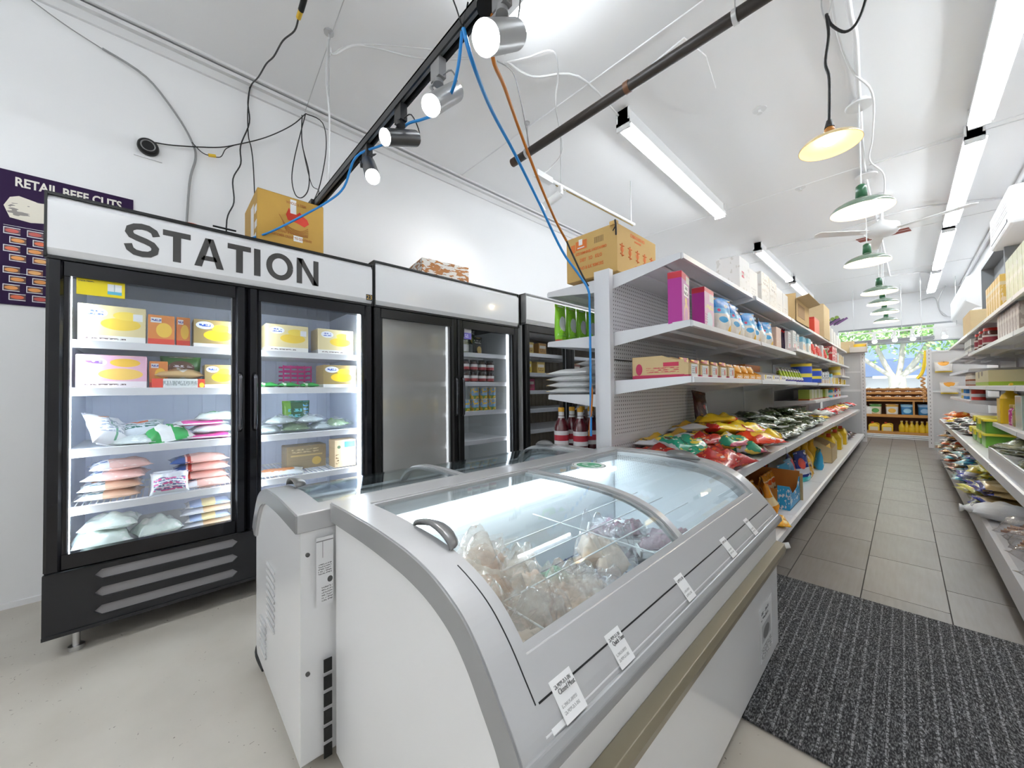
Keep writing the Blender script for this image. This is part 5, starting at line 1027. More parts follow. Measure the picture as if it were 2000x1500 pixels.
kick_m = M('kick_dark', (.03, .03, .03), .6); rail_m = M('price_rail_clear', (.70, .71, .74), .25)
def gshelf(t, s, xb, xf, z, ya, yb, drop=.015, lip=.034, name='shelf'):
    """shelf pan from the back board xb to the front xf on side s, its lip and two brackets"""
    q = MB(); e = -s*.0
    q.prism([(xb, z-drop), (xf, z), (xf, z-lip), (xf-s*.003, z-lip), (xf-s*.006, z-.014), (xb, z-drop-.012)], ya+.004, yb-.004)
    for k in (.33, .66): xm = xb+(xf-xb)*k; q.box(min(xm-.02, xm+.02), max(xm-.02, xm+.02), ya+.02, yb-.02, z-.042, z-.014-drop*.5)
    sh = q.obj(name, shelf_m, t)
    for y in (ya+.004, yb-.008):
        MB().prism([(xb, z-drop+.003), (xf-s*.002, z+.002), (xf-s*.002, z-.032), (xb, z-drop-.085)], y-.003 if y < ya+.005 else y+.001, y+.001 if y < ya+.005 else y+.005).obj('bracket', shelf_m, sh)
    MB().prism([(xf+s*.001, z+.001), (xf+s*.010, z-.003), (xf+s*.012, z-lip+.002), (xf+s*.001, z-lip)], ya+.006, yb-.006).obj('price_rail', rail_m if s > 0 and z < .9 else shelf_m, sh)
    return sh
gd = thing('gondola_shelving', 'long white double-sided peg-board shelving unit running down the shop', 'shelving', (-1.28, 6.2, 0), 0, 'white peg-board shelving', wsp=True)
GY = [2.03+1.385*k for k in range(7)]
MB().box(-1.335, -1.225, 1.99, 2.035, 0, 1.872).obj('end_post', shelf_m, gd, bevel=.002)
for y in GY[1:]: MB().box(-1.30, -1.26, y-.02, y+.02, 0, 1.86).box(-1.262, -1.238, y-.012, y+.012, .1, 1.85).obj('upright', shelf_m, gd)
for k in range(6):
    a, b = GY[k]+.012, GY[k+1]-.012
    pm_ = peg if k < 1 else plainp
    for z0_, z1_ in ((.12, .80), (.83, 1.31), (1.32, 1.84)):
        MB().box(-1.258, -1.247, a, b, z0_, z1_).obj('back_panel', pm_, gd); MB().box(-1.313, -1.302, a, b, z0_, z1_).obj('back_panel', pm_, gd)
    MB().box(-1.262, -1.238, a, b, .795, .835).obj('cross_rail', shelf_m, gd)
    MB().box(-1.30, -1.26, a, b, 1.84, 1.86).obj('top_rail', shelf_m, gd)
    gshelf(gd, 1, -1.245, -.815 if k < 1 else -.80, 1.868 if k < 1 else 1.86, a, b, .03)
    z_ = 1.495 if k < 2 else 1.545
    gshelf(gd, 1, -1.245, -.77, z_, a, b)
    gshelf(gd, 1, -1.245, -.77, 1.195-.004*k, a, b)
    gshelf(gd, 1, -1.245, -.625, .685-.004*k, a, b, .0, .05)
    if k >= 3: gshelf(gd, 1, -1.245, -.80, .955, a, b)
    if k >= 5: gshelf(gd, 1, -1.245, -.77, 1.34, a, b)
    dk_ = MB(); dk_.box(-1.245, -.575, a-.01, b+.01, .15, .175).prism([(-.575, .176), (-.56, .172), (-.555, .135), (-.575, .13)], a-.01, b+.01)
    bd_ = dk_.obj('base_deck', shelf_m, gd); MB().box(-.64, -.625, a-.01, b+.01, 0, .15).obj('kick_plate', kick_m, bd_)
    # far side
    for z2 in (1.835, 1.475, 1.095, .70): gshelf(gd, -1, -1.315, -1.765, z2, a, b, .0)
    MB().box(-1.98, -1.315, a-.01, b+.01, .15, .175).box(-1.93, -1.915, a-.01, b+.01, 0, .15).obj('base_deck', shelf_m, gd)
# ---------------- goods: top shelf
Gz = 1.852
bc = thing('cardboard_box', 'big tan carton printed in orange on the shelf end under the cables', 'box', (-1.41, 2.34, 1.866), 0, wsp=True)
MB().box(-1.61, -1.215, 2.07, 2.60, 1.872, 2.175).obj('box', M('tan_card', (.56, .36, .12), .65, noise=.05, nscale=12), bc, bevel=.003)
MB().box(-1.605, -1.22, 2.075, 2.33, 2.175, 2.178).box(-1.605, -1.22, 2.334, 2.595, 2.175, 2.178).box(-1.26, -1.215, 2.06, 2.09, 2.165, 2.19).obj('lid_flap', MATS['tan_card'], bc)
MB().box(-1.57, -1.535, 2.0692, 2.0698, 2.07, 2.125).box(-1.53, -1.44, 2.0692, 2.0698, 2.08, 2.14).obj('printed_block', M('print_orange', (.66, .17, .03), .6), bc)
MB().box(-1.505, -1.475, 2.0688, 2.0692, 2.11, 2.15).box(-1.515, -1.46, 2.0688, 2.0692, 2.09, 2.097).obj('print_knockout', white_lab, bc)
for k in range(8): MB().box(-1.38+k*.009, -1.376+k*.009, 2.0692, 2.0698, 2.09, 2.13).obj('barcode_line', M('print_dark', (.2, .13, .05), .6), bc)
for s_, z_, w_ in (('SIZE DEMNINEL I-NOITAHIMO', 2.045, .024), ('DIEY   SO   KILO', 1.995, .032), ('4NO & 8.K 90MORS', 1.94, .030)): text(s_, w_, MATS['print_orange'], bc, (-1.41, 2.0692, z_), (pi/2, 0, 0), bold=.0008, sx=.75)
for s_, z_, w_ in (('CHINI-KARRI NO', 2.13, .030), ('COMBAKONIS', 2.105, .016), ('SBEE', 1.92, .045)): text(s_, w_, MATS['print_orange'], bc, (-1.2145, 2.335, z_), (pi/2, 0, pi/2), bold=.001, sx=.85)
for k in range(5):
    q = MB(); y_ = 2.13+k*.1; q.lathe([(.02, 0), (.02, .001)], 12); q.xf(Matrix.Translation((-1.2148, y_, 2.02)) @ Matrix.Rotation(pi/2, 4, 'Y'))
    q.tube([(-1.2143, y_-.025, 2.045), (-1.2143, y_+.025, 2.045)], .004, 5).tube([(-1.2143, y_-.02, 1.99), (-1.2143, y_+.02, 1.985)], .004, 5).tube([(-1.2143, y_, 2.06), (-1.2143, y_, 1.975)], .004, 5); q.obj('printed_character', MATS['print_orange'], bc)
lone('tape_scrap', MB().tube([(-1.22, 2.06, 2.19), (-1.212, 2.055, 2.15), (-1.209, 2.052, 2.09)], .006, 5, 4).tube([(-1.212, 2.055, 2.15), (-1.23, 2.05, 2.12)], .004, 5), blackm, 'torn black tape hanging from the corner of the tan orange-printed carton', 'tape')
wc_m = [PM('white_tall_carton', (.80, .79, .79), [('r', 'x', .2, .45, 'z', .42, .6, (.6, .05, .12)), ('n', 5, .60, (.66, .64, .62))]), PM('white_sketch_carton', (.82, .80, .77), [('n', 6, .58, (.68, .63, .58)), ('s', 'x', .2, .8, 'z', .6, .85, 2, 8, (.45, .4, .4))]), PM('white_plain_carton', (.82, .81, .80), [('s', 'x', .2, .8, 'z', .1, .4, 3, 10, (.6, .6, .6))])]
wk = [K('tall_carton', 'carton', carton(.26, .16, .26, m)) for m in wc_m]
Gt_ = 'cartons on the top shelf'
for i, (k_, y_, sc_) in enumerate(((0, 3.25, 1), (2, 3.53, .9), (1, 3.86, 1.05), (1, 4.15, 1.02), (2, 4.44, .95), (2, 4.72, .92))):
    put(wk[k_], -.90, y_, Gz+.004, F, 'white carton on the top shelf, %s from the tan printed box' % ORD[i], Gt_, sc=sc_)
opn = K('open_carton', 'carton', lambda p: [MB().box(-.4, .4, -.15, .15, 0, .006).box(-.4, .4, .144, .15, 0, .32).box(-.4, -.394, -.15, .15, 0, .30).box(.394, .4, -.15, .15, 0, .30).box(-.4, .4, -.15, -.144, 0, .24).obj('box', card, p), MB().prism([(-.15, .24), (-.26, .27), (-.26, .274), (-.15, .244)], -.4, .4, 'x').prism([(.15, .32), (.30, .30), (.30, .304), (.15, .324)], -.4, .4, 'x').obj('flap', card2, p), MB().box(-.3, .1, -.152, -.15, .06, .2).obj('print_panel', M('card_dark', (.36, .22, .10), .7), p)])
put(opn, -.93, 5.38, Gz, F, 'open brown cardboard box with its flaps spread on the top shelf')
put(K('big_carton', 'carton', carton(.62, .34, .50, card2)), -.95, 7.35, Gz, F, 'tall plain cardboard box towards the far end of the top shelf')
put(K('red_carton', 'carton', carton(.42, .2, .22, PM('red_plain', (.66, .06, .03), [('b', 'z', .9, 1, (.5, .03, .02))]))), -.90, 6.55, Gz, F, 'bright red carton on the top shelf in front of the tall cardboard box')
put(K('blue_tub', 'tub', can(.07, .34, PM('blue_white_can', (.80, .80, .82), [('b', 'z', .1, .7, (.03, .12, .42))]), lidm=wh)), -.94, 5.95, Gz, F, 'blue and white canister standing between the top shelf boxes')
for i, y_ in enumerate((8.2, 8.55, 8.9, 9.3, 9.7)): put(wk[2], -.92, y_, Gz, F, 'white carton at the far end of the top shelf, %s along' % ORD[i], 'far cartons on the top shelf', sc=(1, 1, 1.25-.1*i))
# ---------------- second shelf (z 1.495)
ca = K('cereal_box', 'box', carton(.17, .075, .285, PM('pink_cereal', (.52, .17, .42), [('b', 'z', .86, 1, (.60, .03, .06)), ('r', 'x', .55, 1, 'z', .82, .97, (.70, .66, .55)), ('r', 'x', .25, .85, 'z', .55, .78, (.86, .85, .84)), ('s', 'x', .28, .82, 'z', .56, .77, 2, 7, (.08, .05, .08)), ('e', 'x', .55, .32, 'z', .2, .22, (.80, .50, .25)), ('e', 'x', .55, .24, 'z', .18, .16, (.62, .26, .45)), ('e', 'x', .5, .12, 'z', .46, .07, (.88, .65, .10)), ('b', 'z', 0, .04, (.45, .02, .3))], rough=.35)))
put(ca, -.865, 2.13, 1.487, 1.72, 'tall pink cereal box with a yellow chick standing at the shelf corner')
cb = K('cereal_box', 'box', carton(.19, .075, .265, PM('pink_cereal_pale', (.74, .46, .58), [('b', 'z', .9, 1, (.60, .03, .06)), ('r', 'x', .5, 1, 'z', .7, .88, (.74, .72, .68)), ('s', 'x', .1, .9, 'z', .48, .66, 1, 6, (.80, .72, .25)), ('e', 'x', .5, .33, 'z', .25, .2, (.62, .76, .78)), ('s', 'x', .05, .3, 'z', .05, .4, 6, 10, (.55, .1, .35)), ('b', 'z', 0, .03, (.4, .02, .28))], rough=.35)))
put(cb, -.865, 2.50, 1.487, 1.62, 'paler pink cereal box standing second from the shelf corner')
side_m = PM('magenta_side', (.46, .03, .30), [('b', 'z', .88, 1, (.6, .03, .05)), ('r', 'x', .15, .85, 'z', .08, .62, (.64, .70, .68)), ('s', 'x', .15, .85, 'z', .1, .6, 5, 14, (.5, .55, .55))])
for p_, h_ in ((ca, .285), (cb, .265)):
    w_ = .085 if p_ is ca else .095; MB().box(-w_-.0008, -w_, -.036, .036, .002, h_-.002).obj('side_print', side_m, p_.p)
cbg = K('chip_bag', 'bag', pouch(.21, .26, .10, PM('blue_chip_bag', (.80, .76, .70), [('n', 5, .6, (.85, .84, .80)), ('b', 'z', .72, 1, (.01, .22, .62)), ('b', 'z', .58, .72, (.16, .48, .78)), ('b', 'z', .93, .955, (.05, .38, .78)), ('e', 'x', .35, .2, 'z', .42, .08, (.05, .36, .70)), ('e', 'x', .6, .12, 'z', .78, .05, (.75, .75, .7)), ('e', 'x', .22, .07, 'z', .66, .04, (.6, .03, .15)), ('b', 'z', 0, .13, (.82, .45, .04)), ('e', 'x', .85, .25, 'z', .1, .25, (.82, .48, .05))], rough=.22, bump=.25, bscale=14, coat=.3), 9, wr=.12))
for i in range(7): put(cbg, -.875+.01*(i % 2), 2.86+i*.205, 1.488, 1.35+.22*(i % 3), 'blue and gold chip bag, %s from the cereal boxes' % ORD[i], 'blue chip bags on the second shelf', tilt=(random.uniform(-.08, .05), random.uniform(-.05, .05)), sc=(1, 1, 1.05 if i == 0 else .96))
put(K('flat_carton', 'carton', carton(.2, .1, .22, PM('peach_box', (.76, .55, .46), [('n', 7, .62, (.82, .7, .62))]))), -.87, 4.35, 1.488, F, 'peach coloured box after the blue chip bags')
rp = K('red_pouch', 'pouch', pouch(.14, .24, .03, PM('red_black_pouch', (.55, .03, .08), [('b', 'x', 0, .35, (.03, .02, .06)), ('b', 'z', .85, 1, (.7, .03, .05)), ('e', 'x', .75, .15, 'z', .3, .2, (.85, .8, .8))], rough=.2), 3))
for i in range(3): put(rp, -.86, 4.52+i*.09, 1.487, 2.1, 'thin red and black pouch hanging at the shelf joint, %s of three' % ORD[i], 'red pouches at the shelf joint')
def rowfill(kinds, y0, y1, x, z, face, labfmt, group, jx=.02, gap=.012, wid=None, seedv=1, scl=(.9, 1.1)):
    rd = random.Random(seedv); y = y0; i = 0; ns = {}
    while y < y1 and i < 40:
        k_, w_, nm_ = kinds[rd.randrange(len(kinds))] if wid is None else kinds[i % len(kinds)]
        s_ = rd.uniform(*scl); ns[nm_] = ns.get(nm_, 0)+1
        put(k_, x+rd.uniform(-jx, jx), y+w_*s_/2, z, face if isinstance(face, str) else face+rd.uniform(-.1, .1), labfmt % (nm_, ORD[min(ns[nm_]-1, 19)]), group, sc=s_)
        y += w_*s_+gap; i += 1
def simple(nm, w, d, h, base, lay, kind='box', **kw):
    m = PM('print_'+nm, base, lay, rough=.35)
    if kind == 'box': return K('grocery_box', 'box', carton(w, d, h, m))
    if kind == 'pouch': return K('grocery_pouch', 'pouch', pouch(w, h, d, m, seed=len(nm)))
    if kind == 'can': return K('grocery_can', 'can', can(w/2, h, m, lidm=kw.get('lid', wh)))
    if kind == 'jar': return K('grocery_jar', 'jar', jar(w/2, h, m, kw.get('lid', wh), kw.get('lab')))
    if kind == 'bottle': return K('grocery_bottle', 'bottle', bottle(w/2, h, m, kw.get('lid', wh), None, kw.get('lab')))
sA = simple('white_tea', .15, .09, .21, (.78, .79, .80), [('s', 'x', .1, .9, 'z', .3, .9, 5, 9, (.45, .5, .52)), ('e', 'x', .5, .2, 'z', .25, .12, (.75, .3, .3))])
sB = simple('red_snack', .17, .10, .20, (.72, .07, .05), [('n', 4, .56, (.84, .74, .62)), ('b', 'z', .82, 1, (.8, .8, .78))], 'pouch')
sC = simple('cream_box', .14, .09, .21, (.80, .72, .52), [('b', 'x', .6, 1, (.75, .56, .30)), ('n', 6, .6, (.85, .82, .72))])
sD = simple('yellow_bottle', .08, .08, .21, (.84, .58, .04), [('b', 'z', .3, .6, (.78, .74, .3))], 'bottle', lid=wh)
sE = simple('green_bottle', .075, .08, .22, (.04, .34, .08), [('b', 'z', .3, .5, (.75, .8, .7))], 'bottle', lid=wh)
sF = simple('teal_box', .16, .1, .19, (.72, .78, .80), [('b', 'z', .7, 1, (.20, .50, .66)), ('e', 'x', .5, .3, 'z', .4, .2, (.80, .45, .2))])
rowfill([(sA, .15, 'white printed box'), (sF, .16, 'blue-topped box')], 4.86, 6.1, -.87, 1.533, F, '%s on the second shelf past the joint, %s of its kind', 'boxes on the far second shelf', seedv=2)
rowfill([(sB, .17, 'red snack pouch'), (sA, .15, 'slim white box'), (sB, .17, 'red snack pouch')], 6.15, 7.5, -.86, 1.533, F, '%s beyond the white boxes on the second shelf, %s of its kind', 'packs on the far second shelf', seedv=5)
put(sD, -.86, 7.6, 1.533, F, 'yellow bottle on the second shelf before the big red box'); put(sE, -.85, 7.75, 1.533, F, 'green bottle on the second shelf before the big red box')
put(K('large_box', 'box', carton(.62, .2, .26, PM('red_white_floral', (.64, .05, .06), [('n', 6, .55, (.84, .74, .70))]))), -.88, 8.2, 1.533, F, 'wide red box with white floral print on the second shelf')
rowfill([(sC, .14, 'cream box'), (sA, .15, 'pale box')], 8.6, 10.1, -.87, 1.533, F, '%s past the red floral box, %s of its kind', 'cream boxes at the far end', seedv=7)
# ---------------- third shelf (z 1.195): display cartons
dm = PM('kraft_display', (.62, .45, .23), [('b', 'z', 0, .16, (.50, .03, .10))], rough=.6)
dt = K('display_carton', 'carton', tray(.145, .33, .125, dm, card, 1.0, .62, 4, PM('choc_packet', (.45, .05, .05), [('n', 4, .55, (.85, .6, .1))])))
MB().box(-.045, .045, -.1665, -.1655, .012, .075).obj('price_card', PM('price_card', (.84, .84, .83), [('s', 'x', .1, .9, 'z', .2, .85, 4, 12, (.25, .28, .3)), ('e', 'x', .75, .14, 'z', .5, .3, (.7, .15, .1))]), dt.p)
dt.reg()
for i in range(5): put(dt, -.955, 2.135+i*.16, 1.185, F, 'kraft display carton with a white price card, %s from the shelf end' % ORD[i], 'display cartons on the third shelf', sc=(1, 1, 1.06-.05*(i % 2)))
sp0 = thing('carton_side', None, None) if False else None
# printed side wall of the first display carton
fdc = dt.p
MB().box(-.0738, -.0728, -.14, .15, .01, .10).obj('side_print', PM('crimson_print', (.62, .45, .23), [('b', 'z', 0, .14, (.50, .03, .10)), ('r', 'y', .10, .40, 'z', .62, .86, (.55, .03, .08)), ('s', 'y', .1, .75, 'z', .25, .6, 3, 10, (.55, .06, .08)), ('e', 'y', .9, .07, 'z', .5, .35, (.5, .03, .1))], rough=.6), fdc)
od = K('display_carton', 'carton', tray(.15, .33, .13, PM('orange_display', (.72, .72, .70), [('b', 'z', 0, .62, (.80, .36, .03)), ('s', 'x', .1, .9, 'z', .1, .5, 2, 6, (.84, .82, .8))]), card, 1.0, .35, 3, PM('orange_packet', (.80, .38, .05), [('n', 4, .55, (.85, .85, .8))])))
for i in range(4): put(od, -.955, 2.96+i*.165, 1.184, F, 'orange and white display carton, %s after the kraft ones' % ORD[i], 'orange display cartons')
lowt = K('display_carton', 'carton', tray(.26, .33, .07, PM('white_low_tray', (.80, .79, .78), [('e', 'x', .2, .1, 'z', .5, .3, (.80, .6, .1)), ('s', 'x', .4, .95, 'z', .2, .8, 2, 7, (.25, .2, .25))]), card, 1.4, .8, 3, PM('grey_packet', (.6, .58, .55), [('n', 5, .5, (.3, .25, .2))])))
for i in range(3): put(lowt, -.955, 3.75+i*.28, 1.182, F, 'low white tray carton, %s after the orange ones' % ORD[i], 'low white trays on the third shelf')
put(K('large_box', 'box', carton(.62, .12, .17, PM('orange_box', (.74, .20, .01), [('e', 'x', .35, .13, 'z', .5, .32, (.86, .58, .06)), ('s', 'x', .27, .43, 'z', .4, .6, 1, 5, (.35, .2, .05)), ('b', 'x', .86, 1, (.66, .58, .46))]))), -1.08, 4.30, 1.182, F, 'orange box with a yellow disc behind the low white trays')
gyb = K('snack_bag', 'bag', pouch(.16, .17, .06, PM('lime_white_bag', (.80, .80, .78), [('b', 'z', .4, .75, (.45, .58, .03)), ('s', 'x', .1, .9, 'z', .4, .75, 3, 6, (.08, .1, .02)), ('b', 'z', 0, .2, (.08, .08, .35)), ('n', 7, .62, (.85, .6, .4))], rough=.25), 5))
for i in range(8): put(gyb, -.86, 4.66+i*.15, 1.180, 1.9, 'lime and white snack bag leaning in the row, %s from the orange box' % ORD[i], 'lime snack bags on the third shelf', tilt=(-.25, 0))
for i in range(2): put(K('large_can', 'can', can(.11, .25-.06*i, PM('yellow_blue_can_%d' % i, (.04, .10, .55), [('b', 'z', .88, 1, (.85, .65, .05)), ('b', 'z', .3, .5, (.84, .72, .1)), ('r', 'x', .6, 1, 'z', .1, .8, (.82, .82, .84))]), lidm=M('yellow_lid', (.85, .62, .04), .35))), -.90+.06*i, 5.98+.28*i, 1.178, F, ('tall blue can with a yellow lid on the third shelf', 'shorter blue can with yellow lid behind the tall one')[i])
rowfill([(simple('photo_pack', .2, .1, .18, (.76, .76, .76), [('n', 5, .55, (.15, .16, .2)), ('b', 'z', 0, .35, (.72, .55, .42))]), .2, 'black and white picture pack')], 6.42, 7.5, -.87, 1.176, F, '%s on the third shelf, %s from the tall blue can', 'picture packs on the third shelf', seedv=3)
sG = simple('yellow_white', .13, .1, .13, (.84, .62, .08), [('b', 'x', .5, 1, (.8, .8, .8))])
rowfill([(sG, .13, 'yellow and white box'), (sF, .16, 'pale blue-topped box')], 7.6, 8.9, -.87, 1.172, F, '%s at the far end of the third shelf, %s of its kind', 'boxes at the far end of the third shelf', seedv=9, scl=(.75, .95))
rowfill([(simple('amber_jar', .12, .1, .14, (.70, .32, .04), [('b', 'z', .3, .6, (.82, .7, .4))], 'jar', lid=wh), .12, 'amber jar'), (sG, .13, 'small yellow box')], 9.0, 10.2, -.87, 1.170, F, '%s by the end partition on the third shelf, %s of its kind', 'small goods by the end partition', seedv=4, scl=(.7, .95))
yc = simple('yellow_tub', .17, .1, .17, (.84, .66, .08), [('b', 'z', .3, .6, (.8, .74, .4))], 'can', lid=M('cream_lid', (.75, .7, .6), .4))
put(yc, -.88, 9.15, 1.342, F, 'yellow tub on the short extra shelf near the end partition')
rowfill([(simple('pinkish_carton', .11, .09, .15, (.76, .66, .62), [('n', 6, .6, (.8, .78, .76))]), .11, 'pale pink carton')], 9.35, 10.2, -.88, 1.342, F, '%s on the short extra shelf, %s from the yellow tub', 'pale cartons on the extra shelf', seedv=4)
# ---------------- extra shelf z .955 (beyond the middle)
rowfill([(simple('green_yellow_box', .36, .12, .15, (.42, .52, .08), [('r', 'x', .62, .9, 'z', .25, .75, (.86, .72, .1)), ('b', 'x', .5, 1, (.70, .76, .55)), ('b', 'z', 0, .18, (.55, .12, .03))]), .36, 'green and yellow box')], 6.25, 8.0, -.93, .945, F, '%s on the extra lower shelf, %s along', 'green boxes on the extra shelf', seedv=1, scl=(.95, 1.05))
for i, (c_, y_) in enumerate((((.05, .48, .55), 8.15), ((.75, .30, .03), 8.36), ((.05, .10, .50), 8.57), ((.60, .04, .05), 8.78), ((.74, .74, .78), 9.0), ((.50, .22, .04), 9.25))):
    put(K('canister', 'canister', can(.09, .17 if i % 2 else .14, PM('canister_%d' % i, c_, [('b', 'z', .3, .65, (.8, .75, .7)), ('n', 5, .64, (.7, .2, .2))]), lidm=M('canister_lid_%d' % i, tuple(v*.8 for v in c_), .4))), -.90, y_, .945, F, '%s canister on the extra shelf towards the far end' % ('teal', 'orange', 'blue', 'red', 'white', 'brown')[i], 'canisters on the extra shelf')
for i, y_ in enumerate((6.35, 6.75, 7.15)): put(K('wide_carton', 'carton', carton(.36, .14, .16, PM('mint_carton_%d' % i, ((.26, .36, .06), (.18, .42, .34), (.20, .45, .30))[i], [('b', 'x', .7, 1, (.55, .74, .62)), ('b', 'z', .93, 1, (.03, .05, .03))]))), -1.12, y_, .675, F, '%s carton against the back under the extra shelf' % ('olive', 'mint', 'pale green')[i], 'green cartons under the extra shelf')
# ---------------- deep lower shelf (z .685): crisp bags, seaweed packs
foil = dict(rough=.2, bump=.35, bscale=16, coat=.3)
cols = {'green': PM('chip_green', (.02, .33, .20), [('n', 3.2, .56, (.80, .62, .08)), ('n', 5, .64, (.82, .80, .74)), ('b', 'x', .0, .06, (.5, .5, .5))], **foil),
 'red': PM('chip_red', (.40, .02, .02), [('n', 4, .58, (.66, .10, .03)), ('n', 7, .68, (.80, .68, .6))], **foil),
 'yellow': PM('chip_yellow', (.85, .58, .02), [('n', 4, .62, (.88, .76, .2)), ('b', 'x', .9, 1, (.64, .03, .02))], **foil),
 'yellowred': PM('chip_yellow_red', (.86, .60, .02), [('b', 'x', .76, 1, (.66, .02, .02)), ('b', 'x', 0, .14, (.66, .02, .02)), ('n', 6, .66, (.9, .85, .5))], **foil),
 'black': PM('chip_black_yellow', (.80, .46, .04), [('n', 3.5, .55, (.05, .04, .03)), ('b', 'y', .0, .18, (.74, .74, .76))], **foil),
 'redsun': PM('chip_red_sun', (.68, .04, .01), [('e', 'x', .55, .3, 'y', .35, .22, (.88, .50, .05)), ('n', 6, .66, (.85, .8, .75))], **foil),
 'rainbow': PM('chip_mixed', (.03, .28, .16), [('b', 'y', .42, .62, (.78, .76, .80)), ('n', 4, .54, (.85, .62, .1)), ('b', 'y', 0, .1, (.4, .05, .1))], **foil)}
cb_ = {k: K('crisp_bag', 'bag', bag(.27, .21, .065, m, 200+i, wr=.2, seal=.07)) for i, (k, m) in enumerate(cols.items())}
desc = {'green': 'green and yellow crisp bag', 'red': 'dark red crisp bag', 'yellow': 'plain yellow crisp bag', 'yellowred': 'yellow crisp bag with red ends', 'black': 'black and yellow crisp bag', 'redsun': 'bright red crisp bag with a yellow sun', 'rainbow': 'green striped crisp bag'}
Gb = 'crisp bags heaped on the deep lower shelf'
heap = [('red', -1.05, 2.20, 0, .4, 'at the near end beside the end post'), ('green', -.86, 2.30, 0, 1.5, 'nearest the freezer, low in the heap'), ('green', -.99, 2.42, 1, 1.2, 'on top at the near end of the heap'), ('black', -1.10, 2.40, 1, .2, 'tucked by the peg board at the near end'), ('red', -.80, 2.52, 0, 2.0, 'low at the shelf front before the sun bag'), ('red', -.95, 2.62, 1, .9, 'in the middle of the heap'), ('rainbow', -.82, 2.74, 1, 1.4, 'on the shelf front beside the red ones'), ('red', -.74, 2.36, 0, 2.6, 'hanging over the front edge near the freezer'), ('rainbow', -.74, 2.86, 0, 1.7, 'low behind the sun bag'), ('redsun', -.71, 2.98, 1, 1.2, 'hanging over the shelf front'), ('yellowred', -.90, 2.98, 2, .9, 'lying on top, first of two'), ('yellowred', -.86, 3.22, 2, 1.1, 'lying on top, second of two'), ('black', -1.10, 2.78, 1, .1, 'against the back board, lower of two'), ('black', -1.11, 2.92, 2, .3, 'against the back board, upper of two'), ('yellow', -.74, 3.30, 1, 1.8, 'at the shelf front before the dark green packs'), ('yellow', -1.02, 3.15, 3, .6, 'topmost of the heap by the back board'), ('red', -1.10, 2.55, 0, .3, 'low against the back board'), ('rainbow', -.98, 2.84, 0, 1.5, 'buried in the middle of the heap'), ('red', -.90, 3.1, 0, 1.4, 'buried under the yellow bags'), ('green', -1.08, 3.2, 0, .2, 'buried at the back under the topmost yellow bag'), ('redsun', -.80, 3.42, 0, 1.3, 'low at the far end of the heap'), ('green', -.98, 3.46, 1, 1.0, 'at the far end of the heap'), ('red', -.74, 2.2, 0, 1.6, 'at the front corner by the freezer'), ('yellowred', -1.02, 2.3, 0, 1.1, 'lowest at the near end')]
for k_, x_, y_, lv, r_, l in heap: put(cb_[k_], x_, y_, .688+lv*.052, r_, desc[k_]+' '+l, Gb, tilt=(random.uniform(-.16, .16), random.uniform(-.14, .14)), sc=random.uniform(1.08, 1.25))
put(K('crisp_bag', 'bag', pouch(.2, .27, .07, PM('chip_maroon', (.05, .008, .008), [('s', 'x', .2, .9, 'z', .1, .3, 2, 6, (.6, .25, .05)), ('e', 'x', .6, .12, 'z', .5, .08, (.25, .02, .02))], **foil), 17)), -1.13, 3.22, .84, 1.4, 'very dark maroon bag leaning upright against the peg board', None, tilt=(-.2, .12))
sw_m = [PM('seaweed_pack_%d' % i, (.045, .065, .025), [('n', 5+i, .60, (.42, .46, .38)), ('n', 9, .64, (.10, .16, .04)), ('r', 'x', .3, .6, 'y', .35, .6, (.6, .6, .6)) if i == 0 else ('b', 'x', 0, .03, (.3, .32, .28))], rough=.14, bump=.5, bscale=22, coat=.6) for i in range(3)]
sk = [K('leaf_pack', 'bag', bag(.34, .22, .07, m, 220+i, wr=.2, seal=.06)) for i, m in enumerate(sw_m)]
Gl = 'dark leaf packs on the deep lower shelf'; rd = random.Random(8)
for i in range(11): put(sk[i % 3], -.80+rd.uniform(-.02, .02), 3.62+i*.215, .688, 1.57+pi/2+rd.uniform(-.25, .25), 'glossy dark green leaf pack at the shelf front, %s past the crisps' % ORD[i], Gl, tilt=(rd.uniform(-.05, .05), .14))
for i in range(8): put(sk[(i+1) % 3], -.96+rd.uniform(-.04, .04), 3.66+i*.31, .755, 1.2+rd.uniform(-.5, .5), 'glossy dark green leaf pack on the upper layer, %s past the crisps' % ORD[i], Gl, tilt=(rd.uniform(-.1, .1), rd.uniform(-.1, .1)), sc=1.05)
for i in range(3): put(sk[i], -1.0, 4.2+i*.5, .82, .8+i, 'dark green leaf pack on the very top of the pile, %s past the crisps' % ORD[i], Gl, tilt=(.1, .1))
rg = [K('foil_bag', 'bag', bag(.30, .22, .07, PM('far_bag_%d' % i, c, [('n', 4, .6, d)], **foil), 230+i, wr=.15)) for i, (c, d) in enumerate((((.70, .14, .02), (.80, .5, .1)), ((.80, .58, .03), (.8, .8, .7)), ((.62, .03, .03), (.85, .8, .8)), ((.04, .04, .05), (.5, .1, .1)), ((.72, .74, .70), (.1, .3, .2))))]
for i in range(14): put(rg[(0, 4, 1, 2, 3, 0, 2)[i % 7]], -.86+(i % 2)*.08, 6.2+i*.28, .675+(.07 if i % 2 else 0), 1.3+rd.uniform(-.4, .4), '%s bag at the far end of the deep shelf, %s past the leaf packs' % (('orange', 'pale', 'yellow', 'red', 'black', 'orange', 'red')[i % 7], ORD[i]), 'bags at the far end of the deep shelf')
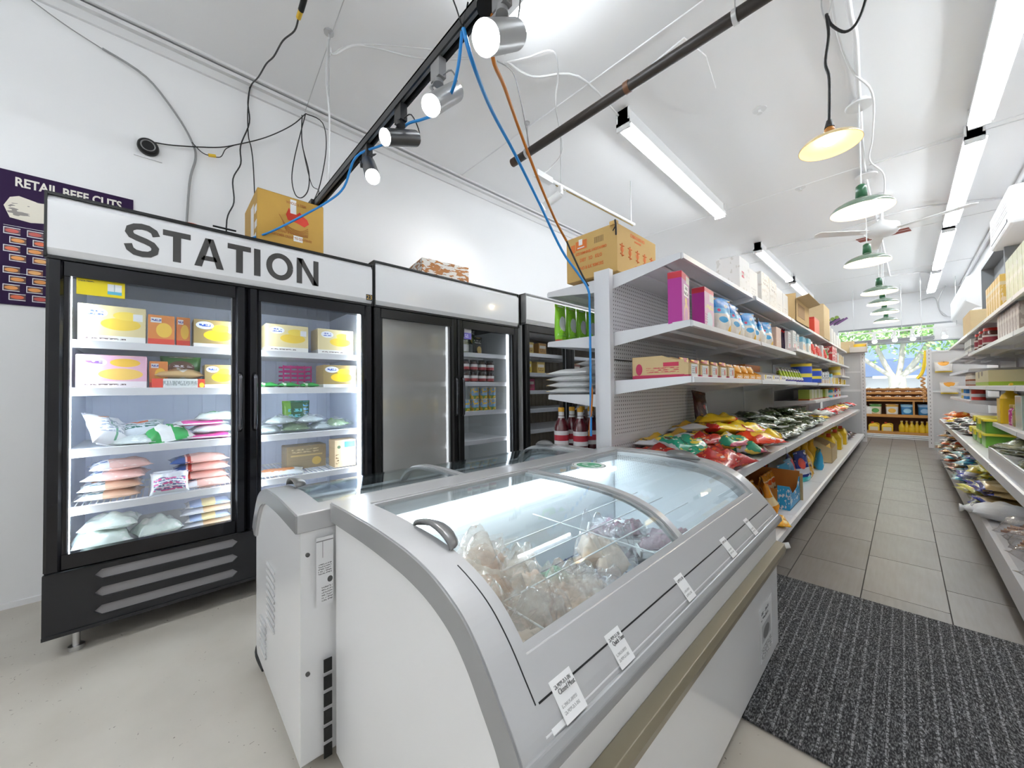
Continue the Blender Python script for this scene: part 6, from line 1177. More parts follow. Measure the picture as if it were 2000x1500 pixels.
# ---------------- base deck
orb = K('crisp_bag', 'bag', pouch(.22, .27, .11, PM('orange_cream_bag', (.80, .32, .02), [('b', 'z', .28, .52, (.86, .74, .46)), ('e', 'x', .5, .38, 'z', .62, .16, (.86, .76, .55)), ('e', 'x', .5, .25, 'z', .64, .1, (.75, .12, .02)), ('s', 'x', .3, .8, 'z', .3, .42, 1, 7, (.15, .08, .03))], **foil), 21, wr=.1))
for i, (x_, y_, r_, t_) in enumerate(((-.72, 3.16, 1.5, -.35), (-.70, 3.38, 1.9, -.25), (-.86, 3.0, 1.3, -.3), (-.92, 3.3, 1.5, -.15), (-.98, 2.95, 1.6, -.1))): put(orb, x_, y_, .176, r_, 'orange and cream crisp bag on the base deck, %s beside the freezer' % ('first leaning', 'second leaning', 'third', 'fourth, behind', 'fifth, deepest')[i], 'orange crisp bags on the base deck', tilt=(t_, 0))
put(K('crisp_bag', 'bag', bag(.13, .22, .05, PM('orange_bright', (.85, .40, .01), [('n', 5, .62, (.9, .65, .1))], **foil), 9)), -.63, 3.14, .18, .4, 'small bright orange bag lying at the deck edge')
bxo = thing('open_carton', 'open orange and blue display box of crisp bags on the base deck', 'carton', (-.80, 3.740, .176), 0, wsp=True)
MB().box(-1.0, -.62, 3.540, 3.546, .176, .33).box(-1.0, -.62, 3.540, 3.940, .176, .182).box(-1.0, -.994, 3.540, 3.940, .176, .44).box(-1.0, -.62, 3.934, 3.940, .176, .42).obj('box', M('carton_orange', (.52, .19, .03), .6), bxo)
MB().prism([(3.540, .176), (3.940, .176), (3.940, .38), (3.840, .30), (3.660, .28), (3.540, .36)], -.626, -.62, 'x').box(-.70, -.62, 3.537, 3.540, .176, .36).obj('blue_front', PM('carton_blue', (.02, .34, .68), [('n', 5, .58, (.75, .8, .88))]), bxo)
MB().box(-.66, -.60, 3.940, 3.946, .176, .40).obj('flap', card, bxo)
for i in range(3): put(orb, -.82, 3.650+i*.12, .184, 1.5, 'orange crisp bag standing inside the open blue and orange box, %s' % ORD[i], 'crisp bags inside the open box', sc=.8)
bw = [PM('navy_white_bag', (.02, .04, .26), [('b', 'z', .25, .45, (.78, .78, .84)), ('e', 'x', .3, .2, 'z', .6, .18, (.75, .10, .08)), ('n', 4, .62, (.76, .76, .82)), ('b', 'z', 0, .16, (.05, .55, .60))], **foil), PM('sky_white_bag', (.05, .38, .70), [('b', 'z', .1, .6, (.80, .82, .86)), ('s', 'x', .1, .9, 'z', .15, .5, 3, 6, (.1, .1, .3))], **foil)]
kk = [K('flour_bag', 'bag', pouch(.24, .30, .12, bw[0], 4)), K('flour_bag', 'bag', pouch(.20, .26, .12, bw[1], 5))]
for i, (k_, x_, y_, sc_) in enumerate(((1, -.74, 4.12, 1), (1, -.75, 4.34, 1.05), (0, -.78, 4.56, 1.05), (0, -.72, 4.78, 1), (0, -1.0, 4.15, 1), (0, -1.0, 4.5, 1.1))): put(kk[k_], x_, y_, .176, 1.3+.2*(i % 3), '%s bag on the base deck, %s past the open box' % (('navy and white', 'sky blue and white')[k_], ORD[i]), 'blue bags on the base deck', sc=sc_, tilt=(-.1, .05*(i % 3-1)))
put(K('striped_bag', 'bag', pouch(.22, .26, .12, PM('striped_bag', (.80, .45, .08), [('n', 3.5, .52, (.08, .05, .05)), ('n', 6, .58, (.85, .80, .74))], **foil), 8)), -.72, 4.98, .176, 1.7, 'striped black, gold and white bag after the navy ones', None)
for i in range(4): put(simple('amber_bottle%d' % i, .16, .16, .34, (.80, .45, .02), [('b', 'z', .25, .55, (.85, .55, .05))], 'bottle', lid=M('amber_lid', (.7, .4, .02), .4)), -.78-.1*(i % 2), 5.25+.2*i, .176, F, 'big amber bottle on the base deck, %s past the striped bag' % ORD[i], 'amber bottles on the base deck')
put(K('sky_bag', 'bag', pouch(.2, .24, .1, PM('sky_plain', (.04, .40, .72), [('n', 5, .66, (.4, .7, .85))], **foil), 2)), -.70, 5.6, .176, 1.9, 'plain sky blue bag leaning by the amber bottles', None)
put(K('open_tan_carton', 'carton', tray(.5, .34, .22, card2, card, 1.2, .8, 3, PM('yellow_gold', (.8, .5, .05), []))), -.80, 6.35, .176, F, 'tan open carton of yellow packs on the base deck')
yj2 = K('oil_jug', 'jug', jug(.2, .16, .30, M('yellow_jug', (.84, .56, .02), .3, coat=.3), M('jug_cap', (.7, .08, .03), .4), M('jug_label', (.75, .68, .5), .5)))
for i in range(6): put(yj2, -.74-.12*(i % 2), 6.85+.36*i, .176, F, 'yellow oil jug on the base deck, %s from the tan carton' % ORD[i], 'yellow oil jugs on the base deck')
wtb = K('white_tub', 'tub', jar(.11, .2, wh, M('tub_lid_white', (.7, .7, .72), .3), None))
for i in range(4): put(wtb, -.95, 7.0+.5*i, .176, F, 'round white tub behind the yellow jugs, %s along' % ORD[i], 'white tubs on the base deck')
for i in range(3): put(rg[3], -.78, 9.15+.35*i, .18+.0*i, 1.4, 'black bag at the far end of the base deck, %s along' % ORD[i], 'black bags at the far end of the base deck')
# ---------------- far side of the unit, seen past the end post
grb = K('green_rice_bag', 'bag', pouch(.115, .27, .075, PM('lime_bag', (.26, .62, .03), [('e', 'x', .5, .3, 'z', .48, .2, (.62, .66, .62)), ('s', 'x', .1, .9, 'z', .12, .24, 2, 9, (.15, .42, .05)), ('b', 'z', 0, .055, (.65, .06, .02)), ('n', 9, .66, (.45, .74, .2))], rough=.25, bump=.15), 6))
for i in range(4): put(grb, -1.715, 2.12+.128*i, 1.477, '-x', 'lime green bag with a clear window, %s from the shelf end' % ORD[i], 'lime green bags past the end post')
rice = K('rice_bag', 'bag', bag(.36, .30, .055, PM('white_rice_bag', (.80, .80, .80), [('r', 'x', 0, .04, 'y', 0, 1, (.75, .45, .1)), ('n', 6, .68, (.7, .72, .7))], rough=.35, bump=.12), 240, wr=.06, label=None))
for i in range(4): put(rice, -1.63, 2.21, 1.098+.043*i, 0, 'white rice bag in the front stack past the end post, %s from the bottom' % ORD[i], 'stacked white rice bags')
for i in range(6): put(rice, -1.63, 2.56, 1.098+.043*i, .05, 'white rice bag in the taller rear stack, %s from the bottom' % ORD[i], 'stacked white rice bags')
put(K('yellow_black_pack', 'packet', carton(.2, .1, .14, PM('yellow_black_pack', (.80, .55, .10), [('n', 4, .55, (.05, .04, .03))]))), -1.60, 2.95, 1.10, '-x', 'yellow and black packet standing behind the rice bags')
syr = K('syrup_bottle', 'bottle', bottle(.052, .30, M('dark_syrup', (.10, .004, .01), .06, coat=1), M('orange_cap', (.82, .42, .03), .35), M('neck_white', (.78, .76, .76), .4), PM('syrup_label', (.80, .78, .78), [('b', 'z', .3, .7, (.5, .03, .05))])))
for r_ in range(2):
    for i in range(5): put(syr, -1.70+.13*r_, 2.10+.125*i+.05*r_, .703, '-x', 'dark red syrup bottle, %s row, %s from the shelf end' % (('front', 'rear')[r_], ORD[i]), 'dark red syrup bottles')
put(K('brown_carton', 'carton', carton(.3, .2, .26, M('brown_card', (.16, .03, .02), .5))), -1.55, 3.0, .703, '-x', 'dark red-brown carton behind the syrup bottles')
can_w = K('white_red_can', 'can', can(.05, .12, PM('white_red_can', (.82, .80, .80), [('b', 'z', 0, .5, (.66, .04, .03)), ('n', 5, .6, (.85, .8, .8))]))) if False else None
# ================================================================== END PARTITIONS AND FAR UNIT
ep = thing('end_partition', 'grey panelled shelving partition with white slotted post left of the gap', 'partition', (-.8, 10.5, 0), 0, wsp=True)
for z0_, z1_ in ((.12, 1.03), (1.07, 1.42), (1.45, 1.80)): MB().box(-1.22, -.60, 10.49, 10.50, z0_, z1_).obj('back_panel', plainp, ep)
MB().box(-1.24, -.60, 10.485, 10.51, 1.80, 1.83).box(-1.24, -.6, 10.485, 10.51, 1.035, 1.06).box(-1.24, -.6, 10.485, 10.51, 1.425, 1.445).obj('rail', shelf_m, ep)
slot = peg_mat('slotted_post', (.80, .80, .81), 'z', 'z')
MB().box(-.60, -.53, 10.47, 10.53, 0, 1.83).obj('post', shelf_m, ep)
for k in range(26): MB().box(-.568, -.562, 10.468, 10.4705, .08+k*.068, .105+k*.068).obj('slot', blackm, ep)
er = thing('end_partition', 'grey panelled partition with hanging bags right of the gap', 'partition', (.65, 10.2, 0), 0, wsp=True)
for z0_, z1_ in ((.12, 1.0), (1.04, 1.74)): MB().box(.36, .985, 10.19, 10.20, z0_, z1_).obj('back_panel', plainp, er)
MB().box(.36, .985, 10.18, 10.21, 1.74, 1.77).box(.36, .985, 10.18, 10.21, 1.005, 1.03).obj('rail', shelf_m, er)
MB().box(.30, .365, 10.17, 10.23, 0, 1.80).obj('post', shelf_m, er)
for k in range(26): MB().box(.330, .336, 10.168, 10.1705, .08+k*.067, .105+k*.067).obj('slot', blackm, er)
hb = K('hanging_bag', 'bag', pouch(.22, .19, .09, PM('white_orange_bag', (.80, .80, .79), [('b', 'z', 0, .12, (.80, .58, .06)), ('e', 'x', .5, .3, 'z', .9, .3, (.80, .36, .03))], rough=.35, bump=.2), 2))
put(hb, .50, 10.13, 1.37, 0, 'upper white and orange bag hanging on the grey partition'); put(hb, .56, 10.13, .985, .1, 'lower white and orange bag hanging on the grey partition', sc=(1, 1, 1.1))
for x_, z_, l in ((.50, 1.555, 'upper'), (.56, 1.19, 'lower')): lone('peg_hook', MB().tube([(x_, 10.19, z_), (x_, 10.08, z_), (x_, 10.075, z_+.012)], .003, 6), steel, 'steel peg hook carrying the %s hanging bag' % l, 'hook')
# cartons on the partition top
put(K('plain_carton', 'carton', carton(.34, .22, .24, card2)), -.86, 10.5, 1.832, 0, 'plain tan carton on top of the left end partition')
ct = K('cut_carton', 'carton', tray(.26, .22, .2, M('pale_card', (.66, .62, .58), .6), card, 1.0, .55, 1, PM('yellow_pack', (.80, .55, .04), [('n', 4, .6, (.7, .4, .1))]))); put(ct, -.62, 10.45, 1.832, 0, 'cut-open pale carton of yellow packs on the left end partition')
# wall graffiti sticker
gf = thing('wall_sticker', 'small purple and green cartoon-style lettering sticker on the back wall', 'sticker', (-1.30, 13.495, 2.9), 0, wsp=True)
gm = M('sticker_purple', (.22, .10, .26), .5); gm2 = M('sticker_green', (.32, .45, .10), .5); gm3 = M('sticker_dark', (.05, .05, .07), .5)
rd = random.Random(12)
for k in range(9):
    q = MB(); x_ = -1.52+k*.05; z_ = 2.86+.012*k+rd.uniform(-.04, .04); a_ = rd.uniform(.5, 1.1)
    q.cbox((0, 0, 0), (.05, .004, .20+.04*(k % 3))); q.xf(Matrix.Translation((x_, 13.494-.001*k, z_)) @ Matrix.Rotation(a_, 4, 'Y')); q.obj('stroke', (gm, gm3, gm)[k % 3], gf)
for k in range(3): q = MB(); q.lathe([(.045, 0), (.045, .003)], 14); q.xf(Matrix.Translation((-1.40+.09*k, 13.484, 2.98+.03*k)) @ Matrix.Rotation(pi/2, 4, 'X')); q.obj('dot', gm2, gf)
# wooden unit in front of the window
wood = M('orange_wood', (.50, .24, .06), .4, noise=.18, nscale=5, coat=.3); woodd = M('dark_wood', (.20, .07, .02), .5, noise=.2, nscale=5)
wu = thing('wooden_shelf_unit', 'orange wooden shelf unit with slanted bread racks below the window', 'shelving', (-.1, 11.8, 0), 0, wsp=True)
WX0, WX1 = -.63, .42
MB().box(WX0, WX1, 11.98, 12.0, .1, 1.05).obj('back_board', woodd, wu)
for x_ in (WX0, WX1-.03): MB().box(x_, x_+.03, 11.6, 12.0, .05, 1.0).obj('side_board', wood, wu)
MB().box(.13, .16, 11.6, 12.0, .50, .80).obj('divider', wood, wu)
for z_, y_ in ((.10, 11.58), (.47, 11.58), (.80, 11.56)): MB().box(WX0, WX1, y_, 12.0, z_, z_+.03).obj('shelf', wood, wu)
for z_, y_ in ((.09, 11.57), (.46, 11.57)): MB().box(WX0, WX1, y_-.015, y_, z_, z_+.06).obj('lip', wood, wu)
for k, (y_, z_) in enumerate(((11.62, .86), (11.85, .96), (12.05, 1.04))):
    MB().box(WX0, WX1, y_, y_+.03, z_, z_+.045).obj('rack_rail', wood, wu)
    MB().box(WX0, WX1, y_+.03, y_+.2, z_-.01, z_+.005).obj('rack_board', wood, wu)
for k in range(3): MB().box(WX0, WX1, 11.40+.02*k, 11.415+.02*k, .01+.035*k, .03+.035*k).obj('foot_rail', shelf_m, wu)
loaf = K('loaf', 'bread', bag(.13, .09, .05, PM('loaf_wrap', (.55, .36, .20), [('n', 5, .56, (.80, .80, .80))], rough=.3), 3, wr=.08, seal=0))
loafd = K('loaf', 'bread', bag(.13, .09, .05, PM('dark_loaf_wrap', (.08, .06, .06), [('n', 5, .6, (.75, .75, .78))], rough=.3), 4, wr=.08, seal=0))
for r_, (y_, z_) in enumerate(((11.72, .868), (11.95, .968), (12.14, 1.048))):
    for i in range(6): put((loaf, loafd)[(i+r_) % 2], -.55+i*.155, y_, z_, .1*(i % 3), 'wrapped loaf on the %s bread rack, %s from the left' % (('front', 'middle', 'back')[r_], ORD[i]), 'wrapped loaves on the wooden racks')
for i, (x_, c, nm_) in enumerate(((-.44, ((.75, .72, .55), (.10, .35, .08)), 'green topped'), (-.18, ((.80, .80, .78), (.80, .45, .06)), 'white and orange'), (.05, ((.05, .25, .55), (.3, .6, .8)), 'blue'), (.30, ((.04, .22, .50), (.3, .5, .75)), 'half hidden blue'))):
    put(K('flour_sack', 'sack', pouch(.20, .24, .1, PM('sack_%d' % i, c[0], [('b', 'z', .75, 1, c[1]), ('e', 'x', .5, .3, 'z', .4, .2, c[1])], bump=.2), i)), x_, 11.68, .50, 0, '%s sack on the wooden unit middle shelf' % nm_, 'sacks on the wooden unit')
put(K('white_jug', 'jug', jug(.14, .1, .2, wh, wh)), -.60+.03, 11.66, .50, 0, 'white jug at the left end of the wooden middle shelf')
for i in range(2): put(yj2, -.47+.21*i, 11.68, .13, 0, 'wide yellow jug on the bottom wooden shelf, %s from the left' % ORD[i], 'yellow jugs on the wooden unit', sc=(.9, .9, .7))
ob_ = K('oil_bottle', 'bottle', bottle(.046, .25, M('yellow_oil', (.84, .58, .02), .2, coat=.5), M('yellow_cap2', (.80, .62, .2), .4), None, M('oil_label', (.82, .60, .03), .5)))
for i in range(7): put(ob_, -.04+.075*i, 11.70+.03*(i % 2), .13, 0, 'small yellow oil bottle on the bottom wooden shelf, %s from the jugs' % ORD[i], 'small yellow oil bottles')
hs = thing('hanging_snacks', 'yellow strip and twisted orange garland hanging beside the window post', 'snack strip', (.28, 11.3, .9), 0, wsp=True)
MB().tube([(.33, 11.3, 1.85), (.31, 11.3, 1.6), (.27, 11.3, 1.4), (.20, 11.3, 1.28)], .028, 8, 4).obj('yellow_strip', M('strip_yellow', (.85, .60, .03), .3), hs)
for k in range(11): q = MB(); q.pillow(.09, .05, .03, 8, 6, k, .1, .5); q.xf(Matrix.Translation((.27+.015*(k % 2), 11.28, .86+k*.042)) @ Matrix.Rotation(.5*(-1)**k, 4, 'Y')); q.obj('twist', M('twist_orange', (.55, .28, .10), .4), hs)
MB().cyl((.28, 11.3, .8), (.28, 11.3, ZC), .004, n=6).obj('strip_cord', steel, hs)
# small track spotlights before the window
wt2 = thing('lighting_track', 'white lighting track with small spotlights before the window', 'track', (-.1, 12.2, 2.4), 0, wsp=True)
MB().box(-1.0, .9, 12.18, 12.22, 2.38, 2.41).obj('rail', fixt, wt2)
for x_ in (-.8, 0, .8): MB().cyl((x_, 12.2, 2.41), (x_, 12.2, ZC), .005, n=6).obj('drop_rod', MATS['zinc2'], wt2)
for i, x_ in enumerate((-.45, -.12, .16, .62)): spot('small white spotlight before the window, %s from the left' % ORD[i], (x_, 12.2, 2.38), (x_, 12.22, 2.26), (x_+.01, 12.12, 2.17), .045, fixt, glow=(warm if i == 2 else spot_glow), group='small window spotlights', pw=3)
# ================================================================== RIGHT-HAND SHELVING
rg_ = thing('gondola_shelving', 'white wall shelving along the right side packed with goods', 'shelving', (.68, 6.5, 0), 0, 'white peg-board shelving', wsp=True)
RY = [2.75, 3.95, 5.15, 6.35, 7.55, 8.75]
XB = .985
for k, y in enumerate(RY): MB().box(.945, .985, y-.02, y+.02, 0, 1.9).obj('upright', shelf_m, rg_)
for k in range(5):
    a, b = RY[k]+.02, RY[k+1]-.02
    for z0_, z1_ in ((.15, .9), (.92, 1.86)): MB().box(.962, .972, a, b, z0_, z1_).obj('back_panel', peg if k < 2 else plainp, rg_)
    a -= .018; b += .018
    gshelf(rg_, -1, .96, .50, 1.70, a, b, .0)
    gshelf(rg_, -1, .96, .50, 1.475 if k < 3 else 1.50, a, b, .0)
    if k >= 3: gshelf(rg_, -1, .96, .50, 1.31, a, b, .0)
    gshelf(rg_, -1, .96, .50, 1.125, a, b, .0)
    gshelf(rg_, -1, .96, .50, .965 if k >= 3 else .835, a, b, .0)
    gshelf(rg_, -1, .96, .385, .62, a, b, .0, .06)
    q = MB(); q.box(.375, .96, a, b, .185, .21).prism([(.375, .215), (.355, .20), (.345, .09), (.365, .085)], a, b); bd_ = q.obj('base_deck', shelf_m, rg_)
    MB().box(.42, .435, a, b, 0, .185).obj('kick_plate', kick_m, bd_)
F2 = '-x'
def simp2(nm, w, d, h, base, lay, kind='box', **kw): return simple(nm, w, d, h, base, lay, kind, **kw)
rA = simp2('pale_lime_carton', .13, .12, .34, (.66, .70, .48), [('n', 5, .56, (.80, .80, .70)), ('b', 'x', 0, .1, (.75, .74, .6))]); rB = simp2('golden_carton', .10, .12, .27, (.72, .48, .12), [('n', 5, .6, (.80, .66, .50)), ('b', 'z', .7, .8, (.7, .6, .4))])
for i in range(7): put(rA, .60, 3.66+.14*i, 1.703, F2, 'tall pale lime carton on the top right shelf, %s from the near end' % ORD[i], 'pale lime cartons on the top right shelf')
for i in range(6): put(rB, .58, 4.68+.118*i, 1.703, F2, 'golden carton on the top right shelf, %s past the lime ones' % ORD[i], 'golden cartons on the top right shelf')
put(K('plain_carton', 'carton', carton(.75, .34, .30, card2)), .72, 7.2, 1.703, F2, 'plain tan carton on the far part of the top right shelf')
rC = simp2('mauve_carton', .085, .12, .19, (.56, .46, .46), [('n', 4, .55, (.76, .68, .66)), ('b', 'z', 0, .1, (.78, .74, .74))]); rD = simp2('green_white_carton', .12, .12, .195, (.56, .66, .30), [('b', 'x', .55, 1, (.78, .80, .66))])
for i in range(4): put(rD, .60, 3.5+.14*i, 1.478, F2, 'green and white carton on the second right shelf, %s from the near end' % ORD[i], 'green cartons on the second right shelf')
for i in range(8): put(rC, .58, 4.05+.10*i, 1.478, F2, 'narrow mauve carton on the second right shelf, %s past the green ones' % ORD[i], 'mauve cartons on the second right shelf')
put(K('yellow_box', 'box', carton(.2, .2, .16, M('dull_yellow', (.66, .50, .20), .5))), .70, 5.05, 1.478, F2, 'dull yellow box beside the red-lidded jars')
rj = K('red_lid_jar', 'jar', jar(.055, .17, M('dark_jam', (.10, .02, .015), .1, coat=.8), M('red_lid', (.60, .02, .01), .3), PM('dark_jar_label', (.72, .66, .62), [('b', 'z', .2, .8, (.30, .03, .05))])))
for i in range(5): put(rj, .56+.1*(i % 2), 5.45+.14*i, 1.478, F2, 'dark jam jar with a red lid, %s of the row on the right shelf' % ORD[i], 'red-lidded jars')
for i in range(5): put(simple('white_pack%d' % i, .09, .1, .14, (.80, .80, .79), [('b', 'z', .3, .5, (.3, .3, .3))]), .57, 6.5+.13*i, 1.503, F2, 'white packet after the red-lidded jars, %s along' % ORD[i], 'white packets on the second right shelf')
put(K('long_carton', 'carton', carton(.85, .28, .135, PM('cream_green_base', (.68, .60, .34), [('b', 'z', 0, .25, (.42, .60, .04)), ('e', 'x', .3, .06, 'z', .8, .3, (.22, .15, .06)), ('e', 'x', .55, .08, 'z', .85, .2, (.22, .15, .06))]))), .66, 5.75, 1.30-.172, F2, 'long cream carton with a lime green base on the right shelf')
wj = K('brown_lid_jar', 'jar', jar(.06, .14, PM('cream_jar', (.78, .74, .68), [('b', 'z', .45, .6, (.35, .10, .04)), ('b', 'z', 0, .1, (.45, .12, .04))]), M('beige_lid', (.72, .66, .58), .35)))
for i in range(3): put(wj, .56, 6.5+.16*i, 1.128, F2, 'cream jar with brown bands, %s on the middle right shelf' % ORD[i], 'cream jars on the middle right shelf')
put(wj, .60, 7.2, 1.128, F2, 'cream jar with brown bands standing apart from the others')
for i, (c_, w_) in enumerate((((.62, .05, .04), .1), ((.72, .72, .78), .09), ((.04, .22, .62), .12), ((.04, .28, .66), .12), ((.70, .30, .1), .1), ((.75, .70, .2), .1))):
    put(K('small_pack', 'pack', can(w_/2, .12, PM('small_pack_%d' % i, c_, [('b', 'z', .3, .6, (.8, .8, .85))]))), .56, 6.45+.2*i, .968, F2, '%s tin on the lower right shelf' % ('red', 'white', 'blue', 'second blue', 'orange-red', 'olive yellow')[i], 'tins on the lower right shelf')
yb_ = thing('sauce_bottle', 'big yellow squeeze bottle with a spout on the right shelf', 'bottle', (.56, 4.72, .838), 0)
MB().prism([(-.055, -.08), (.055, -.08), (.06, 0), (.055, .08), (-.055, .08), (-.06, 0)], 0, .19, 'z').obj('bottle', M('squeeze_yellow', (.84, .56, .02), .3, coat=.3), yb_, bevel=.012)
MB().lathe([(.05, .19), (.04, .22), (.02, .235), (.018, .27)], 16).tube([(0, 0, .26), (0, -.03, .29), (0, -.07, .30)], .010, 8, 3).obj('spout', MATS['squeeze_yellow'], yb_)
for i in range(2): put(simple('magenta_jar%d' % i, .09, .09, .15, ((.55, .05, .28), (.40, .30, .12))[i], [('n', 4, .55, (.75, .5, .6) if i == 0 else (.2, .25, .08))], 'jar', lid=M('gold_lid', (.55, .40, .15), .3, metal=.6)), .57, 4.50-.14*i, .838, F2, ('magenta jar beside the yellow squeeze bottle', 'olive jar beside the magenta one')[i])
put(K('clear_tub', 'tub', carton(.2, .16, .22, PM('mint_tub', (.66, .74, .72), [('b', 'x', 0, .15, (.80, .82, .82))], rough=.15, coat=.5))), .60, 4.12, .838, F2, 'pale mint clear tub before the green pepper tin')
for i in range(3): put(simple('pepper_tin%d' % i, .17, .17, .22, (.02, .22, .06), [('e', 'x', .5, .3, 'z', .25, .2, (.80, .34, .03)), ('e', 'x', .3, .12, 'z', .55, .08, (.7, .06, .02)), ('n', 5, .64, (.75, .6, .1))], 'can', lid=M('green_lid', (.02, .26, .08), .35)), .60, 3.88-.2*i, .838, F2, 'green tin with a pepper picture, %s from the clear tub' % ORD[i], 'green pepper tins')
ob2 = K('orange_pack', 'pack', bag(.2, .15, .05, PM('amber_snacks', (.72, .32, .04), [('n', 5, .55, (.80, .6, .5))], **foil), 7))
for i in range(5): put(ob2, .72+.03*(i % 2), 4.2+.17*i, .968 if i > 9 else .90+.045*(i % 3), 1.2+.3*i, 'amber snack pack behind the jars, %s along' % ORD[i], 'amber snack packs')
# lower tiers: tubs, black packs, bundles
gt = K('lidded_tub', 'tub', lambda p: [MB().prism([(-.11, -.075), (.11, -.075), (.11, .075), (-.11, .075)], 0, .10, 'z').obj('tub', M('tub_green', (.16, .42, .05), .3), p, bevel=.015), MB().box(-.125, .125, -.09, .09, .095, .115).obj('lid', M('tub_yellow', (.82, .70, .06), .3), p, bevel=.006), MB().box(-.04, .04, -.098, -.088, .07, .115).obj('clip', MATS['tub_yellow'], p)])
for i, (y_, z_) in enumerate(((5.0, .623), (5.0, .74), (5.32, .623), (5.32, .74), (5.62, .623))): put(gt, .54, y_, z_, F2, 'green tub with a yellow lid, %s' % ('lower of the near pair', 'upper of the near pair', 'lower of the middle pair', 'upper of the middle pair', 'single one beyond the pairs')[i], 'green tubs with yellow lids', sc=(1.15, 1.15, 1))
bk = K('black_pack', 'pack', bag(.3, .22, .07, PM('black_white_pack', (.02, .02, .022), [('r', 'x', .3, .5, 'y', .1, .4, (.8, .8, .8)), ('n', 5, .66, (.6, .35, .2))], **foil), 8, wr=.12))
for i in range(9): put(bk, .52+.04*(i % 2), 6.05+.22*(i//2)*1.3, .623+.065*(i % 2), -1.4+.2*(i % 3), 'black pack with white label on the right lower shelf, %s past the tubs' % ORD[i], 'black packs on the right lower shelf')
for i in range(3): put(rg[1 if i == 0 else 0], .52, 7.7+.3*i, .623+.07*(i % 2), -1.3, '%s bag beyond the black packs on the right lower shelf' % ('yellow', 'orange', 'second orange')[i], 'bags beyond the black packs')
bd = K('leaf_bundle', 'bundle', bag(.36, .24, .08, PM('leaf_bundle', (.14, .15, .07), [('n', 3, .58, (.66, .66, .58)), ('n', 8, .62, (.05, .06, .03))], rough=.2, bump=.5, coat=.5), 9, wr=.22))
for i, (x_, y_, z_) in enumerate(((.62, 4.5, .623), (.66, 4.2, .64), (.60, 4.05, .69), (.64, 3.75, .623), (.62, 3.45, .64), (.66, 3.6, .70), (.62, 3.15, .63), (.66, 4.45, .70))): put(bd, x_, y_, z_, -1.2+.35*i, 'dark leafy bundle in clear wrap, %s on the right lower shelf' % ORD[i], 'leafy bundles on the right lower shelf')
tw = thing('metal_tray', 'white enamel tray standing on edge at the right lower shelf', 'tray', (.42, 3.5, .62), 0, wsp=True)
MB().box(.395, .405, 2.95, 4.15, .625, .70).obj('panel', shelf_m, tw, bevel=.002); MB().tube([(.40, 2.95, .705), (.40, 4.15, .705)], .006, 6).obj('rim', shelf_m, tw)
# base deck heap of flat bags
flt = [K('flat_bag', 'bag', bag(.40, .30, .05, PM('flat_%d' % i, c, [('n', 4, .58, d), ('b', 'x', .0, .08, e)], **foil), 260+i, wr=.1)) for i, (c, d, e) in enumerate((((.05, .04, .04), (.55, .35, .25), (.7, .7, .7)), ((.62, .34, .10), (.80, .60, .35), (.3, .1, .05)), ((.60, .10, .03), (.78, .5, .2), (.1, .1, .1)), ((.10, .50, .66), (.08, .08, .30), (.5, .75, .8)), ((.55, .56, .66), (.75, .75, .78), (.05, .06, .35)), ((.78, .60, .08), (.06, .30, .08), (.85, .8, .2)), ((.56, .42, .20), (.66, .54, .30), (.04, .05, .30))))]
nm_f = ['black', 'orange-brown', 'red-brown', 'turquoise and navy', 'grey and navy', 'yellow and green', 'tan']
seq = [(6, 4.35), (6, 4.55), (5, 4.8), (5, 5.0), (4, 5.2), (4, 5.42), (3, 5.62), (3, 5.8), (1, 6.0), (2, 6.2), (1, 6.45), (2, 6.65), (1, 6.9), (0, 7.1), (1, 7.35), (0, 7.6), (2, 7.85), (0, 8.1), (1, 8.35)]
cnt = {}
for i, (k_, y_) in enumerate(seq):
    for lv in range(5 if y_ > 4.4 else 4):
        cnt[k_] = cnt.get(k_, 0)+1
        k2 = k_ if (i+lv) % 4 else (k_+1) % 7
        put(flt[k2], .50+.03*((i+lv) % 3)+.018*lv, y_+.04*(lv % 2), .213+.055*lv, random.uniform(-.25, .25), '%s flat bag, %s layer, %s pile from the near end, right base' % (nm_f[k2], ORD[lv], ORD[i]), 'flat bags piled on the right base deck', tilt=(random.uniform(-.06, .06), random.uniform(-.05, .12)))
sk_ = thing('white_sack', 'knotted white sack poking out over the right base deck', 'sack', (.45, 4.1, .215), 0); sk_.scale = (.85, .85, .85)
q = MB(); q.pillow(.34, .20, .14, 16, 14, 4, .08, .45, pw=2.2); q.obj('sack', M('sack_white', (.80, .80, .80), .6, bump=.5, bscale=25), sk_)
q = MB(); q.lathe([(.02, 0), (.035, .02), (.012, .045), (.03, .06), (.035, .075)], 10); q.xf(Matrix.Translation((-.155, 0, .065)) @ Matrix.Rotation(-pi/2, 4, 'Y')); q.obj('knot', MATS['sack_white'], sk_)
stk = K('twig_pack', 'pack', lambda p: [MB().pillow(.42, .26, .12, 12, 10, 6, .12, .35).obj('wrap', film, p)]+[MB().tube([(-.18+.01*i, -.09+.02*i, .04+.008*(i % 4)), (.18-.008*i, -.07+.016*i, .05+.01*(i % 3))], .008, 6).obj('stick', M('brown_stick_%d' % (i % 2), ((.28, .12, .05), (.60, .35, .20))[i % 2], .6), p) for i in range(9)])
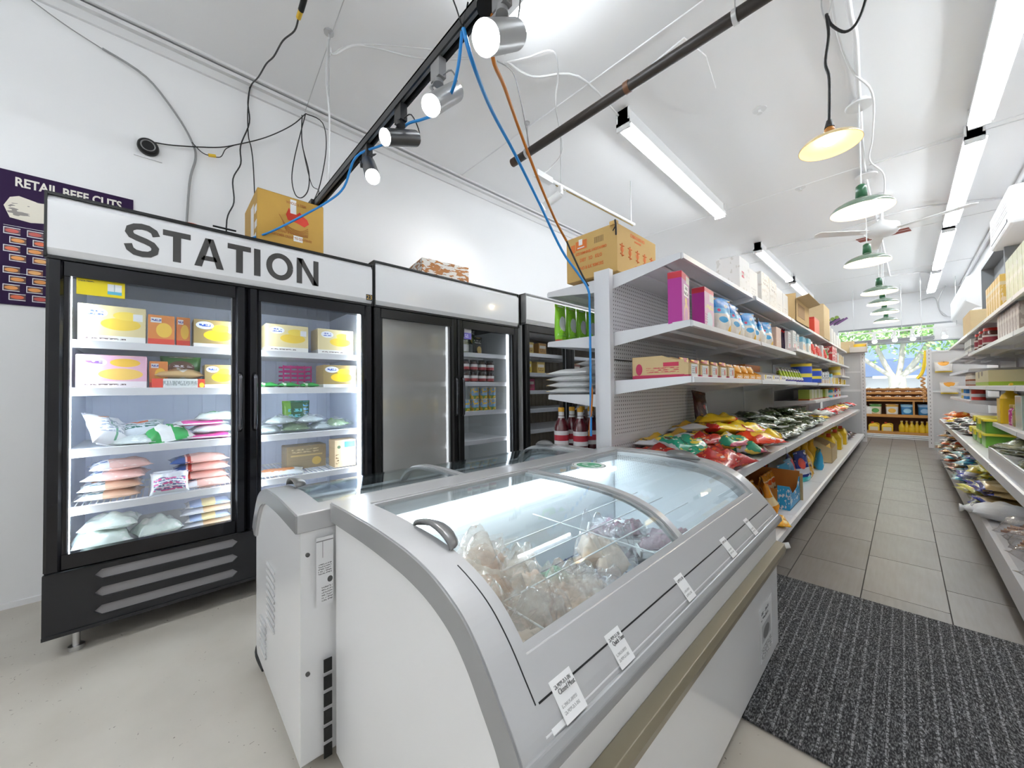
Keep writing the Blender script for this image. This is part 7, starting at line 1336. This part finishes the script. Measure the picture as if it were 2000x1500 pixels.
for i in range(4): put(stk, .58, 3.72-.28*i, .215, -.2+.2*i, 'clear pack of brown sticks on the right base deck, %s from the sack' % ORD[i], 'stick packs on the right base deck')
# ================================================================== RIGHT WALL FITTINGS
ac = thing('air_conditioner', 'white wall air conditioner cut by the right edge of the picture', 'air conditioner', (.9, 7.0, 2.95), 0, wsp=True)
MB().box(.78, .998, 6.3, 7.5, 2.78, 3.18).obj('casing', wh, ac, bevel=.03)
MB().box(.775, .782, 6.4, 7.4, 2.83, 2.86).obj('outlet', blackm, ac)
for k in range(5): MB().box(.776, .782, 6.4, 7.4, 2.93+k*.035, 2.938+k*.035).obj('slat', M('ac_slat', (.5, .5, .5), .4), ac)
MB().tube([(.99, 7.55, 3.1), (.97, 7.65, 2.95), (.97, 7.6, 2.7), (.98, 7.4, 2.6)], .015, 8, 4).obj('hose', wh, ac)
cbn = thing('wall_recess', 'grey open wall cupboard above the golden cartons', 'cupboard', (.9, 8.2, 1.95), 0, wsp=True)
MB().box(.86, .998, 7.3, 9.2, 2.9, 2.94).box(.86, .998, 9.16, 9.2, 1.95, 2.94).box(.86, .998, 7.3, 7.34, 1.95, 2.94).box(.98, .998, 7.3, 9.2, 1.95, 2.94).obj('carcass', M('recess_grey', (.22, .23, .24), .5), cbn)
MB().box(.965, .98, 8.6, 8.9, 2.4, 2.6).obj('meter_box', M('meter_grey', (.14, .15, .16), .5), cbn)
dct = thing('air_duct', 'bulky white boxed duct along the upper right wall', 'duct', (.9, 11.2, 2.7), 0, wsp=True)
MB().prism([(.75, 2.55), (.998, 2.35), (.998, 3.05), (.75, 2.95)], 9.8, 12.6).obj('duct', wh, dct, bevel=.03)
lone('wall_lamp', MB().lathe([(.12, 0), (.10, .05), (.04, .10)], 20, (.86, 9.55, 2.28)), fixt, 'small white lamp shade on the upper right wall beyond the duct', 'lamp')
bpy.context.view_layer.update()
cable('short orange lead hanging beside the blue one at the end post', [(-1.345, 1.96, 1.16), (-1.335, 1.955, 1.1), (-1.34, 1.95, 1.0), (-1.352, 1.95, .9), (-1.358, 1.95, .84)], .006, ORA)
bpy.context.view_layer.update()
